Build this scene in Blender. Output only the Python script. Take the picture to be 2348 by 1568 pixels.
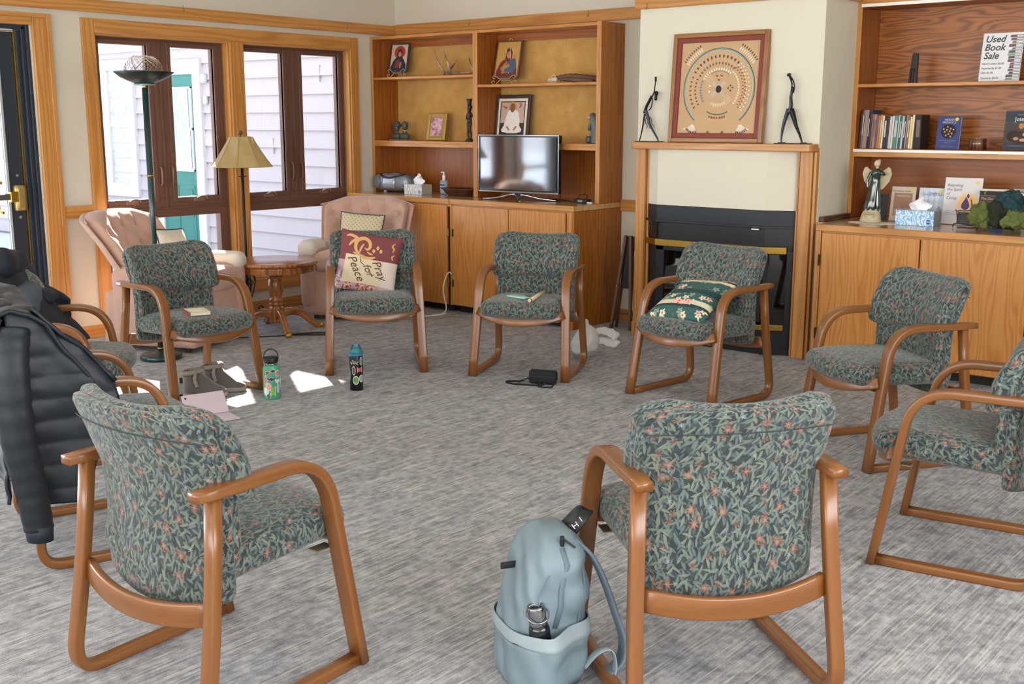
import bpy, bmesh, math, random
from mathutils import Vector, Matrix, Euler
random.seed(7)
for o in list(bpy.data.objects): bpy.data.objects.remove(o)
SC = bpy.context.scene
COL = SC.collection
R = math.radians
PI = math.pi
EXPOSURE = -0.12
SKY = 3.1
SUN = 36.0
AREAS = [('window_light_front', (5, -10.8, 1.7), (5, 0, 1.0), 8.5, 1.7, 300, (1.0, .985, .965)),  # added area lamps: fill daylight for unseen windows in front and right walls
         ('window_light_right', (9.1, -5, 1.7), (0, -3, 1.0), 3.4, 1.6, 140, (1.0, .985, .965)),
         ('window_light_left', (-.35, -6.9, 1.25), (4, -5.5, .6), 1.9, 1.7, 200, (.82, .91, 1.0))]  # cool fill lamp added outside the left wall for bluish side light

# ------------------------------------------------------------------ camera
cam_d = bpy.data.cameras.new('camera'); cam = bpy.data.objects.new('camera', cam_d); COL.objects.link(cam)
cam_d.sensor_width = 36.0; cam_d.lens = 2563.2 * 36 / 2348
cam_d.clip_start = 0.05; cam_d.clip_end = 200
_ya, _pi, _ro = R(40.0135), R(11.1608), R(0.0523)
_fw = Vector((-math.sin(_ya)*math.cos(_pi), math.cos(_ya)*math.cos(_pi), -math.sin(_pi)))
_r = Vector((math.cos(_ya), math.sin(_ya), 0)); _u = _r.cross(_fw)
_r2 = _r*math.cos(_ro) + _u*math.sin(_ro); _u2 = -_r*math.sin(_ro) + _u*math.cos(_ro)
_m = Matrix((_r2, _u2, -_fw)).transposed().to_4x4(); _m.translation = Vector((7.2442, -7.0435, 1.5))
cam.matrix_world = _m
SC.camera = cam
# ------------------------------------------------------------------ colour management, world, sun
vs = SC.view_settings
vs.view_transform = 'Standard'; vs.look = 'None'; vs.gamma = 1.0; vs.use_curve_mapping = False
vs.exposure = EXPOSURE
SC.cycles.use_denoising = True
SC.cycles.max_bounces = 7; SC.cycles.diffuse_bounces = 4; SC.cycles.glossy_bounces = 3; SC.cycles.transmission_bounces = 6
SC.cycles.sample_clamp_indirect = 6.0
W = bpy.data.worlds.new('sky'); SC.world = W; W.use_nodes = True
nt = W.node_tree; nt.nodes.clear()
bg = nt.nodes.new('ShaderNodeBackground'); wo = nt.nodes.new('ShaderNodeOutputWorld')
tc = nt.nodes.new('ShaderNodeTexCoord'); sx = nt.nodes.new('ShaderNodeSeparateXYZ'); cr = nt.nodes.new('ShaderNodeValToRGB')
nt.links.new(tc.outputs['Generated'], sx.inputs[0]); nt.links.new(sx.outputs['Z'], cr.inputs[0])
cr.color_ramp.elements[0].position = 0.0; cr.color_ramp.elements[0].color = (0.90, 0.93, 1.0, 1)
cr.color_ramp.elements[1].position = 0.8; cr.color_ramp.elements[1].color = (0.55, 0.72, 1.0, 1)
nt.links.new(cr.outputs[0], bg.inputs['Color']); bg.inputs['Strength'].default_value = SKY
nt.links.new(bg.outputs[0], wo.inputs['Surface'])
sun_d = bpy.data.lights.new('sun', 'SUN'); sun_d.energy = SUN; sun_d.angle = R(0.55); sun_d.color = (1, 0.95, 0.86)
sun = bpy.data.objects.new('sun', sun_d); COL.objects.link(sun)
_el = R(34.3); _az = Vector((1, -0.632, 0)).normalized()
sun.rotation_euler = Vector((_az.x*math.cos(_el), _az.y*math.cos(_el), -math.sin(_el))).to_track_quat('-Z', 'Y').to_euler()
def area(name, loc, target, sx_, sy_, power, col):
    d = bpy.data.lights.new(name, 'AREA'); d.shape = 'RECTANGLE'; d.size = sx_; d.size_y = sy_; d.energy = power; d.color = col
    o = bpy.data.objects.new(name, d); COL.objects.link(o); o.location = loc
    o.rotation_euler = (Vector(target)-Vector(loc)).to_track_quat('-Z', 'Y').to_euler(); return o
for a_ in AREAS: area(*a_)

# ------------------------------------------------------------------ helpers
def S(h, a=1.0):
    h = h.lstrip('#'); c = [int(h[i:i+2], 16)/255 for i in (0, 2, 4)]
    return tuple([x/12.92 if x <= 0.04045 else ((x+0.055)/1.055)**2.4 for x in c] + [a])

class MB:
    def __init__(s): s.v = []; s.f = []; s.uv = []; s.mi = []
    def add(s, verts, faces, uvs=None, mi=0):
        n = len(s.v); s.v += [tuple(p) for p in verts]
        for i, f in enumerate(faces):
            s.f.append(tuple(n+k for k in f)); s.mi.append(mi)
            s.uv.append([tuple(t) for t in uvs[i]] if uvs else [(verts[k][0]+verts[k][1]*.7, verts[k][2]) for k in f])
    def join(s, o, M=None, mi=None):
        n = len(s.v); s.v += [tuple(M @ Vector(p)) if M else p for p in o.v]
        s.f += [tuple(n+k for k in f) for f in o.f]; s.uv += o.uv; s.mi += [mi if mi is not None else m for m in o.mi]
        return s
    def xf(s, M): s.v = [tuple(M @ Vector(p)) for p in s.v]; return s

def obj(name, mb, m, parent=None, smooth=False, bev=0, loc=None, rot=None, subd=0, seg=2):
    me = bpy.data.meshes.new(name); me.from_pydata(mb.v, [], mb.f)
    uvl = me.uv_layers.new(name='UVMap'); k = 0
    for pi_, p in enumerate(me.polygons):
        for j in range(p.loop_total): uvl.data[p.loop_start+j].uv = mb.uv[pi_][j]
        p.material_index = mb.mi[pi_]; p.use_smooth = smooth
    for mm in (m if isinstance(m, (list, tuple)) else [m]): me.materials.append(mm)
    me.update(); me.validate()
    o = bpy.data.objects.new(name, me); COL.objects.link(o)
    if loc: o.location = loc
    if rot: o.rotation_euler = rot
    if parent: o.parent = parent
    if bev:
        b = o.modifiers.new('b', 'BEVEL'); b.width = bev; b.segments = seg; b.limit_method = 'ANGLE'; b.angle_limit = R(40)
    if subd:
        b = o.modifiers.new('s', 'SUBSURF'); b.levels = subd; b.render_levels = subd
    return o
def tag(o, label, cat, group=None):
    o['label'] = label; o['category'] = cat
    if group: o['group'] = group
    return o
def thing(name, label, cat, loc=(0,0,0), rz=0, group=None):
    o = bpy.data.objects.new(name, None); COL.objects.link(o); o.empty_display_size = 0.05
    o.location = loc; o.rotation_euler = (0, 0, rz); return tag(o, label, cat, group)
def struct(o): o['kind'] = 'structure'; return o
def dup(root, loc, rz, label, group=None):
    r = root.copy(); COL.objects.link(r); r.location = loc; r.rotation_euler = (0, 0, rz); r['label'] = label
    if group: r['group'] = group
    for ch in list(root.children):
        c = ch.copy(); COL.objects.link(c); c.parent = r
        for g in list(ch.children):
            d = g.copy(); COL.objects.link(d); d.parent = c
    return r

_BF = [(0,3,2,1),(4,5,6,7),(0,1,5,4),(2,3,7,6),(1,2,6,5),(3,0,4,7)]
_BA = ['z','z','y','y','x','x']
def box(c, s, grain='z', M=None, mb=None, off=None, mi=0):
    """box centred at c with sizes s; UVs in metres with the grain direction along V"""
    mb = mb or MB(); hx, hy, hz = s[0]/2, s[1]/2, s[2]/2
    vv = [(-hx,-hy,-hz),(hx,-hy,-hz),(hx,hy,-hz),(-hx,hy,-hz),(-hx,-hy,hz),(hx,-hy,hz),(hx,hy,hz),(-hx,hy,hz)]
    ou, ov = (random.random()*3, random.random()*3) if off is None else off
    uvs = []
    for f, ax in zip(_BF, _BA):
        rest = [a for a in 'xyz' if a != ax]
        if grain in rest: va = grain; ua = [a for a in rest if a != grain][0]
        else: ua, va = rest
        iu, iv = 'xyz'.index(ua), 'xyz'.index(va); ia = 'xyz'.index(ax)
        uvs.append([(vv[k][iu]+ou+vv[k][ia]*.37, vv[k][iv]+ov) for k in f])
    P = [Vector((p[0]+c[0], p[1]+c[1], p[2]+c[2])) for p in vv]
    if M: P = [M @ p for p in P]
    mb.add(P, _BF, uvs, mi); return mb
def b2(x0, x1, y0, y1, z0, z1, grain='z', mb=None, mi=0, M=None):
    return box(((x0+x1)/2, (y0+y1)/2, (z0+z1)/2), (abs(x1-x0), abs(y1-y0), abs(z1-z0)), grain, mb=mb, mi=mi, M=M)

def rbox(sx, sy, sz, r, n=(12,8,6), fn=None, mb=None, mi=0, uvs=1.0, c=(0,0,0)):
    """rounded box, subdivided; fn(x,y,z)->(x,y,z) deforms it; UVs in metres"""
    mb = mb or MB(); h = (sx/2, sy/2, sz/2)
    def pt(x, y, z):
        p = Vector((x, y, z)); q = Vector([max(-h[i]+r, min(h[i]-r, p[i])) for i in range(3)])
        d = p-q
        if d.length > 1e-9:
            L = max(abs(d[0]), abs(d[1]), abs(d[2])); d = d.normalized()*min(r, L if L < r else r)
            p = q+d
        return p
    def ticks(hh, k):
        return [-hh + 2*hh*i/k for i in range(k+1)]
    T = [ticks(h[i], n[i]) for i in range(3)]
    vid = {}; V = []
    def gid(x, y, z):
        k = (round(x, 6), round(y, 6), round(z, 6))
        if k not in vid:
            p = pt(x, y, z)
            if fn: p = Vector(fn(p.x, p.y, p.z))
            vid[k] = len(V); V.append(p+Vector(c))
        return vid[k]
    F = []; U = []
    for ax in range(3):
        a, b = [(1,2),(2,0),(0,1)][ax]
        for sg in (-1, 1):
            for i in range(n[a]):
                for j in range(n[b]):
                    cs = [(T[a][i],T[b][j]),(T[a][i+1],T[b][j]),(T[a][i+1],T[b][j+1]),(T[a][i],T[b][j+1])]
                    if sg < 0: cs = cs[::-1]
                    f = []; u = []
                    for (ca, cb) in cs:
                        p = [0,0,0]; p[ax] = sg*h[ax]; p[a] = ca; p[b] = cb
                        f.append(gid(*p))
                        if ax == 0: u.append(((ca+sg*h[0])*uvs, cb*uvs))
                        elif ax == 1: u.append((cb*uvs, (ca)*uvs))
                        else: u.append((ca*uvs, (cb+sg*h[2])*uvs))
                    F.append(f); U.append(u)
    mb.add(V, F, U, mi); return mb

def sweep(path, sec, up=None, closed=False, mb=None, caps=True, scale=None, mi=0, frames=None):
    """sweep a closed section [(a,b)] along 3D path. a goes along side axis, b along normal. up = fixed side axis or None"""
    mb = mb or MB(); path = [Vector(p) for p in path]; n = len(path); k = len(sec)
    V = []; L = 0; vv = []
    prev = None
    per = [0]
    for i in range(k):
        a = sec[i]; b = sec[(i+1) % k]; per.append(per[-1]+math.hypot(a[0]-b[0], a[1]-b[1]))
    for i in range(n):
        if closed: t = path[(i+1) % n]-path[i-1]
        else: t = path[min(i+1, n-1)]-path[max(i-1, 0)]
        t.normalize()
        if up is not None: side = Vector(up); side = (side - t*side.dot(t)).normalized()
        else:
            if prev is None:
                side = t.cross(Vector((0,0,1)));
                if side.length < 1e-3: side = t.cross(Vector((0,1,0)))
                side.normalize()
            else: side = (prev - t*prev.dot(t)).normalized()
            prev = side
        nor = side.cross(t)
        s_ = scale[i] if scale else 1.0
        if isinstance(s_, (int, float)): s_ = (s_, s_)
        if i: L += (path[i]-path[i-1]).length
        vv.append(L)
        for (a, b) in sec: V.append(path[i]+side*a*s_[0]+nor*b*s_[1])
    F = []; U = []
    m = n if closed else n-1
    for i in range(m):
        i2 = (i+1) % n; v1 = vv[i2] if i2 else L+0.05
        for j in range(k):
            j2 = (j+1) % k
            F.append((i*k+j, i*k+j2, i2*k+j2, i2*k+j))
            U.append([(per[j], vv[i]), (per[j+1], vv[i]), (per[j+1], v1), (per[j], v1)])
    if caps and not closed:
        F.append(tuple(range(k))[::-1]); U.append([(sec[j][0], sec[j][1]) for j in range(k)][::-1])
        F.append(tuple((n-1)*k+j for j in range(k))); U.append([(sec[j][0], sec[j][1]) for j in range(k)])
    mb.add(V, F, U, mi); return mb
def csec(r, n=10): return [(r*math.cos(2*PI*i/n), r*math.sin(2*PI*i/n)) for i in range(n)]
def rsec(w, t, r, n=3):
    out = []
    for cx, cy, a0 in ((w/2-r, t/2-r, 0), (-w/2+r, t/2-r, 90), (-w/2+r, -t/2+r, 180), (w/2-r, -t/2+r, 270)):
        for i in range(n+1):
            a = R(a0+90*i/n); out.append((cx+r*math.cos(a), cy+r*math.sin(a)))
    return out
def tube(path, r, n=8, mb=None, closed=False, mi=0, scale=None): return sweep(path, csec(r, n), mb=mb, closed=closed, mi=mi, scale=scale)
def lathe(prof, n=28, mb=None, c=(0,0,0), mi=0, sq=None):
    mb = mb or MB(); k = len(prof); V = []; F = []; U = []; L = [0]
    for i in range(1, k): L.append(L[-1]+math.hypot(prof[i][0]-prof[i-1][0], prof[i][1]-prof[i-1][1]))
    for j in range(n):
        a = 2*PI*j/n
        for (r, z) in prof: V.append((c[0]+r*math.cos(a), c[1]+r*math.sin(a), c[2]+z))
    for j in range(n):
        j2 = (j+1) % n
        for i in range(k-1):
            if prof[i][0] < 1e-6 and prof[i+1][0] < 1e-6: continue
            F.append((j*k+i, j2*k+i, j2*k+i+1, j*k+i+1)); r = max(prof[i][0], prof[i+1][0], .01)
            U.append([(r*2*PI*j/n, L[i]), (r*2*PI*(j+1)/n, L[i]), (r*2*PI*(j+1)/n, L[i+1]), (r*2*PI*j/n, L[i+1])])
    mb.add(V, F, U, mi); return mb
def prism(poly, t, M=None, mb=None, mi=0):
    """poly in local xz plane, thickness t along y from 0 to t (front face at y=0 looking to -y)"""
    mb = mb or MB(); n = len(poly)
    ar = sum(poly[i][0]*poly[(i+1) % n][1]-poly[(i+1) % n][0]*poly[i][1] for i in range(n))
    if ar < 0: poly = poly[::-1]
    V = [Vector((x, 0, z)) for x, z in poly]+[Vector((x, t, z)) for x, z in poly]
    F = [tuple(range(n)), tuple(range(n, 2*n))[::-1]]; U = [[(poly[i][0], poly[i][1]) for i in F[0]], [(poly[i-n][0], poly[i-n][1]) for i in F[1]]]
    for i in range(n):
        j = (i+1) % n; F.append((j, i, i+n, j+n)); U.append([(0, poly[j][1]), (0, poly[i][1]), (t, poly[i][1]), (t, poly[j][1])])
    if M: V = [M @ p for p in V]
    mb.add(V, F, U, mi); return mb
def ell(cx, cz, a, b, n=20, rot=0, a0=0, a1=360):
    out = []
    for i in range(n if a1-a0 >= 360 else n+1):
        t = R(a0+(a1-a0)*i/n); x, z = a*math.cos(t), b*math.sin(t)
        out.append((cx+x*math.cos(rot)-z*math.sin(rot), cz+x*math.sin(rot)+z*math.cos(rot)))
    return out
def spline(pts, n=8, closed=False):
    pts = [Vector(p) for p in pts]; out = []; m = len(pts)
    rng = range(m) if closed else range(m-1)
    for i in rng:
        if closed: p0, p1, p2, p3 = pts[i-1], pts[i], pts[(i+1) % m], pts[(i+2) % m]
        else: p0, p1, p2, p3 = pts[max(i-1, 0)], pts[i], pts[i+1], pts[min(i+2, m-1)]
        for j in range(n):
            t = j/n
            out.append(0.5*((2*p1)+(p2-p0)*t+(2*p0-5*p1+4*p2-p3)*t*t+(3*p1-p0-3*p2+p3)*t**3))
    if not closed: out.append(pts[-1])
    return out
def text(name, body, size, m, parent, M, shear=0, bold=0, align='CENTER', ext=0.0003, sx=1.0, spacing=1.0):
    cu = bpy.data.curves.new(name, 'FONT'); cu.body = body; cu.size = size; cu.align_x = align; cu.align_y = 'CENTER'
    cu.shear = shear; cu.offset = bold; cu.extrude = ext; cu.resolution_u = 3; cu.space_line = spacing
    t = bpy.data.objects.new('t', cu); COL.objects.link(t)
    dg = bpy.context.evaluated_depsgraph_get(); me = bpy.data.meshes.new_from_object(t.evaluated_get(dg))
    bpy.data.objects.remove(t); me.name = name; me.materials.clear(); me.materials.append(m)
    o = bpy.data.objects.new(name, me); COL.objects.link(o)
    # text lies in xy plane; stand it up facing -y
    me.transform(Matrix.Diagonal((sx, 1, 1, 1))); me.transform(Matrix.Rotation(PI/2, 4, 'X')); me.transform(M)
    if parent: o.parent = parent
    return o
T_ = Matrix.Translation
def RX(a): return Matrix.Rotation(R(a), 4, 'X')
def RY(a): return Matrix.Rotation(R(a), 4, 'Y')
def RZ(a): return Matrix.Rotation(R(a), 4, 'Z')
def SCL(x, y, z): return Matrix.Diagonal((x, y, z, 1))

# ------------------------------------------------------------------ materials
class NT:
    def __init__(s, name):
        s.m = bpy.data.materials.new(name); s.m.use_nodes = True; s.t = s.m.node_tree; s.t.nodes.clear()
        s.o = s.n('ShaderNodeOutputMaterial'); s.p = s.n('ShaderNodeBsdfPrincipled'); s.l(s.p.outputs[0], s.o.inputs[0])
    def n(s, t, **k):
        x = s.t.nodes.new(t)
        for a, b in k.items(): setattr(x, a, b)
        return x
    def l(s, a, b): s.t.links.new(a, b)
    def inp(s, node, key, val):
        if hasattr(val, 'is_output') or isinstance(val, bpy.types.NodeSocket): s.l(val, node.inputs[key])
        else: node.inputs[key].default_value = val
    def math(s, op, a, b=0.0, c=None, clamp=False):
        x = s.n('ShaderNodeMath', operation=op, use_clamp=clamp); s.inp(x, 0, a); s.inp(x, 1, b)
        if c is not None: s.inp(x, 2, c)
        return x.outputs[0]
    def vm(s, op, a, b=(0,0,0)):
        x = s.n('ShaderNodeVectorMath', operation=op); s.inp(x, 0, a); s.inp(x, 1, b); return x.outputs[0]
    def mix(s, f, a, b):
        x = s.n('ShaderNodeMix', data_type='RGBA'); s.inp(x, 0, f); s.inp(x, 6, a); s.inp(x, 7, b); return x.outputs[2]
    def noise(s, v, scale, detail=2, rough=.5, dim='3D'):
        x = s.n('ShaderNodeTexNoise', noise_dimensions=dim); s.l(v, x.inputs['Vector']); x.inputs['Scale'].default_value = scale
        x.inputs['Detail'].default_value = detail; x.inputs['Roughness'].default_value = rough; return x.outputs[0]
    def ramp(s, f, stops, interp='LINEAR'):
        x = s.n('ShaderNodeValToRGB'); x.color_ramp.interpolation = interp; e = x.color_ramp.elements
        while len(e) < len(stops): e.new(0.5)
        for i, (p, c) in enumerate(stops): e[i].position = p; e[i].color = c if not isinstance(c, (int, float)) else (c, c, c, 1)
        s.l(f, x.inputs[0]); return x.outputs[0]
    def bump(s, h, strength, dist=.002):
        x = s.n('ShaderNodeBump'); x.inputs['Strength'].default_value = strength; x.inputs['Distance'].default_value = dist
        s.l(h, x.inputs['Height']); s.l(x.outputs[0], s.p.inputs['Normal'])
    def col(s, c): s.inp(s.p, 'Base Color', c)
    def rough(s, r): s.inp(s.p, 'Roughness', r)
    def uv(s): return s.n('ShaderNodeTexCoord').outputs['UV']
    def oc(s): return s.n('ShaderNodeTexCoord').outputs['Object']

_mc = {}
def mat(col, rough=.5, metal=0, noise=.12, scale=30, bump=0, coat=0, sheen=0, spec=.5, trans=0, alpha=1, name=None):
    key = (col, rough, metal, noise, scale, bump, coat, sheen, spec, trans, alpha)
    if key in _mc: return _mc[key]
    N = NT(name or 'plain_'+col.strip('#')); c = S(col)
    f = N.noise(N.oc(), scale, 3)
    lo = tuple([x*(1-noise) for x in c[:3]]+[1]); hi = tuple([min(1, x*(1+noise)) for x in c[:3]]+[1])
    N.col(N.mix(f, lo, hi)); N.rough(rough); N.p.inputs['Metallic'].default_value = metal
    N.p.inputs['Specular IOR Level'].default_value = spec
    if bump: N.bump(f, bump, .003)
    if coat: N.p.inputs['Coat Weight'].default_value = coat; N.p.inputs['Coat Roughness'].default_value = .12
    if sheen: N.p.inputs['Sheen Weight'].default_value = sheen
    if trans: N.p.inputs['Transmission Weight'].default_value = trans; N.p.inputs['IOR'].default_value = 1.35
    if alpha < 1: N.p.inputs['Alpha'].default_value = alpha
    _mc[key] = N.m; return N.m

def wood(name, light, mid, dark, ring=9.0, contrast=.5, rough=.36, fine=.35, warp=2.2, vs_=.7, coat=.25):
    """oak: grain runs along V; cathedral figure from a warped band, pores from stretched noise"""
    N = NT(name); uv = N.uv()
    mp = N.n('ShaderNodeMapping'); N.l(uv, mp.inputs[0]); mp.inputs['Scale'].default_value = (1, .11*vs_, 1)
    low = N.noise(mp.outputs[0], 7.0, 2)
    sp = N.n('ShaderNodeSeparateXYZ'); N.l(uv, sp.inputs[0])
    band = N.math('MULTIPLY_ADD', sp.outputs[0], ring, N.math('MULTIPLY', low, warp*6))
    s1 = N.math('MULTIPLY_ADD', N.math('SINE', N.math('MULTIPLY', band, 6.283)), .5, .5)
    s1 = N.math('POWER', s1, 1.7)
    mp2 = N.n('ShaderNodeMapping'); N.l(uv, mp2.inputs[0]); mp2.inputs['Scale'].default_value = (1, .035, 1)
    fn = N.noise(mp2.outputs[0], 420, 3, .6)
    md = N.noise(mp2.outputs[0], 60, 2)
    f = N.math('ADD', N.math('MULTIPLY', s1, contrast), N.math('MULTIPLY', fn, fine))
    f = N.math('ADD', f, N.math('MULTIPLY', md, .35))
    c = N.ramp(f, [(.25, S(light)), (.62, S(mid)), (1.0, S(dark))])
    N.col(c); N.rough(rough); N.p.inputs['Coat Weight'].default_value = coat; N.p.inputs['Coat Roughness'].default_value = .22
    N.bump(fn, .08, .001); return N.m
OAK = wood('oak_trim', '#c68c48', '#b47836', '#976026', ring=22, contrast=.35, warp=1.0)
OAKC = wood('oak_cabinet', '#c98b47', '#b87834', '#955a22', ring=26, contrast=.32, vs_=1.1, warp=1.6, coat=.12)
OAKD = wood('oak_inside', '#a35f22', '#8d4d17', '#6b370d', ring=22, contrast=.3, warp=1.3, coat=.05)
OAKB = wood('oak_bold', '#ad6824', '#985619', '#713d0a', ring=34, contrast=.6, warp=2.6, vs_=1.2, coat=.05)
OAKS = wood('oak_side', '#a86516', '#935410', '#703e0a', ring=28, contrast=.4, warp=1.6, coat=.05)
CHAIRW = wood('chair_oak', '#8a5729', '#77471c', '#5c3310', ring=18, contrast=.16, rough=.32, fine=.42, coat=.4, warp=1.0)
TABW = wood('table_oak', '#b8763a', '#9c5c26', '#6b3812', ring=14, contrast=.5, rough=.25, coat=.6)
DARKW = wood('dark_wood', '#6a4a35', '#503424', '#301c12', ring=12, contrast=.5, rough=.45)
VINYL = wood('window_vinyl', '#6b4a3b', '#5c3f33', '#493128', ring=20, contrast=.2, rough=.5, fine=.2, coat=0)

def fabric_mat():
    N = NT('leaf_upholstery'); uv0 = N.uv()
    w = N.n('ShaderNodeTexNoise'); N.l(uv0, w.inputs['Vector']); w.inputs['Scale'].default_value = 30
    uv = N.vm('ADD', uv0, N.vm('SCALE', N.vm('SUBTRACT', w.outputs['Color'], (.5,.5,.5))))
    uv.node.inputs[1].links[0].from_node.inputs[3].default_value = .005
    base = N.ramp(N.noise(uv0, 45, 3), [(.3, S('#282d2f')), (.5, S('#333a3a')), (.7, S('#444c49'))])
    def layer(scale, off, a, b, base_ang, spread, soft=.25):
        mp = N.n('ShaderNodeMapping'); N.l(uv, mp.inputs[0]); mp.inputs['Scale'].default_value = (scale, scale, 0); mp.inputs['Location'].default_value = (off, off*1.7, 0)
        v = N.n('ShaderNodeTexVoronoi', voronoi_dimensions='2D'); N.l(mp.outputs[0], v.inputs['Vector']); v.inputs['Scale'].default_value = 1.0
        d = N.vm('SUBTRACT', mp.outputs[0], v.outputs['Position'])
        cs = N.n('ShaderNodeSeparateXYZ'); N.l(v.outputs['Color'], cs.inputs[0])
        ang = N.math('MULTIPLY_ADD', N.math('SUBTRACT', cs.outputs[0], .5), R(spread), R(base_ang))
        vr = N.n('ShaderNodeVectorRotate', rotation_type='Z_AXIS'); N.l(d, vr.inputs['Vector']); N.l(ang, vr.inputs['Angle'])
        q = N.n('ShaderNodeSeparateXYZ'); N.l(vr.outputs[0], q.inputs[0])
        return cs, q
    def leaf(scale, off, a, b, ba, spread):
        cs, q = layer(scale, off, a, b, ba, spread)
        # curved tapering leaf
        qx = N.math('ADD', q.outputs[0], N.math('MULTIPLY', N.math('MULTIPLY', q.outputs[1], q.outputs[1]), .22))
        e = N.math('ADD', N.math('POWER', N.math('ABSOLUTE', N.math('DIVIDE', qx, a)), 1.3), N.math('POWER', N.math('ABSOLUTE', N.math('DIVIDE', q.outputs[1], b)), 1.6))
        m = N.math('MULTIPLY', N.math('SUBTRACT', 1.0, e), 4.0, clamp=True)
        side = N.math('MULTIPLY_ADD', qx, 3.0/a*.12, .5, clamp=True)
        return m, cs, side
    c = base
    for sc, off, a, b, ba, spd, cols in ((52, 3.1, .17, .62, 10, 150, ('#4a5653', '#5a6866', '#505a5c')), (42, 0.0, .17, .60, -25, 110, ('#69736a', '#768178', '#58676b')),
                                  (37, 7.7, .15, .64, 30, 120, ('#7f8474', '#8f917c', '#687874')), (34, 17.3, .13, .64, 0, 150, ('#747e6f', '#8a8e7b', '#5f7379'))):
        m, cs, side = leaf(sc, off, a, b, ba, spd)
        lc = N.ramp(cs.outputs[1], [(.0, S(cols[0])), (.5, S(cols[1])), (1.0, S(cols[2]))])
        lc = N.mix(N.math('MULTIPLY', side, .55), lc, S('#33484a'))
        c = N.mix(m, c, lc)
    # small blossoms with pointed petals
    for sc, off, r_, ca, cb, th in ((21, 2.2, .36, '#7b4539', '#a98670', .36), (25, 9.4, .30, '#8c6c56', '#64342d', .24), (26, 31.4, .25, '#6c8490', '#a8a28c', .18)):
        cs, q = layer(sc, off, 1, 1, 0, 360)
        rr = N.math('SQRT', N.math('ADD', N.math('MULTIPLY', q.outputs[0], q.outputs[0]), N.math('MULTIPLY', q.outputs[1], q.outputs[1])))
        th_ = N.math('ARCTAN2', q.outputs[1], q.outputs[0])
        pet = N.math('MULTIPLY_ADD', N.math('COSINE', N.math('MULTIPLY', th_, 6.0)), .38, .62)
        m = N.math('MULTIPLY', N.math('SUBTRACT', N.math('MULTIPLY', pet, r_), rr), 14, clamp=True)
        m = N.math('MULTIPLY', m, N.math('LESS_THAN', cs.outputs[2], th))
        fc = N.mix(N.math('MULTIPLY', rr, 1/r_*1.5, clamp=True), S(cb), S(ca))
        c = N.mix(m, c, fc)
    th = N.noise(uv0, 900, 2)
    c = N.mix(N.math('MULTIPLY', th, .25), c, S('#1c2a2c'))
    N.col(c); N.rough(.85); N.p.inputs['Sheen Weight'].default_value = .25; N.p.inputs['Specular IOR Level'].default_value = .25
    N.bump(th, .25, .0015); return N.m
LEAF = fabric_mat()

def carpet_mat():
    N = NT('carpet_streaks'); oc = N.oc()
    def mp(sx_, sy_, off=0):
        m = N.n('ShaderNodeMapping'); N.l(oc, m.inputs[0]); m.inputs['Scale'].default_value = (sx_, sy_, 1); m.inputs['Location'].default_value = (off, off, 0); return m.outputs[0]
    patch = N.noise(mp(1, .8), 11, 4, .65)
    blot = N.noise(mp(1, .7, 5), 34, 3, .6)
    st = N.noise(mp(1, .03, 2), 150, 2, .5)
    st2 = N.noise(mp(1, .05, 9), 75, 2, .5)
    pile = N.noise(mp(1, .6), 420, 2, .6)
    f = N.math('ADD', N.math('MULTIPLY', patch, .28), N.math('MULTIPLY', blot, .36))
    f = N.math('ADD', f, N.math('MULTIPLY', st, .40)); f = N.math('ADD', f, N.math('MULTIPLY', st2, .14)); f = N.math('ADD', f, N.math('MULTIPLY', pile, .30))
    c = N.ramp(f, [(.57, S('#717176')), (.69, S('#929295')), (.78, S('#afafb1')), (.91, S('#d0cec9'))])
    # pale single threads running with the streaks
    thr = N.math('MULTIPLY', N.math('GREATER_THAN', st, .64), N.math('GREATER_THAN', N.noise(mp(1, .25, 4), 16, 2), .47))
    c = N.mix(N.math('MULTIPLY', thr, .75), c, S('#d0cabc'))
    N.col(c); N.rough(.95); N.p.inputs['Specular IOR Level'].default_value = .15
    N.bump(N.math('ADD', N.math('MULTIPLY', st, .6), pile), .6, .004); return N.m
CARPET = carpet_mat()
WALL = mat('#cdc5b4', .85, noise=.03, scale=8, bump=.03, name='wall_paint')
CEIL = mat('#e6e0d2', .9, noise=.02, name='ceiling_paint')
CREAM = mat('#dcd6c2', .8, noise=.02, scale=6, name='cream_plaster')
BLACKM = mat('#17181a', .35, .3, .05, name='black_metal')
BRASS = mat('#c9a24a', .25, 1, .05, name='brass')
def glass_mat(name, tint=(1,1,1,1), rough=0.0):
    N = NT(name); t = N.n('ShaderNodeBsdfTransparent'); t.inputs[0].default_value = tint
    g = N.n('ShaderNodeBsdfGlossy'); g.inputs['Roughness'].default_value = rough
    fr = N.n('ShaderNodeLayerWeight'); fr.inputs[0].default_value = .5
    fac = N.math('MULTIPLY_ADD', N.math('POWER', fr.outputs['Facing'], 4.0), .6, .03)
    x = N.n('ShaderNodeMixShader'); N.l(fac, x.inputs[0]); N.l(t.outputs[0], x.inputs[1]); N.l(g.outputs[0], x.inputs[2])
    N.l(x.outputs[0], N.o.inputs[0]); return N.m
GLASS = glass_mat('window_glass', (.97,.98,.98,1))
# ================================================================== ROOM SHELL
HC = 3.4
def sobj(name, mb, m, **k): return struct(obj(name, mb, m, **k))
floor = sobj('floor', b2(-.0, 9.2, -11, .36, -.1, 0, 'y'), CARPET)
sobj('ceiling', b2(-.2, 9.3, -11.1, .6, HC, HC+.1), CEIL)
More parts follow.
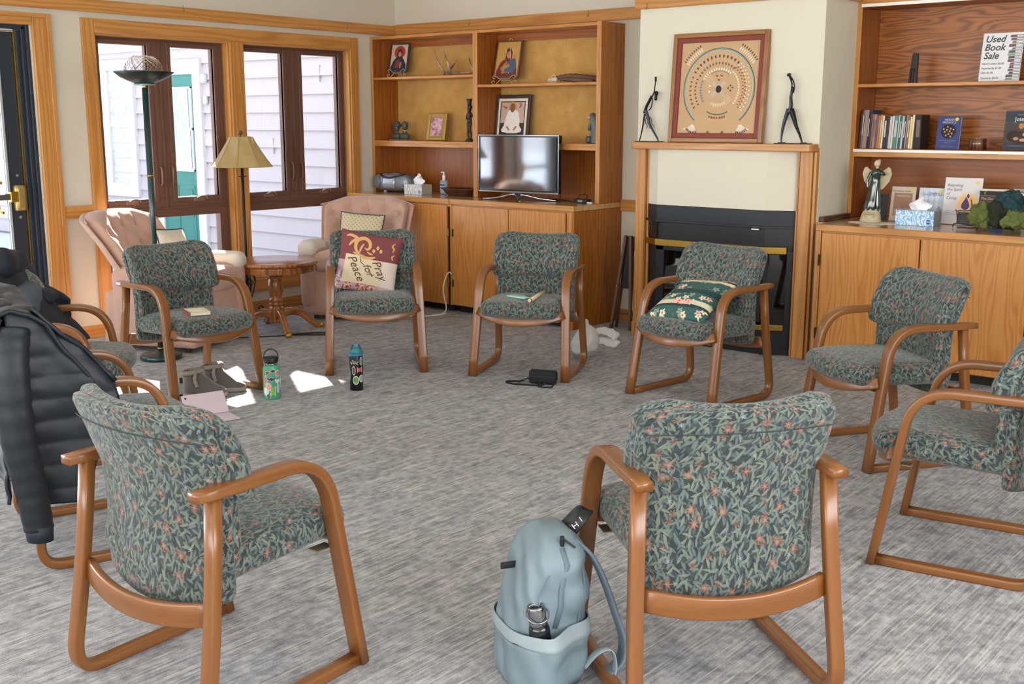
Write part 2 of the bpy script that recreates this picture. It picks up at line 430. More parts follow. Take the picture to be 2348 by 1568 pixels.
# left wall with its openings
w = MB(); Y = [(-11, -7.9), (-5.9, -4.42), (-3.303, -2.85), (-1.75, -1.625), (-.537, .16)]
for y0, y1 in Y: b2(-.16, 0, y0, y1, 0, HC, mb=w)
for y0, y1, z0, z1 in ((-7.9,-5.9,0,.27),(-7.9,-5.9,2.087,HC),(-4.42,-3.303,2.112,HC),(-2.85,-1.75,0,.27),(-2.85,-1.75,2.087,HC),(-1.625,-.537,0,.27),(-1.625,-.537,2.087,HC)):
    b2(-.16, 0, y0, y1, z0, z1, mb=w)
sobj('wall_left', w, WALL)
sobj('wall_back', b2(0, 2.83, 0, .16, 0, HC), WALL)
sobj('wall_back', b2(4.175, 9.2, .36, .5, 0, HC), WALL)
w = b2(9.2, 9.3, -11, .5, 0, .8); b2(9.2, 9.3, -11, .5, 2.5, HC, mb=w); b2(9.2, 9.3, -3.2, .5, 0, HC, mb=w); b2(9.2, 9.3, -7.2, -6.8, 0, HC, mb=w)
sobj('wall_right', w, WALL)
w = b2(0, 9.2, -11.1, -11, 0, .8); b2(0, 9.2, -11.1, -11, 2.5, HC, mb=w)
for x0 in (0, 2.4, 4.6, 6.8, 8.9): b2(x0, x0+.3, -11.1, -11, 0, HC, mb=w)
sobj('wall_front', w, WALL)
# beams, rails, baseboards
hookm = mat('#8d7340', .4, .8)
bl = sobj('trim_1', b2(0, .03, -8, -.0, 2.223, 2.306, 'y'), OAK, bev=.003)
bb = sobj('trim_2', b2(.03, 2.83, -.03, 0, 2.231, 2.316, 'x'), OAK, bev=.003)
bc = sobj('trim_3', b2(2.80, 4.20, -.455, -.425, 2.246, 2.34, 'x'), OAK, bev=.003)
b2(4.176, 4.2, -.425, .36, 2.246, 2.34, 'y', mb=MB())
sobj('trim_4', b2(4.175, 4.2, -.425, .35, 2.246, 2.34, 'y'), OAK, bev=.003)
def hook(parent, x, y, z, d):
    p = [Vector((0,0,.02)), Vector((0,0,-.012)), Vector((0,0,-.02))+Vector(d)*.006, Vector((0,0,-.016))+Vector(d)*.014, Vector((0,0,-.006))+Vector(d)*.014]
    obj('picture_hook', tube(spline(p, 3), .0018, 6).xf(T_((x, y, z))), hookm, parent)
hook(bl, .033, -2.15, 2.30, (1,0,0)); hook(bl, .033, -.58, 2.27, (1,0,0)); hook(bb, .9, -.033, 2.29, (0,-1,0)); hook(bc, 2.9, -.458, 2.262, (0,-1,0)); hook(bb, 2.1, -.033, 2.29, (0,-1,0))
sobj('trim_5', b2(0, .02, -3.165, -2.945, .844, .929, 'y'), OAK, bev=.002)
sobj('trim_6', b2(2.415, 2.83, -.02, 0, .838, .923, 'x'), OAK, bev=.002)
sobj('baseboard_left', b2(0, .015, -3.165, -.6, 0, .088, 'y'), OAK, bev=.002)
sobj('baseboard_left', b2(0, .015, -8, -4.56, 0, .088, 'y'), OAK, bev=.002)
sobj('baseboard_back', b2(2.415, 2.83, -.015, 0, 0, .088, 'x'), OAK, bev=.002)
# ---- windows
glossb = mat('#7a5a4c', .3, 0, .05, coat=.4)
chrom = mat('#cfc6bd', .18, .9, .05)
def window(n, y0, y1, ym, panes, low, trim=True):
    z0, z1 = .27, 2.087; zt0, zt1 = .80, .942
    fr = MB()
    X0, X1 = -.135, -.075
    ya, yb, yc, yd = panes
    def s(a, b, c, d, x1=X1): b2(X0, x1, a, b, c, d, 'z' if (d-c) > (b-a) else 'y', mb=fr)
    s(y0, ya, z0, z1); s(yd, y1, z0, z1); s(yb, yc, zt1, z1); s(ya, yd, zt0, zt1); s(ya, yd, z0, low); s(ya, yb, 2.03, z1); s(yc, yd, 2.03, z1)
    root = sobj(f'window_{n}', fr, VINYL, bev=.003)
    # raised outer frame strips and sash lips
    st = MB()
    for a, b, c, d in ((y0, y0+.018, z0, z1), (y1-.018, y1, z0, z1), (y0+.018, y1-.018, z1-.018, z1), (y0+.018, y1-.018, z0, z0+.03), ((yb+yc)/2-.008, (yb+yc)/2+.008, .875, z1-.018), (y0+.018, y1-.018, .862, .875)):
        b2(-.08, -.063, a, b, c, d, 'z' if (d-c) > (b-a) else 'y', mb=st)
    obj('frame_strip', st, VINYL, root, bev=.002)
    for a, b in ((ya, yb), (yc, yd)):
        m = MB()
        for p in ((a-.035, a, .907, 2.06), (b, b+.035, .907, 2.06), (a, b, 2.03, 2.06), (a, b, .907, .942)):
            b2(-.1, -.068, *p, 'z' if (p[3]-p[2]) > (p[1]-p[0]) else 'y', mb=m)
        sash = obj('sash', m, VINYL, root, bev=.004)
        obj('pane', b2(-.116, -.112, a-.005, b+.005, .937, 2.035), GLASS, sash)
        # crank
        cm = (a+b)/2
        k = prism([(-.055,-.012),(.055,-.012),(.045,.018),(-.045,.018)], .03, M=T_((-.066, cm, .915)) @ RZ(90))
        cr_ = obj('crank', k, glossb, root, bev=.004)
        obj('crank_arm', sweep(spline([(-.035,cm-.045,.93),(-.028,cm-.01,.945),(-.028,cm+.03,.94),(-.035,cm+.045,.925)], 4), rsec(.012,.01,.003,2), up=(1,0,0)), chrom, cr_)
    for yy in (yb+.05, yc-.05):
        obj('latch', sweep(spline([(-.068,yy,1.17),(-.045,yy,1.16),(-.04,yy,1.10),(-.045,yy,1.05),(-.06,yy,1.035)], 5), rsec(.014,.012,.004,2), up=(0,1,0)), glossb, root, smooth=False)
    obj('pane', b2(-.116, -.112, ya-.005, yd+.005, low-.005, zt0+.005), GLASS, root)
    return root
window(1, -2.85, -1.75, -2.3, (-2.78, -2.404, -2.211, -1.842), .315)
window(2, -1.625, -.537, -1.08, (-1.56, -1.185, -.992, -.605), .315)
window(3, -7.9, -5.9, -6.9, (-7.82, -7.0, -6.8, -5.98), .315)  # unseen window, added to send side light in and feed the screen reflection
def casing(nm, rects, **k):
    m = MB()
    for (y0, y1, z0, z1) in rects: b2(-.0, .02, y0, y1, z0, z1, 'z' if (z1-z0) > (y1-y0) else 'y', mb=m)
    return m
# casing strips each their own piece
for (y0, y1, z0, z1) in ((-2.945,-2.85,.172,2.184),(-.537,-.452,.172,2.184),(-2.85,-.537,2.089,2.184),(-2.85,-.537,.172,.265),(-1.75,-1.625,.265,2.089)):
    o = sobj('trim_7', b2(0, .02, y0, y1, z0, z1, 'z' if (z1-z0) > (y1-y0) else 'y'), OAK, bev=.003)
for (a, b) in ((-2.85,-1.75),(-1.625,-.537),(-7.9,-5.9)):
    m = b2(-.075, .003, a, a+.012, .27, 2.087, 'z'); b2(-.075, .003, b-.012, b, .27, 2.087, 'z', mb=m); b2(-.075, .003, a+.012, b-.012, 2.075, 2.087, 'y', mb=m); b2(-.075, .003, a+.012, b-.012, .27, .285, 'y', mb=m)
    sobj('trim_8', m, OAK, bev=.002)
# ---- door on the left wall
DOORM = mat('#28303a', .45, .2, .06)
for (y0, y1, z0, z1) in ((-3.29,-3.165,0,2.187),(-4.56,-4.42,0,2.187),(-4.42,-3.29,2.112,2.187)):
    sobj('trim_9', b2(0, .025, y0, y1, z0, z1, 'z' if (z1-z0) > (y1-y0) else 'y'), OAK, bev=.004)
    if z0 == 0: sobj('trim_9', b2(.025, .034, y1-.03 if y1 > -4 else y0, y1 if y1 > -4 else y0+.03, 0, z1, 'z'), OAK, bev=.004)
sobj('trim_9', b2(.025, .034, -4.53, -3.195, 2.157, 2.187, 'y'), OAK, bev=.004)
dr = b2(-.13, -.0, -3.325, -3.303, 0, 2.112); b2(-.13, -.02, -3.35, -3.325, 0, 2.1, mb=dr); b2(-.13, -.045, -3.375, -3.35, 0, 2.08, mb=dr)
b2(-.13, -.0, -4.42, -4.38, 0, 2.112, mb=dr); b2(-.13, -.02, -4.38, -3.325, 2.085, 2.112, mb=dr)
door = sobj('door_1', dr, DOORM, bev=.003)
obj('weather_strip', b2(-.085, -.06, -3.385, -3.377, 0, 2.075), BRASS, door)
obj('weather_strip', b2(-.085, -.06, -4.38, -3.385, 2.07, 2.078), BRASS, door)
lf = b2(-.12, -.075, -3.485, -3.385, 0, 2.068); b2(-.12, -.075, -4.378, -4.27, 0, 2.068, mb=lf); b2(-.12, -.075, -4.27, -3.485, 1.91, 2.068, mb=lf); b2(-.12, -.075, -4.27, -3.485, 0, .25, mb=lf)
leaf = obj('door_leaf', lf, DOORM, door, bev=.003)
bd = MB()
for p in ((-3.50,-3.482,.24,1.92),(-4.275,-4.255,.24,1.92),(-4.255,-3.50,1.905,1.92),(-4.255,-3.50,.24,.26)): b2(-.08, -.068, *p, mb=bd)
obj('glazing_bead', bd, mat('#b9bdbd', .35, .4), leaf, bev=.002)
obj('pane', b2(-.1, -.095, -4.27, -3.485, .25, 1.91), GLASS, leaf)
obj('exit_device', rbox(.05, .075, .17, .008, (3,3,6), c=(-.05, -3.43, 1.0)), mat('#b39a5e', .35, .7, .08), door, smooth=True)
obj('push_bar', b2(-.055, -.02, -4.3, -3.46, .99, 1.03), mat('#6b6a68', .35, .8), door, bev=.006)
obj('bar_end', b2(-.05, -.012, -3.51, -3.455, .975, 1.045), BRASS, door, bev=.005)
for z in (1.145, .87): obj('screw', lathe([(0,-.004),(.011,-.004),(.011,.003),(0,.005)], 12).xf(T_((-.072, -3.425, z)) @ RY(90)), mat('#9b9282', .3, .8), door)
obj('outside_pull', tube(spline([(-.12,-3.52,1.1),(-.17,-3.52,1.08),(-.18,-3.52,1.0),(-.17,-3.52,.92),(-.12,-3.52,.9)], 5), .012, 8), BRASS, door, smooth=True)

# ================================================================== OUTSIDE
SNOW = mat('#cfd2da', .8, noise=.05, scale=3)
gnd = MB(); b2(-40, -.16, -40, 40, -.25, -.02, mb=gnd)
g = obj('ground', gnd, SNOW); struct(g)
bw = thing('building_wing', 'pale lap-sided house wing with green door seen through the windows', 'building', (-4.6, .3, 0))
SID = mat('#aca4a8', .8, noise=.03, scale=4)
WHT = mat('#c6c4c8', .6, noise=.02)
obj('wall', b2(-4.6, 4.4, .03, .25, -.02, 3.25), SID, bw)
sbm = None
for k in range(18):
    z = .03+k*.175
    if sbm is None:
        V = [(-4.6,.03,0),(4.4,.03,0),(4.4,-.024,-.004),(-4.6,-.024,-.004),(-4.6,.03,.178),(4.4,.03,.178),(4.4,.006,.178),(-4.6,.006,.178)]
        mb = MB(); mb.add(V, [(0,1,2,3)[::-1],(4,5,6,7),(3,2,6,7)[::1],(0,3,7,4)[::1],(1,5,6,2)])
        sb = obj('siding_board', mb, SID, bw); sbm = sb.data; sb.location = (0,0,z-.015)
    else:
        sb = bpy.data.objects.new('siding_board', sbm); COL.objects.link(sb); sb.parent = bw; sb.location = (0,0,z-.015)
for x, z in ((-1.35+4.6, 1.955), (-2.1+4.6, 1.25), (-1.0+4.6, .55)): obj('butt_joint', b2(x, x+.004, -.026, 0, z-.08, z+.08), mat('#b9b2b2', .8), bw)
obj('roof', b2(-4.9, 4.55, -.38, 3.0, 3.2, 3.45), WHT, bw)
obj('frieze_board', b2(-4.6, 4.4, -.03, .03, 2.28, 2.34), WHT, bw)
GRN = mat('#1f6f66', .5, noise=.08, scale=20)
# green door, local x = X+4.6
def X(x): return x+4.6
cs = MB()
for p in ((-4.24,-4.10,0,2.16),(-3.42,-3.28,0,2.16),(-4.10,-3.42,2.0,2.16)): b2(X(p[0]), X(p[1]), -.05, 0, p[2], p[3], mb=cs)
dcase = obj('door_casing', cs, WHT, bw, bev=.004)
dl = b2(X(-4.10), X(-3.42), -.03, 0, 0, 2.0)
for p in ((-4.03,-3.80,.12,.80),(-3.72,-3.49,.12,.80)): b2(X(p[0]), X(p[1]), -.036, -.03, *p[2:], mb=dl)
dleaf = obj('green_door', dl, GRN, bw, bev=.004)
for p in ((-4.03,-3.80,.42,.80),(-3.72,-3.49,.42,.80)):
    obj('door_panel', rbox(p[1]-p[0]-.06, .02, .30, .008, (3,2,3), c=(X((p[0]+p[1])/2), -.036, .6)), GRN, dleaf)
ws = MB()
for p in ((-4.05,-4.03,.95,1.87),(-3.47,-3.455,.95,1.87),(-4.05,-3.455,1.85,1.87),(-4.05,-3.455,.95,.975),(-4.05,-3.455,1.40,1.43)): b2(X(p[0]), X(p[1]), -.05, -.03, *p[2:], mb=ws)
obj('sash', ws, WHT, dleaf, bev=.002)
GL2 = mat('#9fb4b8', .12, 0, .5, scale=9, spec=.8)
obj('pane', b2(X(-4.03), X(-3.47), -.036, -.033, .975, 1.85), GL2, dleaf)
for cx, wd, a, b in ((-3.98, .10, 1.43, 1.85), (-3.56, .07, 1.43, 1.85), (-3.95, .12, .98, 1.40), (-3.55, .08, .98, 1.40)):
    n = 16; mb = MB(); V = []; F = []
    for i in range(n+1):
        t = i/n; yy = -.042-.006*math.sin(t*PI*5)
        V += [(X(cx)-wd/2+wd*t, yy, b), (X(cx)-wd*.35+wd*t*.9+.04*(1 if cx < -3.7 else 0), yy, a)]
    for i in range(n): F.append((2*i, 2*i+1, 2*i+3, 2*i+2))
    mb.add(V, F); obj('curtain', mb, WHT, dleaf, smooth=True)
ws = MB()
for p in ((-5.75,-5.62,.62,2.2),(-4.72,-4.6,.62,2.2),(-5.62,-4.72,2.08,2.2),(-5.62,-4.72,.62,.78),(-5.22,-5.14,.78,2.08)): b2(X(p[0]), X(p[1]), -.05, 0, *p[2:], mb=ws)
wf = obj('window_frame', ws, WHT, bw, bev=.004)
SNOW_REFLECT = NT('frosted_reflection'); SNOW_REFLECT.col(SNOW_REFLECT.ramp(SNOW_REFLECT.noise(SNOW_REFLECT.oc(), 14, 5, .7), [(.35, S('#8d9aa3')), (.6, S('#c9d2d9')), (.75, S('#eef1f4'))])); SNOW_REFLECT.rough(.15)  # mottled snow reflection painted into the pane colour
obj('pane', b2(X(-5.62), X(-4.72), -.02, -.01, .78, 2.08), SNOW_REFLECT.m, wf)
lamp_ = obj('porch_light', rbox(.06, .07, .1, .02, (3,3,4), c=(X(-3.2), -.05, 1.95)), WHT, bw, smooth=True)
obj('doorbell', rbox(.05, .04, .09, .01, (3,3,3), c=(X(-3.2), -.04, 1.72)), WHT, bw, smooth=True)
# far garden seen through the glazed door: snow bank and a grey fence line
hd = thing('snowy_shrub', 'frosted shrubs beyond the glazed door', 'shrub', (-7, -2.6, -.02))
def blob(mb, c, r, seed):
    rn = random.Random(seed); ph = [rn.random()*6 for _ in range(4)]
    def f(x, y, z):
        k = 1+.18*math.sin(9*x/r+ph[0])*math.sin(8*y/r+ph[1])+.1*math.sin(14*z/r+ph[2]); return (x*k, y*k, z*k)
    rbox(2*r, 2*r, 2*r, r, (10,10,10), f, mb, c=c)
mb = MB()
for i in range(7): blob(mb, (random.uniform(-.7,.7), random.uniform(-1.2,1.2), .3+random.random()*.25), .35+random.random()*.2, i)
obj('foliage', mb, mat('#c9d0cc', .8, noise=.4, scale=12), hd, smooth=True)

# ================================================================== CHIMNEY + FIREPLACE
ch = b2(2.83, 4.175, -.425, .36, 1.34, HC); b2(2.93, 4.06, -.36, .36, 0, 1.34, mb=ch); b2(2.83, 2.93, -.40, .36, 0, 1.34, mb=ch); b2(4.06, 4.175, -.40, .36, 0, 1.34, mb=ch)
sobj('wall_chimney', ch, CREAM)
def footprint(d=0):
    return [(2.885,-.36),(2.885,-.405-d),(3.05,-.50-d),(3.87,-.50-d),(4.045,-.405-d),(4.045,-.36)]
def vprism(poly, z0, z1, mb=None, mi=0):
    mb = mb or MB(); n = len(poly); V = [(x, y, z0) for x, y in poly]+[(x, y, z1) for x, y in poly]
    F = [tuple(range(n))[::-1], tuple(range(n, 2*n))]; U = [[(V[i][0], V[i][1]) for i in F[0]], [(V[i][0], V[i][1]) for i in F[1]]]
    L = 0
    for i in range(n):
        j = (i+1) % n; d = math.hypot(poly[i][0]-poly[j][0], poly[i][1]-poly[j][1])
        F.append((i, j, j+n, i+n)); U.append([(L, z0), (L+d, z0), (L+d, z1), (L, z1)]); L += d
    mb.add(V, F, U, mi); return mb
def offs(k):  # front polyline band
    return [(2.885+.0,-.405-k),(3.05,-.50-k),(3.87,-.50-k),(4.045,-.405-k)]
sobj('wall_chimney_bay', vprism(footprint(), .942, 1.316), CREAM)
# mantel
fp = thing('fireplace_mantel', 'oak mantel shelf on two fluted posts around the cream chimney', 'mantel', (3.5, -.45, 0))
D = (3.5, -.45)
def L3(mb): return mb.xf(T_((-D[0], -D[1], 0)))
sh = [(2.827,-.40),(4.172,-.40)] + [(4.172-.06+.06*math.cos(a), -.537+.06-.06*math.sin(a)) for a in [R(x) for x in range(0, 91, 15)]] + [(2.827+.06-.06*math.sin(a), -.537+.06-.06*math.cos(a)) for a in [R(x) for x in range(0, 91, 15)]]
m = MB(); n = len(sh)
m.add([(x, y, 1.316) for x, y in sh]+[(x, y, 1.363) for x, y in sh], [tuple(range(n)), tuple(range(n, 2*n))[::-1]]+[((i+1) % n, i, i+n, (i+1) % n+n) for i in range(n)],
      [[(sh[i][1], sh[i][0]) for i in range(n)], [(sh[i][1], sh[i][0]) for i in range(n)][::-1]]+[[(1.316, sh[(i+1) % n][0]), (1.316, sh[i][0]), (1.363, sh[i][0]), (1.363, sh[(i+1) % n][0])] for i in range(n)])
obj('mantel_shelf', L3(m), OAK, fp, bev=.006)
for x0, x1, xa, xb in ((2.84, 2.915, 2.925, 2.945), (4.068, 4.15, 4.045, 4.06)):
    p = b2(x0, x1, -.455, -.40, 0, 1.316, 'z'); post = obj('post', L3(p), OAK, fp, bev=.004)
    q = b2(xa, xb, -.44, -.40, 0, 1.316, 'z'); obj('fluting', L3(q), OAK, post, bev=.005)
    if x0 > 4: obj('fluting', L3(b2(4.152, 4.172, -.44, -.40, 0, 1.316, 'z')), OAK, post, bev=.005)
    else: obj('plinth', L3(b2(2.832, 2.86, -.462, -.40, 0, .1, 'z')), OAK, post, bev=.003)
# gas insert
gi = thing('gas_fireplace', 'black three-sided gas fireplace insert with brass strips under the mantel', 'fireplace', (3.46, -.45, 0))
D = (3.46, -.45)
FBLK = mat('#141517', .35, .2, .05, spec=.6); FGRY = mat('#26282c', .35, .4, .05)
obj('firebox', L3(vprism(footprint(-.012), 0.0, .94)), mat('#0c0c0d', .5), gi)
obj('hood', L3(vprism(footprint(.004), .838, .942)), FGRY, gi, bev=.003)
obj('hood_lip', L3(vprism(footprint(.012), .826, .842)), FGRY, gi, bev=.002)
for k in range(7):
    z = .722+k*.0148
    obj('louvre', L3(vprism([(3.055,-.40),(3.055,-.492),(3.865,-.492),(3.865,-.40)], z, z+.007)), FBLK, gi)
for k in range(8):
    z = .04+k*.017
    obj('louvre', L3(vprism([(3.055,-.40),(3.055,-.492),(3.865,-.492),(3.865,-.40)], z, z+.008)), FBLK, gi)
for x0 in (2.885, 3.87):
    pl_ = [(x0,-.36),(x0,-.407),(x0+.17,-.502),(x0+.17,-.36)] if x0 < 3 else [(3.87,-.36),(3.87,-.502),(4.045,-.407),(4.045,-.36)]
    obj('side_panel', L3(vprism(pl_, .715, .838)), FBLK, gi); obj('side_panel', L3(vprism(pl_, 0, .19)), FBLK, gi)
def band(y0, z0, z1, xs=(2.93, 3.05, 3.87, 4.0)):
    k = .012
    f = lambda x: (x, -.405-.095*(x-2.885)/.165) if x < 3.05 else ((x, -.50) if x <= 3.87 else (x, -.50+.095*(x-3.87)/.175))
    P = [f(x) for x in xs]; out = [(x, y-k-.004) for x, y in P]+[(x, y+.0) for x, y in P][::-1]
    return vprism(out[::-1][::-1], z0, z1)
obj('brass_strip', L3(band(0, .665, .708)), BRASS, gi, bev=.002)
obj('brass_strip', L3(band(0, .165, .20)), BRASS, gi, bev=.002)
fg = MB()
for a, b in ((3.055,3.12),(3.80,3.865)): b2(a, b, -.512, -.49, .19, .665, mb=fg)
b2(3.055, 3.865, -.512, -.49, .635, .665, mb=fg); b2(3.055, 3.865, -.512, -.49, .19, .22, mb=fg)
obj('glass_frame', L3(fg), FGRY, gi, bev=.003)
FGL = mat('#050506', .03, 0, 0, spec=1.0)
obj('glass_panel', L3(b2(3.12, 3.80, -.503, -.498, .22, .635)), FGL, gi)
def chamf(mb, x0, x1, z0, z1, d0, d1):
    f = lambda x: -.50+.095*(x-3.87)/.175
    P = [(x0, f(x0)-d0), (x1, f(x1)-d0), (x1, f(x1)+d1), (x0, f(x0)+d1)]; return vprism(P, z0, z1, mb)
m = chamf(None, 3.87, 3.895, .19, .68, .006, .01); chamf(m, 4.0, 4.045, .19, .68, .006, .01)
obj('side_frame', L3(m), FBLK, gi)
obj('side_glass', L3(chamf(None, 3.895, 4.0, .2, .66, .002, .004)), FGL, gi)
obj('indicator', L3(b2(3.78, 3.83, -.513, -.50, .815, .823)), mat('#e9e6da', .4), gi)
# ================================================================== BUILT-IN UNITS (left)
def cork():
    N = NT('cork_backing'); oc = N.oc(); f = N.noise(oc, 160, 3, .7); g = N.noise(oc, 9, 2)
    c = N.ramp(N.math('ADD', N.math('MULTIPLY', f, .8), N.math('MULTIPLY', g, .3)), [(.35, S('#a97a36')), (.55, S('#c4954e')), (.75, S('#dab270'))])
    N.col(c); N.rough(.85); N.bump(f, .2, .001); return N.m
CORK = cork()
def bx3(o, *a, **k):  # world-coordinate box placed under a root at o
    return b2(*a, **k).xf(T_((-o[0], -o[1], -o[2])))
o = (1.2, -.15, .904)
bk = thing('wall_bookcase', 'tall two-bay oak bookcase with cork backing left of the fireplace', 'bookcase', o)
def P(name, a, m, g='z', parent=bk, bev=.002, org=None): return obj(name, bx3(org or o, *a, grain=g), m, parent, bev=bev)
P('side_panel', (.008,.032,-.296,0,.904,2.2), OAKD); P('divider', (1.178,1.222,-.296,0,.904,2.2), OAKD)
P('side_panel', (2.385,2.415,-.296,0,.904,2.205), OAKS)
P('face_strip', (.006,.034,-.302,-.296,.904,2.2), OAK); P('face_strip', (1.176,1.224,-.302,-.296,.904,2.2), OAK); P('face_strip', (2.378,2.416,-.302,-.296,.904,2.206), OAK)
P('top_panel', (.032,1.178,-.298,0,2.178,2.2), OAKC, 'x'); P('top_panel', (1.222,2.385,-.298,0,2.178,2.2), OAKC, 'x')
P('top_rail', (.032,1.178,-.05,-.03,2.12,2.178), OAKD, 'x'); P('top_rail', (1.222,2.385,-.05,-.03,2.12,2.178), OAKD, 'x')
for x0, x1, z1, z2 in ((.034,1.176,1.865,1.338), (1.224,2.378,1.80,1.338)):
    if x0 > 1: z1 = 1.783
    P('shelf', (x0,x1,-.298,-.012,z1-.02,z1), OAKC, 'x'); P('shelf', (x0,x1,-.298,-.012,z2-.022,z2), OAKC, 'x'); P('shelf_lip', (x0,x1,-.302,-.288,z2-.048,z2-.020), OAK, 'x')
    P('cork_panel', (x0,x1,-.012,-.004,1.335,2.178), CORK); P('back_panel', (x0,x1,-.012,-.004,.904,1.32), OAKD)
o = (.6, -.3, 0)
def cab(name, label, org, x0, x1, yf, ztop, doors, m_side=None, toe=.06, stile=None, yb=-.0, zf=None):
    t = thing(name, label, 'cabinet', org)
    P('carcass', (x0, x1, yf+.022, yb, toe, ztop), OAKC, 'z', t, org=org)
    P('toe_kick', (x0+.02, x1-.03, yf+.075, yf+.09, 0, toe), mat('#1c1712', .7), 'x', t, 0, org=org)
    P('face_rail', (x0, x1, yf+.002, yf+.022, ztop-.02, ztop), OAK, 'x', t, org=org)
    for (a, b, c, d) in doors:
        dd = P('door', (a, b, yf-.012, yf+.008, c, d), OAKC, 'z', t, .003, org=org)
        P('gap_liner', (b-.001, b+.006, yf+.008, yf+.021, c, d), mat('#4a1d10', .7), 'z', t, 0, org=org)  # dark strip closing the gap beside each door
    return t
lc = cab('base_cabinet', 'oak base cabinet with two doors in the corner beside the windows', (.6,-.3,0), .02, 1.196, -.60, .862, [(.03,.583,.065,.852),(.592,1.168,.065,.852)])
HW = mat('#a98b4e', .3, .8); HD = mat('#3d2c1a', .4, .6)
for z in (.64, .24): obj('hinge', bx3((.6,-.3,0), 1.172, 1.19, -.618, -.60, z-.03, z+.03), HW, lc, bev=.003)
rc = cab('base_cabinet', 'oak base cabinet with two doors under the television, grain fanning on its doors', (1.8,-.3,0), 1.2, 2.395, -.588, .862, [(1.215,1.792,.065,.852),(1.80,2.335,.065,.852)])
P('stile', (1.199,1.212,-.60,-.57,.06,.862), OAK, 'z', rc, org=(1.8,-.3,0)); P('stile', (2.35,2.395,-.60,-.57,.0,.862), OAK, 'z', rc, org=(1.8,-.3,0))
P('end_panel', (2.395,2.415,-.60,0,0,.862), OAKS, 'z', rc, org=(1.8,-.3,0))
for z in (.64, .24): obj('hinge', bx3((1.8,-.3,0), 1.222, 1.23, -.61, -.598, z-.03, z+.03), HD, rc, bev=.002)
o = (1.2, -.3, .862)
TOP = wood('counter_oak', '#c9a174', '#b98d5e', '#9a6d40', ring=12, contrast=.3, rough=.2, coat=.7)
wt = thing('worktop', 'long continuous oak worktop over the two left base cabinets', 'worktop', o)
P('slab', (.02,1.2,-.602,-.0,.864,.903), TOP, 'x', wt); P('slab', (1.2,2.413,-.594,-.0,.864,.903), TOP, 'x', wt)
P('edge_strip', (.02,1.196,-.616,-.602,.862,.904), OAK, 'x', wt, .004); P('edge_strip', (1.197,2.416,-.608,-.594,.862,.904), OAK, 'x', wt, .004)

# ================================================================== BUILT-IN UNITS (right)
o = (5.2, .2, .88)
rb = thing('wall_bookcase', 'tall oak bookcase right of the fireplace with bold horizontal grain', 'bookcase', o)
P('side_panel', (4.178,4.2,.05,.35,.88,2.6), OAKD, 'z', rb); P('face_strip', (4.174,4.204,.04,.05,.88,2.6), OAK, 'z', rb)
P('back_panel', (4.2,6.3,.338,.345,.88,1.29), OAKD, 'x', rb); P('back_panel', (4.2,6.3,.338,.345,1.29,1.73), OAKB, 'x', rb); P('back_panel', (4.2,6.3,.338,.345,1.73,2.6), OAKB, 'x', rb)
P('shelf', (4.2,6.3,.045,.338,1.717,1.738), OAKC, 'x', rb); P('shelf', (4.2,6.3,.045,.338,1.30,1.33), OAKD, 'x', rb)
P('shelf_lip', (4.204,6.3,.036,.05,1.278,1.308), OAK, 'x', rb)
WS = mat('#f3f0e6', .3, noise=.01)
P('white_edging', (4.2,6.3,.03,.045,1.308,1.326), WS, 'x', rb); P('white_edging', (4.2,6.3,.03,.045,2.212,2.232), WS, 'x', rb)
P('shelf', (4.2,6.3,.045,.338,2.215,2.245), OAKD, 'x', rb); P('shelf_lip', (4.204,6.3,.036,.05,2.232,2.262), OAK, 'x', rb)
P('upright', (5.72,5.745,.045,.338,.88,2.6), OAKC, 'z', rb)
dco = (5.2, -.1, 0)
rcb = cab('base_cabinet', 'wide oak base cabinet right of the fireplace', dco, 4.236, 6.3, -.515, .84, [(4.272,4.878,.07,.828),(4.886,5.49,.07,.828),(5.50,6.1,.07,.828)], yb=.34)
P('stile', (4.238,4.268,-.535,-.49,0,.84), OAK, 'z', rcb, org=dco)
P('side_filler', (4.178,4.236,-.40,.34,0,.84), DARKW, 'z', rcb, org=dco)
for z in (.66, .20): obj('hinge', bx3(dco, 4.262, 4.27, -.545, -.53, z-.035, z+.035), HD, rcb, bev=.002)
o = (5.2, -.1, .84)
wt = thing('worktop', 'oak worktop of the cabinet right of the fireplace', 'worktop', o)
P('slab', (4.236,6.3,-.53,.34,.842,.879), TOP, 'x', wt); P('edge_strip', (4.236,6.3,-.544,-.53,.84,.880), OAK, 'x', wt, .004)
P('end_block', (4.182,4.21,-.38,.03,.88,.912), DARKW, 'y', wt); P('slab', (4.178,4.236,-.40,.34,.842,.879), TOP, 'x', wt)
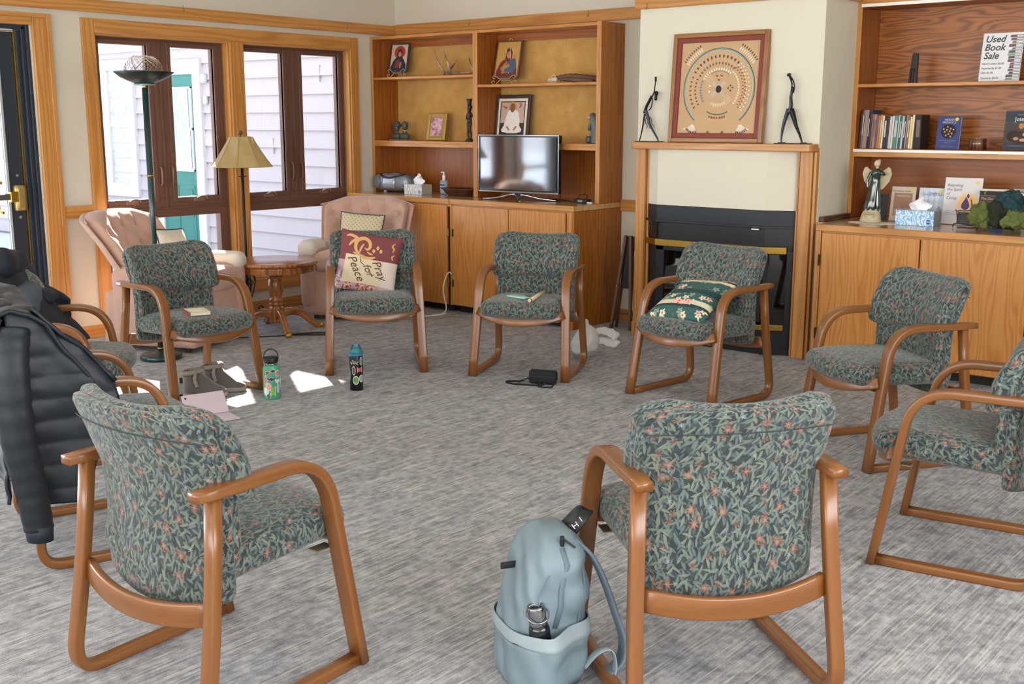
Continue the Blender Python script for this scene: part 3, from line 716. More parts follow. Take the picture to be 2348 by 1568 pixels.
# ================================================================== ARMCHAIRS (local frame: origin on the floor under the arm ends, sitter faces +y)
def armx(z, outer=0): return .2605 + (.637-z)*.040 + outer
def side_frame(sgn, root):
    r = .155; ax_, az = .514-.013, 0.0
    d1 = Vector((-.1585, .9874)); top = Vector((.514-.1585/.9874*.623, .623))
    tl = r*math.tan(R(40.4)); pts = []
    p0 = Vector((.501, .004)); p1 = top-Vector((.012,0)) - d1*tl
    for i in range(6): pts.append(p0.lerp(p1, i/5))
    c_top = top-Vector((.012,0)); p2 = c_top+Vector((-1,.006))*tl
    for i in range(1, 12):
        t = i/12; pts.append((p1*(1-t)**2+c_top*2*t*(1-t)*1.0+p2*t*t))
    # nudge the quadratic towards a circular bend
    pend = Vector((-.018, .623))
    for i in range(6): pts.append(p2.lerp(pend, i/5))
    path = [(sgn*armx(p.y), p.x, p.y) for p in pts]
    n = len(path); scl = []
    for i in range(n):
        t = i/(n-1); wdt = 1.0; th = 1.0
        if t < .3: th = .95
        if t > .93: wdt = 1-(t-.93)*2.6; th = 1-(t-.93)*2.6
        scl.append((wdt, th))
    obj('arm', sweep(path, rsec(.052, .030, .006, 2), up=(1,0,0), scale=scl), CHAIRW, root, smooth=True, bev=0)
    pts = [(.042,.612),(.028,.45),(.008,.28),(-.014,.14),(-.020,.09),(-.014,.052),(.008,.026),(.045,.0165),(.09,.016),(.25,.016),(.40,.016),(.492,.018)]
    pp = [Vector((0, y, z)) for y, z in pts]; P_ = pp[:3]+spline(pp[3:9], 4)+pp[9:]
    path = [(sgn*(armx(p.z, -.004)), p.y, p.z) for p in P_]
    obj('leg', sweep(path, rsec(.040, .031, .006, 2), up=(1,0,0)), CHAIRW, root, smooth=True)
def seat_fn(x, y, z):
    u, v = x/.242, (y+.235)/.47
    y2 = y + .052*(1-u*u)*max(0, v)**1.5
    x2 = x*(1-.03*max(0, v-.6))*(1.0)
    cr = .012*(1-u*u)*(1-(2*v-1)**2)
    z2 = z + (cr if z > 0 else 0) + .018*(v-.5) - .014*max(0, v-.7)/.3*(1 if z > 0 else .2)
    return (x2, y2, z2)
def yc(z): return .078 - .95*max(0, z-.5)**2
def outline(z, x, hw, ztop, rc, zb=None, rb=.02):
    k = 0
    if z > ztop-rc: t = min(1, (z-(ztop-rc))/rc); k = rc*(1-math.sqrt(max(0, 1-t*t)))
    if zb is not None and z < zb+rb: t = min(1, (zb+rb-z)/rb); k = rb*(1-math.sqrt(max(0, 1-t*t)))
    return x*(1-k/hw)
def shell_fn(x, y, z):
    Z = z+.55; w = .245+(.018 if Z > .66 else .018*max(0, (Z-.6)/.06)); x2 = outline(Z, x/.245*w, w, .80, .05)
    yy = yc(Z) - .028 + .052*(x/.25)**2 + y*(1.0)
    z2 = Z + .014 - .036*(1-(x/.245)**2)*max(0, (.55-Z)/.25)
    return (x2, yy, z2)
def up_fn(x, y, z):
    Z = z+.70; x2 = outline(Z, x, .265, .828, .05, .575, .025)
    yy = yc(Z) + .028 + .045*(x/.25)**2 + y*(1.15-.5*max(0, (Z-.68)/.15))
    z2 = Z - .012*(x/.26)**2*(1 if Z < .65 else -.3) - (.012*(1-(x/.26)**2) if Z > .8 else 0)
    return (x2, yy - (.012 if Z > .78 else 0), z2)
def lo_fn(x, y, z):
    Z = z+.49; return (x, yc(Z)+.012+.04*(x/.25)**2+y, Z)
def make_chair(label, loc, rz):
    t = thing('armchair', label, 'chair', loc, rz, 'leaf-patterned armchairs set in a ring')
    side_frame(1, t); side_frame(-1, t)
    obj('seat', rbox(.484, .47, .10, .042, (16, 16, 8), seat_fn, c=(0, .285, .412)), LEAF, t, smooth=True)
    obj('backrest', rbox(.49, .045, .50, .02, (18, 4, 20), shell_fn), LEAF, t, smooth=True)
    obj('back_cushion', rbox(.53, .085, .262, .038, (18, 7, 14), up_fn), LEAF, t, smooth=True)
    obj('lumbar_cushion', rbox(.472, .06, .20, .026, (14, 6, 10), lo_fn), LEAF, t, smooth=True)
    seam = [(.245*math.sin(a)*1.0, 0, 0) for a in [R(x) for x in range(-80, 81, 10)]]
    sm = []
    for (x, _, _) in seam:
        yy = yc(.745)-.028+.052*(x/.25)**2-.0235; sm.append((x*1.06, yy, .745+.004*(1-(x/.24)**2)))
    obj('welt_seam', tube(sm, .0016, 5), mat('#2a3b3d', .8), t)
    fr = []; sc_ = []
    for i in range(17):
        u = -1+2*i/16; fr.append((u*.262, .455+.078*(1-u*u), .392-.046*(1-u*u)))
    obj('front_rail', sweep(fr, rsec(.022, .048, .006, 2), up=(0,.98,.2)), CHAIRW, t, smooth=True)
    rr = []
    for i in range(17):
        u = -1+2*i/16; rr.append((u*.25, .024-.045*(1-u*u), .312-.026*(1-u*u)))
    obj('rear_rail', sweep(rr, rsec(.022, .062, .006, 2), up=(0,1,0)), CHAIRW, t, smooth=True)
    for s in (-1, 1):
        obj('bracket', b2(min(s*.20,s*.236), max(s*.20,s*.236), .40, .46, .348, .352), mat('#a39a78', .35, .7), t)
    return t
G_ = 'leaf-patterned armchairs set in a ring'
chairA = make_chair('leaf-patterned armchair before the torchiere lamp, with a small book on its seat', (1.668,-3.49,0), R(-90.3))
def cdup(x, y, a, lab): return dup(chairA, (x, y, 0), R(a), lab, G_)
chairB = cdup(1.997,-2.183,-131.1, 'leaf-patterned armchair beside the round table, holding a maroon and cream cushion')
chairC = cdup(2.919,-1.616,-156.2, 'leaf-patterned armchair in front of the television cabinet, with a phone and flute on it')
chairD = cdup(4.178,-1.487,171.9, 'leaf-patterned armchair in front of the fireplace, holding a green patchwork cushion')
chairE = cdup(5.468,-1.903,146.4, 'empty leaf-patterned armchair in front of the right cabinet, facing left')
chairF = cdup(6.29,-3.074,100.1, 'leaf-patterned armchair cut off by the right edge of the photo, seen from its side')
chairG = cdup(5.962,-4.618,52.2, 'leaf-patterned armchair seen from behind at front right, beside the blue backpack')
chairH = cdup(4.784,-5.597,4.0, 'leaf-patterned armchair seen from behind at front left, nothing draped on it')
chairI = cdup(3.47,-5.22,-19, 'leaf-patterned armchair at the left edge with a dark puffer jacket over its back')
chairJ = cdup(2.265,-4.712,-41, 'leaf-patterned armchair by the glazed door with a hooded coat over its back')
# ================================================================== RECLINERS, TABLE, LAMPS
def peach_mat():
    N = NT('peach_chenille'); f = N.noise(N.uv(), 260, 3, .7); g = N.noise(N.uv(), 9, 2)
    N.col(N.ramp(N.math('ADD', N.math('MULTIPLY', f, .6), N.math('MULTIPLY', g, .4)), [(.3, S('#b08a78')), (.55, S('#c29c8a')), (.75, S('#d2ae9c'))]))
    N.rough(.9); N.p.inputs['Sheen Weight'].default_value = .4; N.bump(f, .3, .002); return N.m
PEACH = peach_mat()
OFFW = mat('#d8cfc2', .9, noise=.1, scale=60, sheen=.2)
buttons = [(-.20,.66),(-.07,.66),(.07,.66),(.20,.66),(-.25,.77),(-.13,.78),(0,.78),(.13,.78),(.25,.77),(-.14,.55),(0,.55),(.14,.55)]
RK = [.36]
def rback_fn(x, y, z):
    Z = z+.655; u = x/.33
    flare = 1+.10*max(0, (Z-.45)/.4)
    yy = -.20 - (Z-.42)*RK[0] + .13*abs(u)**3*(1 if True else 0)
    if y > 0:
        d = 0
        for (bx_, bz) in buttons:
            r2 = ((x-bx_)**2+(Z-bz)**2); d += math.exp(-r2/.0011)*.030
            if Z > bz and bz > .7: d += .014*math.exp(-((x-bx_)/.012)**2)
        for k in (-1, 1): pass
        dd = min(abs(((x/.13+(Z/.11)) % 2)-1), abs(((x/.13-(Z/.11)) % 2)-1)); d += .010*math.exp(-(dd/.12)**2)*(1 if abs(u) < .85 and Z < .8 else 0)
        y = y - d + .012
    Z2 = Z + .018*(1-u*u) - .10*max(0, abs(u)-.55)*max(0, (Z-.7)/.2)
    return (x*flare, yy+y, Z2)
def outer_fn(x, y, z):
    Z = z+.64; u = x/.35
    yy = -.265 - (Z-.42)*RK[0] + .15*abs(u)**3 + y
    return (x*(1+.10*max(0, (Z-.45)/.4)), yy, Z - .10*max(0, abs(u)-.55)*max(0, (Z-.7)/.2))
def recliner(label, loc, rz):
    t = thing('tufted_armchair', label, 'armchair', loc, rz)
    def skirt(x, y, z):
        k = 1+.05*max(0, (.1-z)/.3)*1; fold = .006*math.sin(x*60)*max(0, -z)*3
        return (x*k, y*k+fold, z)
    obj('skirt', rbox(.66, .66, .36, .025, (20, 18, 8), skirt, c=(0, -.02, .215)), PEACH, t, smooth=True)
    obj('seat_cushion', rbox(.50, .56, .15, .05, (12, 12, 6), lambda x, y, z: (x, y, z+(.015*(1-(x/.25)**2) if z > 0 else 0)), c=(0, .06, .445)), PEACH, t, smooth=True)
    for s in (-1, 1):
        a = obj('arm', rbox(.13, .62, .50, .06, (8, 14, 12), lambda x, y, z: (x*(1+.25*max(0, z/.25)), y*(1 if z < .1 else 1.0), z - .03*max(0, -(y)/.3)), c=(s*.30, .03, .335)), PEACH, t, smooth=True)
        obj('arm_cap', rbox(.155, .30, .13, .06, (8, 10, 6), c=(s*.302, .20, .545)), OFFW, a, smooth=True)
    bk_ = obj('backrest', rbox(.62, .13, .47, .05, (44, 5, 34), rback_fn), PEACH, t, smooth=True)
    for (bx_, bz) in buttons:
        p = rback_fn(bx_, .065, bz-.655); obj('button', rbox(.018, .012, .018, .006, (3,3,3), c=(p[0], p[1]+.004, p[2])), PEACH, bk_, smooth=True)
    obj('outer_back', rbox(.70, .05, .50, .024, (16, 4, 12), outer_fn), PEACH, t, smooth=True)
    wl = [outer_fn(.35*math.sin(R(a)), .024, .245) for a in range(-90, 91, 10)]
    obj('welt', tube(wl, .006, 6), PEACH, t, smooth=True)
    for sx_ in (-1, 1):
        for sy_ in (-1, 1): obj('leg', lathe([(0,0),(.018,0),(.024,.05),(0,.05)], 10, c=(sx_*.27, sy_*.25-.02, 0)), DARKW, t)
    return t
RK[0] = .66
rec1 = recliner('pale pink tufted armchair turned sideways below the left window, behind the torchiere', (.63, -2.72, 0), R(-65))
RK[0] = .34
rec2 = recliner('pale pink tufted armchair in the corner between window and base cabinet', (.70, -1.13, 0), R(-151))

# generic pillow: lies in local xz plane, front face -y
def pillow_fn(w, h, T, pinch=.06, wr=0, seed=0):
    def f(x, y, z):
        u, v = max(-1, min(1, 2*x/w)), max(-1, min(1, 2*z/h)); s = -1 if y < 0 else 1
        t = T/2*((1-abs(u)**2.4)*(1-abs(v)**2.4))**.55+.004
        t += wr*math.sin(9*u+4*v+seed)*math.sin(7*v-3*u+seed*2)*(1-abs(u))*(1-abs(v))
        return (x*(1-pinch*(1-v*v)), s*t, z*(1-pinch*(1-u*u)))
    return f
def pillow(name, w, h, T, mats, region, parent, M, wr=.004, seed=0, n=40):
    f = pillow_fn(w, h, T, wr=wr, seed=seed); mb = MB()
    for s in (-1, 1):
        V = []; F = []; U = []; MI = []
        for i in range(n+1):
            for j in range(n+1):
                x, z = -w/2+w*i/n, -h/2+h*j/n; V.append(M @ Vector(f(x, s, z)))
        k = len(mb.v); mb.v += [tuple(p) for p in V]
        for i in range(n):
            for j in range(n):
                q = [i*(n+1)+j, (i+1)*(n+1)+j, (i+1)*(n+1)+j+1, i*(n+1)+j+1]
                if s > 0: q = q[::-1]
                mb.f.append(tuple(k+a for a in q)); mb.uv.append([(-w/2+w*(a//(n+1))/n, -h/2+h*(a % (n+1))/n) for a in q])
                mb.mi.append(region((i+.5)/n, (j+.5)/n) if s < 0 else 0)
    # edge strip
    ring = [(x, z) for x, z in [(-w/2+w*i/n, -h/2) for i in range(n)]+[(w/2, -h/2+h*i/n) for i in range(n)]+[(w/2-w*i/n, h/2) for i in range(n)]+[(-w/2, h/2-h*i/n) for i in range(n)]]
    k = len(mb.v); m = len(ring)
    mb.v += [tuple(M @ Vector(f(x, -1, z))) for x, z in ring]+[tuple(M @ Vector(f(x, 1, z))) for x, z in ring]
    for i in range(m):
        j = (i+1) % m; mb.f.append((k+i, k+i+m, k+j+m, k+j)); mb.uv.append([(ring[i][0], ring[i][1])]*4); mb.mi.append(0)
    o = obj(name, mb, mats, parent, smooth=True)
    if parent is None: pass
    return o, f
def decal(o_mesh, f, M, lift=.0012):
    for v in o_mesh.vertices:
        p = f(v.co.x, -1, v.co.z); q = Vector((p[0], p[1]-lift+(v.co.y if abs(v.co.y) < .002 else 0), p[2])); v.co = M @ q
def blade(f, M, pts, wd, m, parent, name='scroll_print'):
    """flat printed stroke following the pillow: pts in xz, width profile wd"""
    P_ = spline([(x, 0, z) for x, z in pts], 6); n = len(P_); V = []; F = []
    for i, p in enumerate(P_):
        t = P_[min(i+1, n-1)]-P_[max(i-1, 0)]; t.normalize(); nn = Vector((-t.z, 0, t.x)); w_ = wd*math.sin(PI*min(1, max(0.02, i/(n-1))))**.6+.0006
        V += [p+nn*w_, p-nn*w_]
    for i in range(n-1): F.append((2*i, 2*i+1, 2*i+3, 2*i+2))
    mb = MB(); mb.add(V, F); o = obj(name, mb, m, parent); decal(o.data, f, M); return o
# dotted cream pillow on the corner armchair
def dots_mat():
    N = NT('dotted_cream'); uv = N.uv(); mp = N.n('ShaderNodeMapping'); N.l(uv, mp.inputs[0]); mp.inputs['Rotation'].default_value = (0,0,R(45)); mp.inputs['Scale'].default_value = (40,40,0)
    v = N.n('ShaderNodeTexVoronoi', voronoi_dimensions='2D'); N.l(mp.outputs[0], v.inputs['Vector']); v.inputs['Scale'].default_value = 1; v.inputs['Randomness'].default_value = 0
    m = N.math('LESS_THAN', v.outputs['Distance'], .22); N.col(N.mix(m, S('#cfc3a2'), S('#9c8a62'))); N.rough(.8); return N.m
DOTS = dots_mat(); NAVY = mat('#2b3145', .8)
M_ = RZ(-151)
def place_local(loc, rz): return T_(loc) @ RZ(rz)
pt = thing('throw_pillow', 'cream dotted pillow with dark piping on the corner armchair', 'pillow', (.70,-1.13,.50), R(-151))
ML = T_((-.02, -.03, .145)) @ RX(14) @ RY(-4) @ RZ(180)
po, pf = pillow('cover', .36, .30, .12, [DOTS], lambda u, v: 0, pt, ML)
ring = [(-.18+.36*i/10, -.15) for i in range(10)]+[(.18, -.15+.03*i) for i in range(10)]+[(.18-.036*i, .15) for i in range(10)]+[(-.18, .15-.03*i) for i in range(10)]
obj('piping', tube([ML @ Vector(pf(x*1.0, -1, z)) for x, z in ring], .005, 6, closed=True), NAVY, pt, smooth=True)
pt2 = thing('throw_pillow', 'cream pillow with dark piping on the armchair turned sideways', 'pillow', (.63,-2.72,.50), R(-65))
po2, pf2 = pillow('cover', .34, .28, .11, [OFFW], lambda u, v: 0, pt2, ML)
obj('piping', tube([ML @ Vector(pf2(x*.94, -1, z*.93)) for x, z in ring], .005, 6, closed=True), NAVY, pt2, smooth=True)

# round pedestal table
TX, TY, TZ = .755, -1.985, .515
tb = thing('pedestal_table', 'round oak pedestal table with turned column between the pink armchairs', 'table', (TX, TY, 0), R(20))
tr = .317
def planar(mb):
    mb.uv = [[(mb.v[k][0], mb.v[k][1]+mb.v[k][2]) for k in f] for f in mb.f]; return mb
obj('tabletop', planar(lathe([(0,TZ-.028),(tr-.02,TZ-.028),(tr-.006,TZ-.022),(tr,TZ-.012),(tr-.004,TZ-.003),(tr-.014,TZ),(0,TZ)], 56)), TABW, tb, smooth=True, bev=0)
obj('apron', planar(lathe([(tr-.05,TZ-.078),(tr-.036,TZ-.078),(tr-.032,TZ-.07),(tr-.036,TZ-.045),(tr-.03,TZ-.029),(tr-.05,TZ-.029)], 56)), TABW, tb, smooth=True)
for k in range(4):
    a = R(90*k-72); m = rbox(.02, .045, .05, .004, (2,3,3)).xf(RZ(math.degrees(a)) @ T_((tr-.028, 0, TZ-.054)))
    ab = obj('apron_block', m, TABW, tb, smooth=False)
    obj('rosette', lathe([(0,.004),(.008,.004),(.010,.0),(.014,.0),(.016,.004),(.018,0),(.018,-.004),(0,-.004)], 16).xf(RZ(math.degrees(a)) @ T_((tr-.016, 0, TZ-.054)) @ RY(90)), TABW, ab, smooth=True)
obj('column', lathe([(0,.10),(.046,.10),(.048,.165),(.040,.172),(.036,.18),(.052,.19),(.054,.20),(.040,.21),(.052,.218),(.054,.228),(.042,.24),(.044,.255),(.056,.30),(.058,.33),(.048,.375),(.044,.385),(.054,.392),(.054,.40),(.0,.40)], 28), TABW, tb, smooth=True)
obj('column_block', vprism([(.052*math.cos(R(a)), .052*math.sin(R(a))) for a in range(0, 360, 45)], .40, TZ-.028), TABW, tb, bev=.003)
obj('column_base', vprism([(.058*math.cos(R(a+22)), .058*math.sin(R(a+22))) for a in range(0, 360, 60)], .055, .172), TABW, tb, bev=.005)
for k in range(4):
    a = 45+90*k
    pts = spline([(.03,0,.115),(.10,0,.135),(.18,0,.115),(.25,0,.055),(.30,0,.018),(.335,0,.016)], 5)
    lg = sweep(pts, rsec(.042, .05, .010, 2), up=(0,1,0), scale=[(1, 1.25-.55*i/(len(pts)-1)) for i in range(len(pts))]).xf(RZ(a))
    lo = obj('leg', lg, TABW, tb, smooth=True)
    obj('foot_cap', rbox(.035, .046, .034, .005, (2,2,2)).xf(RZ(a) @ T_((.333, 0, .017))), BRASS, lo)

# torchiere
GREENM = mat('#1d3a38', .3, .3, .05, coat=.4)
tl = thing('torchiere_lamp', 'dark green torchiere floor lamp with a wire cage over its bowl', 'lamp', (.988, -3.103, 0))
obj('base', lathe([(0,0),(.125,0),(.13,.008),(.13,.026),(.12,.034),(.05,.042),(.02,.06),(0,.06)], 40), GREENM, tl, smooth=True)
obj('pole', lathe([(0,.05),(.018,.05),(.018,1.70),(0,1.70)], 20), GREENM, tl, smooth=True)
for z in (.07, 1.165): obj('brass_ring', lathe([(.018,z-.005),(.021,z-.005),(.021,z+.005),(.018,z+.005)], 20), BRASS, tl, smooth=True)
obj('neck', lathe([(0,1.695),(.016,1.695),(.012,1.715),(.009,1.73),(.0,1.73)], 16), mat('#b59a6a', .3, .8), tl, smooth=True)
obj('bowl', lathe([(0,1.722),(.05,1.722),(.062,1.728),(.10,1.742),(.145,1.765),(.175,1.79),(.180,1.796),(.172,1.793),(.14,1.772),(.09,1.752),(.0,1.742)], 44), mat('#2d3a3a', .3, .6, .05), tl, smooth=True)
obj('collar', lathe([(.0,1.716),(.062,1.716),(.062,1.724),(0,1.724)], 24), mat('#7fa9a0', .3, .3), tl, smooth=True)
WIRE = mat('#b9aa9a', .35, .8)
cg = MB(); hb = .115
rim = [(hb*math.cos(2*PI*i/32), hb*math.sin(2*PI*i/32), 1.80) for i in range(32)]
obj('cage_rim', tube(rim, .0022, 5, closed=True), WIRE, tl)
for k in range(8):
    for sg in (1, -1):
        pts = []
        for i in range(15):
            t = PI*i/14; el = math.sin(t)*math.radians(62); az = 2*PI*k/8+sg*(i/14)*R(150)
            pts.append((hb*math.cos(el)*math.cos(az), hb*math.cos(el)*math.sin(az), 1.80+.09*math.sin(el)/math.sin(R(62))))
        obj('cage_wire', tube(pts, .0015, 4), WIRE, tl)
# scroll floor lamp behind the table
IRON = mat('#2d2926', .5, .5, .1)
fl = thing('floor_lamp', 'iron scroll floor lamp with a parchment shade behind the round table', 'lamp', (.21, -1.83, 0))
obj('pole', lathe([(0,.0),(.011,0),(.011,1.20),(0,1.20)], 14), IRON, fl, smooth=True)
SHM = NT('parchment'); SHM.col(SHM.ramp(SHM.noise(SHM.oc(), 9, 3), [(.35, S('#b39a62')), (.65, S('#cbb680'))])); SHM.rough(.7)
SHM.p.inputs['Transmission Weight'].default_value = 0; SHM.p.inputs['Subsurface Weight'].default_value = 0
_tr = SHM.n('ShaderNodeBsdfTranslucent'); _tr.inputs[0].default_value = S('#cfb47c'); _mx = SHM.n('ShaderNodeMixShader'); _mx.inputs[0].default_value = .35
SHM.l(SHM.p.outputs[0], _mx.inputs[1]); SHM.l(_tr.outputs[0], _mx.inputs[2]); SHM.l(_mx.outputs[0], SHM.o.inputs[0])
ns = 8; V = []; F = []
prof = [(.228,1.165),(.190,1.215),(.148,1.28),(.108,1.345),(.088,1.385)]
sd = MB(); n8 = 48
for j in range(n8):
    a = 2*PI*j/n8; pf8 = 1/math.cos(((a*ns/(2*PI)) % 1-.5)*2*PI/ns)*math.cos(PI/ns)
    for (r, z) in prof: V.append((r*pf8*math.cos(a), r*pf8*math.sin(a), z))
k5 = len(prof)
for j in range(n8):
    for i in range(k5-1): F.append((j*k5+i, ((j+1) % n8)*k5+i, ((j+1) % n8)*k5+i+1, j*k5+i+1))
sd.add(V, F); shade = obj('shade', sd, SHM.m, fl, smooth=True)
for j in range(ns):
    a = 2*PI*j/ns+PI/ns*0; obj('rib', tube([(r*1.002*math.cos(a), r*1.002*math.sin(a), z) for r, z in prof], .002, 5), mat('#8f7a4a', .6), shade)
for r, z in (prof[0], prof[-1]): obj('shade_ring', tube([(r*math.cos(2*PI*j/32), r*math.sin(2*PI*j/32), z) for j in range(32)], .0025, 5, closed=True), mat('#a8935e', .6), shade)
obj('finial', lathe([(0,1.385),(.004,1.385),(.004,1.40),(.016,1.405),(.018,1.418),(.010,1.43),(0,1.432)], 14), DARKW, fl, smooth=True)
obj('drip_ring', lathe([(0,1.085),(.035,1.09),(.035,1.094),(0,1.094)], 18), IRON, fl, smooth=True)
obj('harp', tube(spline([(-.02,0,1.19),(-.05,0,1.25),(-.03,0,1.36),(0,0,1.388),(.03,0,1.36),(.05,0,1.25),(.02,0,1.19)], 4), .002, 5), IRON, fl)
for k in range(3):
    a = 100+120*k
    p = spline([(.012,0,.30),(.04,0,.335),(.075,0,.325),(.085,0,.28),(.06,0,.2),(.03,0,.13),(.05,0,.06),(.10,0,.025),(.15,0,.03),(.165,0,.06),(.145,0,.085),(.12,0,.075),(.122,0,.055)], 5)
    obj('scroll_foot', sweep(p, rsec(.016, .006, .002, 1), up=(0,1,0)).xf(RZ(a)), IRON, fl, smooth=True)
    obj('scroll_foot', sweep(spline([(.012,0,.28),(-.0+.03,0,.26),(.045,0,.285),(.03,0,.30)], 4), rsec(.014, .005, .002, 1), up=(0,1,0)).xf(RZ(a+60)), IRON, fl, smooth=True)
# ================================================================== SMALL THINGS
def flat(parent, name, pts, m, y=-.0008, t=.0006, M=None):
    """flat printed shape in the xz plane"""
    return obj(name, prism(pts, t, M=(M or Matrix.Identity(4)) @ T_((0, y-t, 0))), m, parent)
def rect(x0, x1, z0, z1): return [(x0,z0),(x1,z0),(x1,z1),(x0,z1)]
def frameset(name, label, cat, loc, M, w, h, fw, t, fm, inner=None, matw=0, matm=None, group=None):
    r = thing(name, label, cat, loc, 0, group)
    fr = MB()
    for p in ((-w/2,-w/2+fw,0,h),(w/2-fw,w/2,0,h),(-w/2+fw,w/2-fw,0,fw),(-w/2+fw,w/2-fw,h-fw,h)): b2(p[0],p[1],-t/2,t/2,p[2],p[3],'z' if p[0]+fw+1e-6 >= p[1] else 'x', mb=fr)
    obj('frame', fr.xf(M), fm, r, bev=min(.006, fw*.25))
    if matw: obj('mount', b2(-w/2+fw, w/2-fw, -t*.2, t*.2, fw, h-fw).xf(M), matm, r)
    if inner: obj('picture', b2(-w/2+fw+matw, w/2-fw-matw, -t*.2-.001, t*.2, fw+matw, h-fw-matw).xf(M), inner, r)
    obj('backing', b2(-w/2+fw*.5, w/2-fw*.5, t*.2, t*.45, fw*.5, h-fw*.5).xf(M), mat('#4a3a2c', .8), r)
    return r
IVORY = mat('#cdbb9c', .4, .5)
SKIN = mat('#b98560', .7); DKRED = mat('#5e2222', .7); NAVYP = mat('#26303f', .7); GOLDP = mat('#c59a4c', .6); REDP = mat('#b8392b', .7); INK = mat('#241f22', .8); CREAMP = mat('#e0cfae', .8)
def easel(parent, M, w):
    k = w/.16
    def pth(pts): return [M @ Vector((x*k, y, z)) for x, y, z in pts]
    for s in (-1, 1):
        c = spline([(0,-.03,.045),(s*.03,-.03,.045),(s*.045,-.03,.06),(s*.062,-.03,.07),(s*.073,-.03,.06),(s*.068,-.03,.047),(s*.057,-.03,.05)], 5); obj('easel_scroll', tube(pth(c), .0028, 6), IVORY, parent, smooth=True)
        c = spline([(s*.035,-.02,.034),(s*.045,-.025,.015),(s*.06,-.03,.003),(s*.078,-.03,.012),(s*.078,-.03,.028),(s*.064,-.03,.028),(s*.064,-.03,.018)], 5); obj('easel_foot', tube(pth(c), .0028, 6), IVORY, parent, smooth=True)
        obj('easel_rod', tube(pth([(s*.035,-.02,.034),(s*.03,.0,.05),(s*.01,.04,.2*k)]), .0025, 6), IVORY, parent)
    obj('easel_bar', tube(pth([(-.035,-.02,.034),(.035,-.02,.034)]), .0028, 6), IVORY, parent)
    obj('easel_prop', tube(pth([(0,.04,.2*k),(0,.09,.0)]), .0025, 6), IVORY, parent)
def icon(label, loc, M, w, h, ground, robe, under, border, ring=False, loc_tag='icon_panel'):
    r = thing('icon_panel', label, 'icon', loc)
    Mi = M @ T_((0, -.012, .05)) @ RX(-14)
    bo = obj('board', b2(-w/2, w/2, 0, .016, 0, h).xf(Mi), border, r, bev=.002)
    b = .012
    def f(n, pts, m, y): return flat(bo, n, pts, m, y, M=Mi)
    f('ground', rect(-w/2+b, w/2-b, b, h-b), ground, -.0002)
    f('robe', [(-w*.42,b),(-w*.40,h*.2),(-w*.28,h*.40),(-w*.12,h*.52),(-w*.13,h*.66),(-w*.04,h*.80),(w*.08,h*.80),(w*.17,h*.68),(w*.16,h*.52),(w*.28,h*.42),(w*.40,h*.25),(w*.42,b)], robe, -.0012)
    f('halo', ell(w*.02, h*.68, w*.30, w*.30, 24), REDP if ring is False else GOLDP, -.0009)
    f('face', ell(w*.03, h*.62, w*.095, h*.10, 18, .2), SKIN, -.0020)
    f('veil', [(-w*.10,h*.50),(-w*.12,h*.64),(-w*.03,h*.78),(w*.09,h*.78),(w*.16,h*.66),(w*.13,h*.58),(w*.09,h*.68),(w*.02,h*.72),(-w*.05,h*.66),(-w*.05,h*.52)], robe, -.0026)
    f('under_robe', [(-w*.20,h*.12),(-w*.15,h*.36),(-w*.02,h*.46),(w*.1,h*.30),(w*.02,h*.14)], under, -.0018)
    f('hand', [(w*.08,h*.12),(w*.06,h*.26),(w*.12,h*.36),(w*.17,h*.30),(w*.13,h*.12)], SKIN, -.0024)
    easel(r, M, w)
    if ring: obj('hanging_ring', tube([tuple(Mi @ Vector((.016*math.cos(2*PI*i/20), .008, h+.006+.012*math.sin(2*PI*i/20)))) for i in range(20)], .0025, 5, closed=True), IVORY, r)
    return r, Mi, bo
r1, Mi1, bo1 = icon('small icon panel of a red-haloed robed figure on a scroll easel, top left shelf', (.165,-.13,1.866), RZ(12), .185, .245, mat('#cdb9a0', .7), NAVYP, mat('#8a3a28', .7), mat('#39404a', .6))
r2, Mi2, bo2 = icon('gold icon panel of a maroon-robed mother and child on a scroll easel above the television', (1.385,-.14,1.784), RZ(6), .235, .30, mat('#c4964d', .6), mat('#6d2a28', .7), mat('#a87a48', .7), mat('#6b4136', .6), True)
flat(bo2, 'child', [(-.02,.05),(-.01,.11),(.045,.155),(.075,.15),(.09,.09),(.07,.04)], mat('#4b5a70', .7), -.0030, M=Mi2)
flat(bo2, 'child_face', ell(.062, .17, .016, .019, 14), SKIN, -.0034, M=Mi2)
flat(bo2, 'child_arm', [(-.055,.06),(-.05,.09),(.02,.115),(.03,.09)], mat('#b07f3e', .7), -.0036, M=Mi2)
# antlers
BONE = NT('antler_bone'); BONE.col(BONE.ramp(BONE.noise(BONE.oc(), 14, 3), [(.35, S('#6f4d38')), (.6, S('#b59c82')), (.8, S('#ddcfb8'))])); BONE.rough(.55); BONE = BONE.m
an = thing('antler', 'pale branching deer antler lying on the top left shelf', 'antler', (.85,-.15,1.869))
def tine(p, r0, nm='tine', par=an, m=BONE):
    P_ = spline([(a-.85, b+.15, c-1.866) for a, b, c in p], 6); n = len(P_); obj(nm, tube(P_, r0, 8, scale=[1-.82*(i/(n-1))**1.3 for i in range(n)]), m, par, smooth=True)
tine([(.73,-.16,1.881),(.80,-.15,1.882),(.90,-.14,1.884),(.98,-.12,1.884),(1.05,-.11,1.882)], .014, 'beam')
tine([(.745,-.16,1.88),(.70,-.17,1.94),(.655,-.18,2.02),(.640,-.18,2.075)], .013)
tine([(.80,-.155,1.882),(.785,-.16,1.95),(.75,-.17,2.03),(.725,-.17,2.105)], .013)
tine([(.74,-.13,1.885),(.79,-.11,1.95),(.82,-.09,2.0)], .011)
tine([(1.05,-.11,1.884),(1.01,-.13,1.93),(.99,-.14,2.005)], .012)
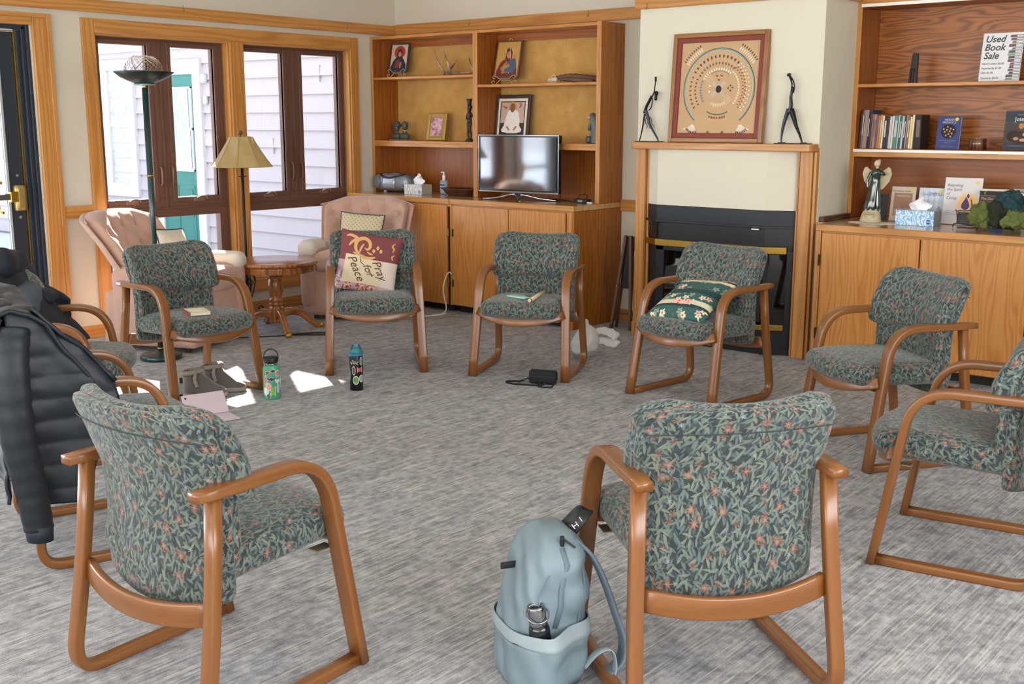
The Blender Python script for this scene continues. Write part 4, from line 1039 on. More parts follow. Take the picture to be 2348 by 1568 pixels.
# couple bust
STONE = mat('#4a4f48', .45, 0, .25, scale=40)
cb = thing('bust_sculpture', 'dark green stone bust of a couple, low on the left shelf', 'sculpture', (.215,-.16,1.339))
obj('base', b2(-.10,.11,-.045,.045,0,.007), mat('#9a8674', .5), cb, bev=.002)
def lump(x, z, rx, rz_, ry=None, y=0, n=(8,6,8), fn=None): return rbox(2*rx, 2*(ry or rx), 2*rz_, min(rx, rz_, ry or rx)*.98, n, fn, c=(x, y, z))
w_ = lump(-.055,.035,.052,.034,.03); lump_ = w_
wv = MB(); wv.join(lump(-.055,.032,.052,.030,.032)); wv.join(lathe([(0,.04),(.022,.045),(.016,.07),(.016,.09),(0,.09)],14,c=(-.05,0,0))); wv.join(lump(-.052,.107,.026,.032,.026)); wv.join(lump(-.045,.128,.036,.020,.03)); wv.join(lump(-.045,.148,.024,.012,.022)); wv.join(lump(-.078,.100,.008,.008,.008))
obj('woman', wv, STONE, cb, smooth=True)
mv = MB(); mv.join(lump(.048,.032,.048,.032,.032)); mv.join(lathe([(0,.04),(.022,.05),(.016,.07),(.016,.09),(0,.09)],14,c=(.05,0,0))); mv.join(lump(.05,.125,.025,.036,.027)); mv.join(lump(.05,.112,.006,.008,.006,-.028))
mo = obj('man', mv, STONE, cb, smooth=True)
obj('collar', tube([(.05+.018*math.cos(a), .018*math.sin(a), .082) for a in [2*PI*i/16 for i in range(16)]], .003, 5, closed=True), CREAMP, mo, smooth=True)
# gold frame with pink print
PINKP = NT('pink_print'); PINKP.col(PINKP.ramp(PINKP.noise(PINKP.oc(), 28, 4), [(.35, S('#8c5a72')), (.5, S('#c592a0')), (.62, S('#dbb7a8')), (.75, S('#c98f6a'))])); PINKP.rough(.6)
frameset('picture_frame', 'slanted gold frame with a small pink print on the left shelf', 'picture frame', (.615,-.15,1.341), RZ(8) @ RX(-12), .195, .232, .03, .02, mat('#b8954f', .3, .7, .1), PINKP.m, .012, mat('#a98f5c', .4, .5))
# standing figurine
EBONY = mat('#3a2a26', .5, 0, .2, scale=30)
fg_ = thing('carved_figurine', 'tall thin dark carved figurine carrying a vessel on its head', 'sculpture', (1.02,-.17,1.339))
obj('base', lathe([(0,0),(.033,0),(.035,.008),(.022,.022),(0,.024)], 18), EBONY, fg_, smooth=True)
for s in (-1, 1): obj('leg', tube(spline([(s*.011,0,.02),(s*.016,0,.06),(s*.010,-.006,.10),(s*.014,0,.15)], 5), .010, 8, scale=[.8+.4*(i/15) for i in range(16)]), EBONY, fg_, smooth=True)
tb_ = MB(); tb_.join(lump(0,.165,.021,.02,.017)); tb_.join(lathe([(0,.165),(.016,.17),(.015,.19),(.022,.215),(.016,.235),(.008,.245),(0,.25)],14)); tb_.join(lump(0,.262,.016,.024,.019)); tb_.join(lump(.005,.272,.021,.018,.02))
obj('body', tb_, EBONY, fg_, smooth=True)
for s in (-1, 1): obj('arm', tube(spline([(s*.020,0,.228),(s*.030,0,.205),(s*.020,-.012,.180),(s*.004,-.02,.185)], 4), .006, 6), EBONY, fg_, smooth=True)
obj('vessel', lathe([(0,.285),(.016,.287),(.019,.30),(.017,.31),(.024,.335),(.026,.34),(.022,.338),(0,.32)], 16), EBONY, fg_, smooth=True)
# driftwood and skull
dw = thing('driftwood', 'gnarled brown driftwood piece on the top right-hand shelf bay', 'driftwood', (2.05,-.15,1.784))
for i, (p, r_) in enumerate(((([(1.90,-.16,1.822),(1.98,-.14,1.832),(2.08,-.13,1.828),(2.2,-.12,1.812),(2.28,-.12,1.80)]), .019), ([(1.92,-.14,1.82),(2.02,-.12,1.838),(2.12,-.1,1.83),(2.25,-.1,1.822)], .014), ([(1.95,-.17,1.812),(2.05,-.17,1.808),(2.15,-.16,1.799),(2.24,-.15,1.796)], .015))):
    P_ = spline([(a-2.05,b+.15,c-1.784) for a, b, c in p], 7); n = len(P_)
    obj('branch', tube(P_, r_, 9, scale=[(.7+.5*math.sin(PI*j/(n-1))+.15*math.sin(j*2.1+i)) for j in range(n)]), mat('#6d4e3c', .8, 0, .35, scale=24, bump=.4), dw, smooth=True)
sk = thing('animal_skull', 'small white animal skull beside the driftwood', 'skull', (1.875,-.17,1.784))
SKW = mat('#d8c6b0', .6, 0, .15)
s_ = rbox(.09,.035,.03,.014,(12,5,5), lambda x,y,z: (x, y*(.5+.5*min(1,(x+.045)/.06)), z*(.7+.5*min(1,(x+.045)/.06))), c=(0,0,.028)); obj('cranium', s_, SKW, sk, smooth=True)
obj('jaw', tube(spline([(-.05,0,.022),(-.02,0,.008),(.02,0,.004),(.035,.0,.02)], 4), .004, 6), SKW, sk, smooth=True)
obj('cheekbone', tube(spline([(-.01,-.015,.035),(.005,-.018,.052),(.022,-.016,.062),(.035,-.01,.05)], 4), .004, 6), SKW, sk, smooth=True)
# seated figure picture
gp = frameset('picture_frame', 'dark framed picture of a white-robed seated figure behind the television', 'picture frame', (1.40,-.10,1.339), RX(-7), .36, .372, .03, .022, mat('#3f3029', .5, 0, .15), mat('#c9ae9c', .8, 0, .1, scale=30), .026, mat('#ece2cd', .8))
Mg = RX(-7); gi_ = gp
flat(gi_, 'inner_border', rect(-.128,.128,.052,.06), mat('#5b3a30', .7), -.006, M=Mg); flat(gi_, 'inner_border', rect(-.128,.128,.312,.32), mat('#5b3a30', .7), -.006, M=Mg)
for s in (-1, 1): flat(gi_, 'inner_border', rect(s*.124-.004, s*.124+.004, .06, .312), mat('#5b3a30', .7), -.006, M=Mg)
flat(gi_, 'mat_print', rect(-.12,.12,.06,.15), mat('#3a3533', .7), -.0062, M=Mg)
flat(gi_, 'robe_print', [(-.105,.095),(-.10,.08),(-.04,.068),(.05,.068),(.10,.08),(.105,.10),(.08,.125),(.08,.17),(.062,.235),(.02,.255),(-.02,.255),(-.045,.24),(-.07,.18),(-.08,.13)], mat('#ece8e0', .8), -.0070, M=Mg)
flat(gi_, 'halo_print', ell(0,.275,.042,.042,22), GOLDP, -.0066, M=Mg)
flat(gi_, 'head_print', ell(0,.268,.025,.036,18), mat('#8a5639', .7), -.0080, M=Mg)
for s in (-1, 1):
    flat(gi_, 'hand_print', [(s*.06,.12),(s*.04,.125),(s*.015,.095),(s*.03,.088)], SKIN, -.0080, M=Mg)
    for k in range(6): flat(gi_, 'leaf_print', ell(s*(.06+.045*random.random()), .262+.04*random.random(), .011, .003, 8, random.random()*3), mat('#6a5560', .8), -.0068, M=Mg)
# praying sculpture
pr_ = thing('praying_sculpture', 'grey stone bowed figure with tan head at the right end of the shelf', 'sculpture', (2.285,-.2,1.339))
GS = mat('#58605f', .4, 0, .15)
bod = MB(); P_ = spline([(.02,0,0),(.022,0,.06),(.018,0,.12),(.012,0,.165),(-.004,0,.19),(-.02,0,.19)], 6); n = len(P_)
tube(P_, .038, 14, mb=bod, scale=[(1.0-.15*i/(n-1)-(.45 if i > n-5 else 0)*(i-(n-5))/5) for i in range(n)])
obj('robe', bod, GS, pr_, smooth=True); obj('head', lump(-.034,.190,.022,.018,.018), mat('#b39476', .5), pr_, smooth=True)
obj('arm', tube(spline([(0,-.02,.165),(-.022,-.024,.12),(-.026,-.015,.10),(-.02,-.01,.135)], 4), .011, 8), GS, pr_, smooth=True)
obj('kneeling_child', lump(-.036,.028,.024,.028,.022,-.01), mat('#4c5250', .4), pr_, smooth=True)
obj('child_head', lump(-.034,.062,.010,.011,.010,-.01), mat('#b39476', .5), pr_, smooth=True)

# ---- television
tv = thing('television', 'flat-screen television on a splayed chrome stand on the left worktop', 'television', (1.735,-.40,.904), R(4))
TVB = mat('#0d0d10', .15, 0, .0, spec=.8)
obj('panel', rbox(.752,.045,.435,.008,(4,3,4), c=(0,.006,.278)), TVB, tv, smooth=False)
SCN = mat('#85878b', .07, .95, 0, spec=1)
scr = MB(); n = 24; V = []; F = []
for i in range(n+1):
    x = -.355+.71*i/n; V += [(x, -.0185-.0035*math.cos(x/.355*PI/2), .082), (x, -.0185-.0035*math.cos(x/.355*PI/2), .478)]
for i in range(n): F.append((2*i, 2*i+2, 2*i+3, 2*i+1))
scr.add(V, F); obj('screen', scr, SCN, tv, smooth=True)
CHR = mat('#9fa3a8', .15, 1, .03)
bz = MB()
for p in ((-.376,.376,.488,.496),(-.376,.376,.060,.070)): b2(p[0],p[1],-.021,-.010,p[2],p[3], mb=bz)
for s in (-1,1): b2(s*.3735-.0025,s*.3735+.0025,-.021,-.010,.070,.488, mb=bz)
obj('bezel_trim', bz, CHR, tv, bev=.001)
obj('neck', sweep(spline([(0,.02,.075),(0,.0,.055),(0,-.03,.035)], 4), rsec(.11,.03,.01,2), up=(1,0,0)), CHR, tv, smooth=True)
for (x, y) in ((-.30,-.055),(.30,.07),(.13,-.17),(-.13,.16)):
    P_ = spline([(0,-.02,.05),(x*.2,y*.2-.02,.044),(x*.6,y*.6,.018),(x,y,.007)], 5); n = len(P_); obj('stand_leg', sweep(P_, rsec(.05,.018,.005,2), scale=[(1-.65*i/(n-1), 1-.45*i/(n-1)) for i in range(n)]), CHR, tv, smooth=True)
CBL = mat('#141416', .5)
def cable(name, label, pts, r, m, o, cat='cable', n=8):
    t = obj(name, tube([Vector(p)-Vector(o) for p in spline(pts, n)], r, 6), m, None, smooth=True, loc=o); return tag(t, label, cat)
cable('power_cable', 'black cables trailing behind the television along the worktop', [(1.95,-.33,1.1),(2.03,-.31,1.06),(2.05,-.29,.96),(2.02,-.28,.912),(1.9,-.25,.909),(1.85,-.2,.909),(1.98,-.2,.909),(2.1,-.25,.909),(2.17,-.3,.909),(2.21,-.3,.91)], .004, CBL, (2,-.3,.904))
cable('power_cable', 'thin black cable arching over the adapter on the worktop', [(2.17,-.26,.909),(2.20,-.24,.955),(2.25,-.24,.965),(2.28,-.26,.945),(2.27,-.28,.93)], .003, CBL, (2.2,-.26,.904))
ad = thing('power_adapter', 'black power adapter block beside the television', 'adapter', (2.27,-.30,.904), R(-10))
obj('block', rbox(.13,.05,.032,.006,(3,3,3), c=(0,0,.016)), CBL, ad); obj('plug', b2(-.085,-.065,-.015,.015,.005,.03), CBL, ad, bev=.003); obj('label', b2(-.03,.02,-.0262,-.025,.008,.024), mat('#8b8b8b', .6), ad)
rm = thing('connector', 'white connector at the far right end of the worktop', 'connector', (2.355,-.33,.904), R(-20)); obj('shell', rbox(.06,.022,.014,.004,(3,2,2), c=(0,0,.007)), mat('#dcdcdc', .4), rm); obj('tip', b2(.03,.045,-.006,.006,.003,.011), CHR, rm)
# ---- boombox
bbx = thing('boombox', 'silver oval CD boombox with black handle on the left worktop', 'radio', (.255,-.27,.904), R(6))
SIL = mat('#8d9199', .35, .5, .04); SIL2 = mat('#a9acb0', .3, .6, .04)
def bbf(x, y, z): u = x/.215; k = math.sqrt(max(.05, 1-abs(u)**3.2)); return (x, y*(.55+.45*k), z*(.45+.55*k))
obj('body', rbox(.43,.19,.145,.06,(22,8,8), bbf, c=(0,0,.085)), SIL, bbx, smooth=True)
obj('deck', rbox(.14,.02,.10,.006,(8,3,5), lambda x,y,z: (x, y-.012*(1-(z/.05)**2), z), c=(0,-.088,.082)), SIL2, bbx, smooth=True)
obj('display', rbox(.075,.04,.008,.003,(3,3,2), c=(.02,-.01,.158)), mat('#4d545e', .2), bbx)
obj('lid', rbox(.20,.11,.012,.005,(8,4,2), c=(0,.0,.150)), SIL2, bbx, smooth=True)
obj('handle', sweep(spline([(-.125,-.02,.150),(-.12,-.06,.152),(-.08,-.09,.140),(0,-.105,.125),(.08,-.09,.140),(.12,-.06,.152),(.125,-.02,.150)], 5), rsec(.014,.012,.004,2)), mat('#1b1c20', .4), bbx, smooth=True)
for s in (-1, 1): obj('speaker', lathe([(0,.0),(.052,.0),(.056,.006),(.05,.010),(0,.004)], 24).xf(T_((s*.145,-.077,.085)) @ RZ(s*18) @ RX(90) @ T_((0,0,0))), mat('#7b7f88', .5, .4), bbx, smooth=True)
for s in (-1, 1): obj('foot', lathe([(0,0),(.014,0),(.012,.018),(0,.018)], 12, c=(s*.12,0,0)), mat('#c9c9c9', .5), bbx)
obj('button', rbox(.008,.006,.008,.002,(2,2,2), c=(-.06,-.098,.132)), CBL, bbx)
# ---- tissue boxes
def tissue(label, loc, rz, w, d, h, side, endm, logo, seed):
    t = thing('tissue_box', label, 'tissue box', loc, R(rz))
    bxm = b2(-w/2,w/2,-d/2,d/2,0,h); bxm.mi = [0,0,0,0,1,1]
    bo = obj('carton', bxm, [side, endm], t, bev=.001)
    obj('slot', prism(ell(0,0,w*.3,d*.28,20), .0006, M=T_((0,0,h+.0004)) @ RX(90)), mat('#c8d2da', .6), bo)
    lg = obj('logo', prism(ell(w*.36,h*.28,.013,.013,20), .0006, M=T_((0,-d/2-.0008,0))), logo, bo)
    obj('logo_band', prism(rect(w*.36-.011,w*.36+.011,h*.28-.001,h*.28+.003), .0004, M=T_((0,-d/2-.0013,0))), mat('#e9eef2', .6), lg)
    rn = random.Random(seed); n = 15; V = []; F = []
    ph = rn.random()*6
    for i in range(n+1):
        for j in range(n+1):
            u, v = i/n, j/n; ww = .035+.04*math.sin(PI*min(1, v*1.15))**.8
            x = (u-.5)*2*ww*(1-.55*v**3) + .018*v*math.sin(ph); y = .012*math.sin(u*PI*2.5+ph+v*1.5)*(.4+v)+.006*math.sin(7*v+5*u); z = h-.004+.095*v*(1-.35*abs(u-.4)**1.1*2*v)
            V.append((x, y, z))
    for i in range(n):
        for j in range(n): a = i*(n+1)+j; F.append((a, a+n+1, a+n+2, a+1))
    mb = MB(); mb.add(V, F); o_ = obj('tissue', mb, mat('#eeeef0', .8, noise=.02), t, smooth=True)
    sd_ = o_.modifiers.new('t', 'SOLIDIFY'); sd_.thickness = .0015
    return t
def marble(name, a, b, c, sc, dist):
    N = NT(name); w = N.n('ShaderNodeTexWave'); N.l(N.oc(), w.inputs['Vector']); w.inputs['Scale'].default_value = sc; w.inputs['Distortion'].default_value = dist; w.inputs['Detail'].default_value = 3; w.inputs['Detail Scale'].default_value = 1.5
    N.col(N.ramp(w.outputs['Color'], [(.2, S(a)), (.5, S(b)), (.8, S(c))])); N.rough(.5); return N.m
tissue('grey and white tissue box beside the boombox', (.610,-.36,.904), 0, .205, .12, .082, marble('grey_swirl', '#e3e1df', '#cfcdcb', '#b4b4b4', 14, 14), mat('#a39a86', .6), mat('#2c5ab0', .5), 3)
tissue('blue swirl tissue box beside the green angel statue', (4.735,-.19,.880), 0, .235, .12, .09, marble('blue_swirl', '#7fb2dc', '#a9cdea', '#d4e8f4', 12, 18), mat('#8a9198', .6), mat('#26407f', .5), 8)
# ---- pump bottle, bowl
pb = thing('pump_bottle', 'clear hand sanitizer pump bottle by the tissue box', 'bottle', (.775,-.22,.904))
CLR = mat('#dfe6ec', .08, 0, 0, trans=.7, name='clear_gel')
obj('bottle', rbox(.072,.036,.118,.014,(8,5,8), c=(0,0,.059)), CLR, pb, smooth=True)
obj('label', b2(-.026,.026,-.0192,-.0182,.012,.095), mat('#8fb4d4', .5), pb); obj('label_band', b2(-.026,.026,-.0198,-.0192,.07,.085), mat('#5a4a7a', .5), pb)
obj('pump', lathe([(0,.112),(.012,.112),(.013,.13),(.015,.14),(.013,.155),(.006,.162),(.005,.178),(0,.178)], 16), mat('#eef0f2', .4), pb, smooth=True)
obj('nozzle', sweep(spline([(.006,0,.178),(-.005,0,.182),(-.022,0,.180),(-.026,0,.174)], 4), rsec(.010,.009,.003,2)), mat('#eef0f2', .4), pb, smooth=True)
bwl = tag(obj('wooden_bowl', lathe([(0,.0),(.115,0),(.13,.01),(.165,.048),(.188,.056),(.186,.062),(.165,.056),(.12,.018),(0,.014)], 44).xf(SCL(1,.62,1)), wood('bowl_wood', '#5a3222', '#472517', '#2b140b', ring=20, contrast=.4, rough=.3), None, smooth=True, loc=(1.0,-.27,.904)), 'dark brown oval wooden bowl on the worktop before the divider', 'bowl')
# ---- mantel figures
MET = mat('#15171b', .35, .6, .1); MET2 = mat('#3a424d', .35, .6, .1)
def limb(par, o, pts, r0, r1, m=MET, nm='limb', flatk=1.0):
    P_ = spline([(a-o[0], b-o[1], c-o[2]) for a, b, c in pts], 6); n = len(P_); obj(nm, sweep(P_, csec(1.0, 8), scale=[((r0+(r1-r0)*i/(n-1)), (r0+(r1-r0)*i/(n-1))*flatk) for i in range(n)]), m, par, smooth=True)
o = (2.955,-.47,1.364); sl = thing('metal_figure', 'black metal leaning dancer figure at the left end of the mantel', 'sculpture', o); Yp = -.47
obj('base', b2(-.11,.10,-.02,.02,0,.004), MET, sl)
limb(sl, o, [(2.873,Yp,1.366),(2.895,Yp,1.45),(2.913,Yp,1.55)], .0035, .007, nm='leg')
limb(sl, o, [(3.025,Yp,1.366),(3.02,Yp,1.385),(2.985,Yp,1.435),(2.955,Yp,1.48),(2.935,Yp,1.54),(2.918,Yp,1.575)], .0045, .013, MET2, 'leg')
limb(sl, o, [(2.910,Yp,1.555),(2.925,Yp,1.60),(2.948,Yp,1.64),(2.965,Yp,1.67)], .011, .009, nm='torso')
limb(sl, o, [(2.945,Yp,1.575),(2.965,Yp,1.60),(2.972,Yp,1.655)], .004, .004, nm='torso_rib')
limb(sl, o, [(2.968,Yp,1.665),(2.985,Yp,1.70),(2.99,Yp,1.745),(2.996,Yp,1.785)], .005, .0035, nm='arm')
obj('hand', lump(2.994-o[0], 1.782-o[2], .008, .016, .003), MET, sl, smooth=True)
obj('head', lump(2.998-o[0], 1.665-o[2], .010, .026, .010), MET, sl, smooth=True); obj('hair', lump(3.002-o[0], 1.688-o[2], .014, .015, .011), MET, sl, smooth=True)
for k in range(4): limb(sl, o, [(2.925+.012*k,Yp,1.53),(2.92+.018*k,Yp,1.495-.004*k),(2.935+.018*k,Yp,1.47),(2.93+.02*k,Yp,1.452)], .0028, .0018, nm='fringe')
o = (4.02,-.47,1.364); sr = thing('metal_figure', 'black metal striding figure with raised arms at the right end of the mantel', 'sculpture', o)
obj('base', b2(-.12,.12,-.02,.02,0,.004), MET, sr)
limb(sr, o, [(3.94,Yp,1.368),(3.942,Yp,1.42),(3.950,Yp,1.475),(3.972,Yp,1.55),(3.982,Yp,1.575)], .0045, .017, MET2, 'leg')
limb(sr, o, [(4.083,Yp,1.368),(4.063,Yp,1.42),(4.036,Yp,1.475),(4.02,Yp,1.52),(3.998,Yp,1.575)], .0045, .019, MET, 'leg')
limb(sr, o, [(3.988,Yp,1.555),(3.996,Yp,1.60),(3.992,Yp,1.645),(3.996,Yp,1.675),(4.002,Yp,1.69)], .023, .010, MET2, 'torso', .5)
limb(sr, o, [(3.99,Yp,1.675),(3.995,Yp,1.72),(3.99,Yp,1.745),(3.972,Yp,1.785)], .004, .006, nm='arm')
limb(sr, o, [(4.008,Yp,1.675),(4.012,Yp,1.71),(4.004,Yp,1.745),(3.976,Yp,1.783)], .004, .005, nm='arm')
obj('hands', lump(3.972-o[0], 1.785-o[2], .013, .010, .006), MET, sr, smooth=True); obj('head', lump(4.0-o[0], 1.70-o[2], .008, .014, .008), MET, sr, smooth=True)
for s in (-1, 1): obj('foot', b2(s*.072-.018+(-.004 if s < 0 else .0), s*.072+.014, -.014, .014, .004, .009), MET, sr)
# ---- painting on the mantel
w, h = .70, .708
pn = thing('framed_sand_painting', 'large framed tan picture with a ring of small figures leaning on the mantel', 'painting', (3.466,-.490,1.364))
Mp = RX(-4.2)
BRZ = wood('bronze_frame', '#a3723f', '#8c5c2e', '#5f3a1a', ring=30, contrast=.3, rough=.3); RED = mat('#7d2f1e', .5, 0, .12, scale=20)
CAN = mat('#c7a47c', .9, 0, .05, scale=80)
fr = MB()
for p in ((-w/2,-w/2+.03,0,h),(w/2-.03,w/2,0,h),(-w/2+.03,w/2-.03,0,.03),(-w/2+.03,w/2-.03,h-.03,h)): b2(p[0],p[1],-.012,.030,p[2],p[3],'z' if p[3]-p[2] > .1 else 'x', mb=fr)
obj('frame', fr.xf(Mp), BRZ, pn, bev=.005)
fr = MB()
for p in ((-w/2+.03,-w/2+.062,.03,h-.03),(w/2-.062,w/2-.03,.03,h-.03),(-w/2+.062,w/2-.062,.03,.062),(-w/2+.062,w/2-.062,h-.062,h-.03)): b2(p[0],p[1],-.004,.02,p[2],p[3], mb=fr)
obj('red_liner', fr.xf(Mp), RED, pn, bev=.003)
cv = obj('canvas', b2(-w/2+.062,w/2-.062,.008,.014,.062,h-.062).xf(Mp), CAN, pn)
CX, CZ, RR = .005, .345, .245
pv = {}
def pr(kind, pts, m):
    pts = [(CX+(x-CX)*1.075, CZ+(z-CZ)*1.06) for x, z in pts]
    pv.setdefault(kind, (MB(), m)); prism(pts, .0012, M=Mp @ T_((0,.0065,0)), mb=pv[kind][0])
def arcband(r0, r1, a0, a1, n=48):
    return [(CX+r0*.985*math.cos(R(a0+(a1-a0)*i/n)), CZ+r0*math.sin(R(a0+(a1-a0)*i/n))) for i in range(n+1)]+[(CX+r1*.985*math.cos(R(a1-(a1-a0)*i/n)), CZ+r1*math.sin(R(a1-(a1-a0)*i/n))) for i in range(n+1)]
BL = mat('#7fa09a', .8); PLUM = mat('#5d3038', .8); WHP = mat('#ece6d8', .8); BRP = mat('#54382c', .8); TAN2 = mat('#dcc49e', .8); BLU = mat('#7d8796', .8); REDB = mat('#8c3a2a', .8)
for i in range(24):
    a0 = -50+280*i/24; a1 = -50+280*(i+1)/24
    pr('ring_outer', arcband(RR, RR+.004, a0, a1, 3), PLUM); pr('ring_blue', arcband(RR-.009, RR, a0, a1, 3), BL); pr('ring_inner', arcband(RR-.012, RR-.009, a0, a1, 3), TAN2)
def pol(r, a): return (CX+r*math.cos(R(a)), CZ+r*math.sin(R(a)))
def dart(kind, r, a, L, wd, m):
    c, s = math.cos(R(a)), math.sin(R(a)); x, z = pol(r, a)
    pr(kind, [(x-c*L/2-s*wd*.2, z-s*L/2+c*wd*.2), (x+c*0-s*wd, z+s*0+c*wd), (x+c*L/2, z+s*L/2), (x+s*wd, z-c*wd), (x-c*L/2+s*wd*.2, z-s*L/2-c*wd*.2)], m)
for a in range(52, 150, 8):
    dart('figures_brown', .200, a, .022, .006, BRP); dart('figures_tan', .215, a, .014, .003, TAN2); dart('figures_tan', .178, a+3, .016, .002, TAN2); dart('figures_grey', .158, a, .018, .006, mat('#6b5a5e', .8)); dart('birds_white', .123, a, .02, .005, WHP)
for a in range(158, 222, 8):
    dart('figures_brown', .198, a, .018, .005, BRP); dart('figures_tan', .214, a, .02, .002, TAN2); dart('figures_tan', .18, a, .014, .002, TAN2); dart('figures_brown', .163, a, .014, .005, REDB); dart('birds_blue', .125, a, .018, .007, BLU)
for a in range(-38, 48, 7):
    dart('birds_white', .208, a, .014, .004, WHP); dart('birds_white', .19, a+2, .012, .004, WHP); dart('figures_red', .18, a, .014, .004, REDB); dart('figures_red', .165, a+3, .012, .004, REDB); dart('birds_white', .138, a, .010, .008, WHP)
for (fa, r0, spread) in ((132, .258, 26), (48, .258, 26)):
    for k in range(9): dart('fans_white', .274, fa-spread/2+spread*k/8, .034, .0035, WHP); dart('fans_dark', .298, fa-spread/2+spread*k/8, .02, .004, BRP)
for (fx, fz, fa) in ((-.155, .138, -105), (.165, .138, -75)):
    for k in range(7):
        a = fa-36+12*k
        for (rr_, L, wd, kind, m) in ((.03, .04, .003, 'fans_white', WHP), (.056, .016, .004, 'fans_dark', BRP)):
            c, s = math.cos(R(a)), math.sin(R(a)); x, z = fx+rr_*c, fz+rr_*s
            pr(kind, [(x-c*L/2-s*wd*.4, z-s*L/2+c*wd*.4), (x+c*L/2-s*wd, z+s*L/2+c*wd), (x+c*L/2+s*wd, z+s*L/2-c*wd), (x-c*L/2+s*wd*.4, z-s*L/2-c*wd*.4)], m)
for a in (45, 135, 225, 315):
    for off in (-.008, 0, .008):
        c, s = math.cos(R(a)), math.sin(R(a)); x0, z0 = CX+.022*c-off*s, CZ+.022*s+off*c; x1, z1 = CX+.062*c-off*s, CZ+.062*s+off*c
        pr('cross', [(x0-s*.0025, z0+c*.0025), (x1-s*.0025, z1+c*.0025), (x1+s*.0025, z1-c*.0025), (x0+s*.0025, z0-c*.0025)], mat('#c9c2b4', .8))
    if a in (135, 315):
        for i in range(4):
            for j in range(4): c, s = math.cos(R(a)), math.sin(R(a)); q = .07+.012*i; off = -.018+.012*j; pr('beads', ell(CX+q*c-off*s, CZ+q*s+off*c, .004, .004, 8), TAN2)
pr('hub', ell(CX, CZ, .019, .022, 20), mat('#2b2a30', .8))
for k in range(7): dart('petals', .098, 245+9*k*1.0, .028, .010, TAN2)
for k in range(11): dart('figures_red', .175+.0, 252+3.6*k*1.0, .014, .004, REDB); dart('figures_tan', .192, 252+3.6*k, .016, .002, TAN2)
pr('arc_green', arcband(.150, .158, 242, 298, 16), mat('#6b7263', .8))
pr('arc_green', arcband(.108, .111, 52, 128, 16), mat('#6b7263', .8))
for (x, z, s) in ((.07,.35,1),(.085,.365,1),(.10,.352,1),(.087,.335,1)): pr('birds_black', [(x-.008,z),(x+.006,z+.008),(x+.002,z),(x+.007,z-.007)], INK)
for (x, z) in ((-.012,.43),(.02,.43),(.003,.405)): pr('deer_red', [(x-.008,z+.004),(x,z-.003),(x+.010,z+.002),(x+.006,z-.009),(x-.006,z-.008)], REDB)
for s in (-1, 1): pr('birds_white', [(s*.21,.10),(s*.225,.135),(s*.215,.11),(s*.235,.095),(s*.213,.102),(s*.198,.092)], WHP); pr('birds_brown', [(s*.05-.012,.08),(s*.05,.095),(s*.05+.012,.08),(s*.05,.070)], mat('#7d6450', .8))
for (x, z) in ((-.055,.365),(-.055,.33)): pr('birds_white', [(x-.012,z+.01),(x,z+.003),(x+.014,z+.004),(x,z-.004),(x-.012,z-.01),(x-.006,z)], WHP)
for k, (mb, m) in pv.items():
    q = obj(k, mb, m, cv); q['kind'] = 'stuff'
# ================================================================== RIGHT BOOKCASE THINGS
PAGE = mat('#e6ddc8', .85, noise=.08, scale=120)
def book(name, label, loc, M, w, h, t, cm, cat='book', group=None, spine=True):
    """standing book facing -y: cover, page block"""
    r = thing(name, label, cat, loc, 0, group)
    obj('pages', b2(-w/2+.002, w/2-.003, .0015, t-.0015, .002, h-.002).xf(M), PAGE, r)
    c = b2(-w/2, w/2, 0, .0015, 0, h); b2(-w/2, w/2, t-.0015, t, 0, h, mb=c); b2(-w/2-.0005, -w/2+.0015, .0015, t-.0015, 0, h, mb=c)
    co = obj('cover', c.xf(M), cm, r, bev=.0005)
    return r, co
# carved paddle figure
dk = mat('#1d1411', .5, 0, .2)
t = thing('carved_board', 'small dark tapering board with slits on the upper right shelf', 'ornament', (4.515,.15,1.739))
P_ = [(-.030,0),(-.030,.003),(-.012,.175),(-.004,.185),(.018,.185),(.024,.175),(.026,.0),(.014,0),(.010,.09),(.003,.09),(.0,0),(-.006,0),(-.008,.085),(-.014,.085),(-.018,0)]
obj('board', prism([(-.030,0),(-.014,.172),(-.006,.185),(.018,.185),(.024,.175),(.024,.09),(-.020,.09)][1:], .02), dk, t, bev=.002)
for x0, x1 in ((-.030,-.018),(-.010,.002),(.012,.025)): obj('leg', prism([(x0,0),(x1,0),(x1*.85+.001,.095),(x0*.75,.095)], .02), dk, t, bev=.001)
# sale sign
sg = thing('sale_sign', 'white used book sale sign in a clear stand on the upper right shelf', 'sign', (5.03,.17,1.739))
Ms = RX(-9)
obj('sheet', b2(-.118,.118,0,.002,.004,.292).xf(Ms), mat('#ecebee', .5, noise=.01), sg)
ACR = mat('#e8eef2', .05, 0, 0, alpha=.05, name='acrylic')
obj('stand', b2(-.121,.121,-.003,-.0015,0,.295).xf(Ms), ACR, sg); obj('stand_back', b2(-.121,.121,.003,.0045,0,.295).xf(Ms), ACR, sg); obj('stand_foot', b2(-.121,.121,-.003,.07,0,.002), ACR, sg)
def tx(name, s, size, m, par, M, x, z, y=-.0006, **k): return text(name, s, size, m, par, M @ T_((x, y, z)), **k)
for s, z in (('Used', .255), ('Book', .205), ('Sale', .155)): tx('lettering', s, .056, INK, sg, Ms, -.105, z, shear=.25, align='LEFT', bold=.0011)
for s, z in (('Hard Covers $2.00', .108), ('Paperbacks $1.00', .081), ('CDs $1.00', .054), ('Cassettes $0.50', .022)): tx('lettering', s, .0165, mat('#55555a', .8), sg, Ms, -.108, z, align='LEFT', bold=.0003)
rn = random.Random(4); z = .008
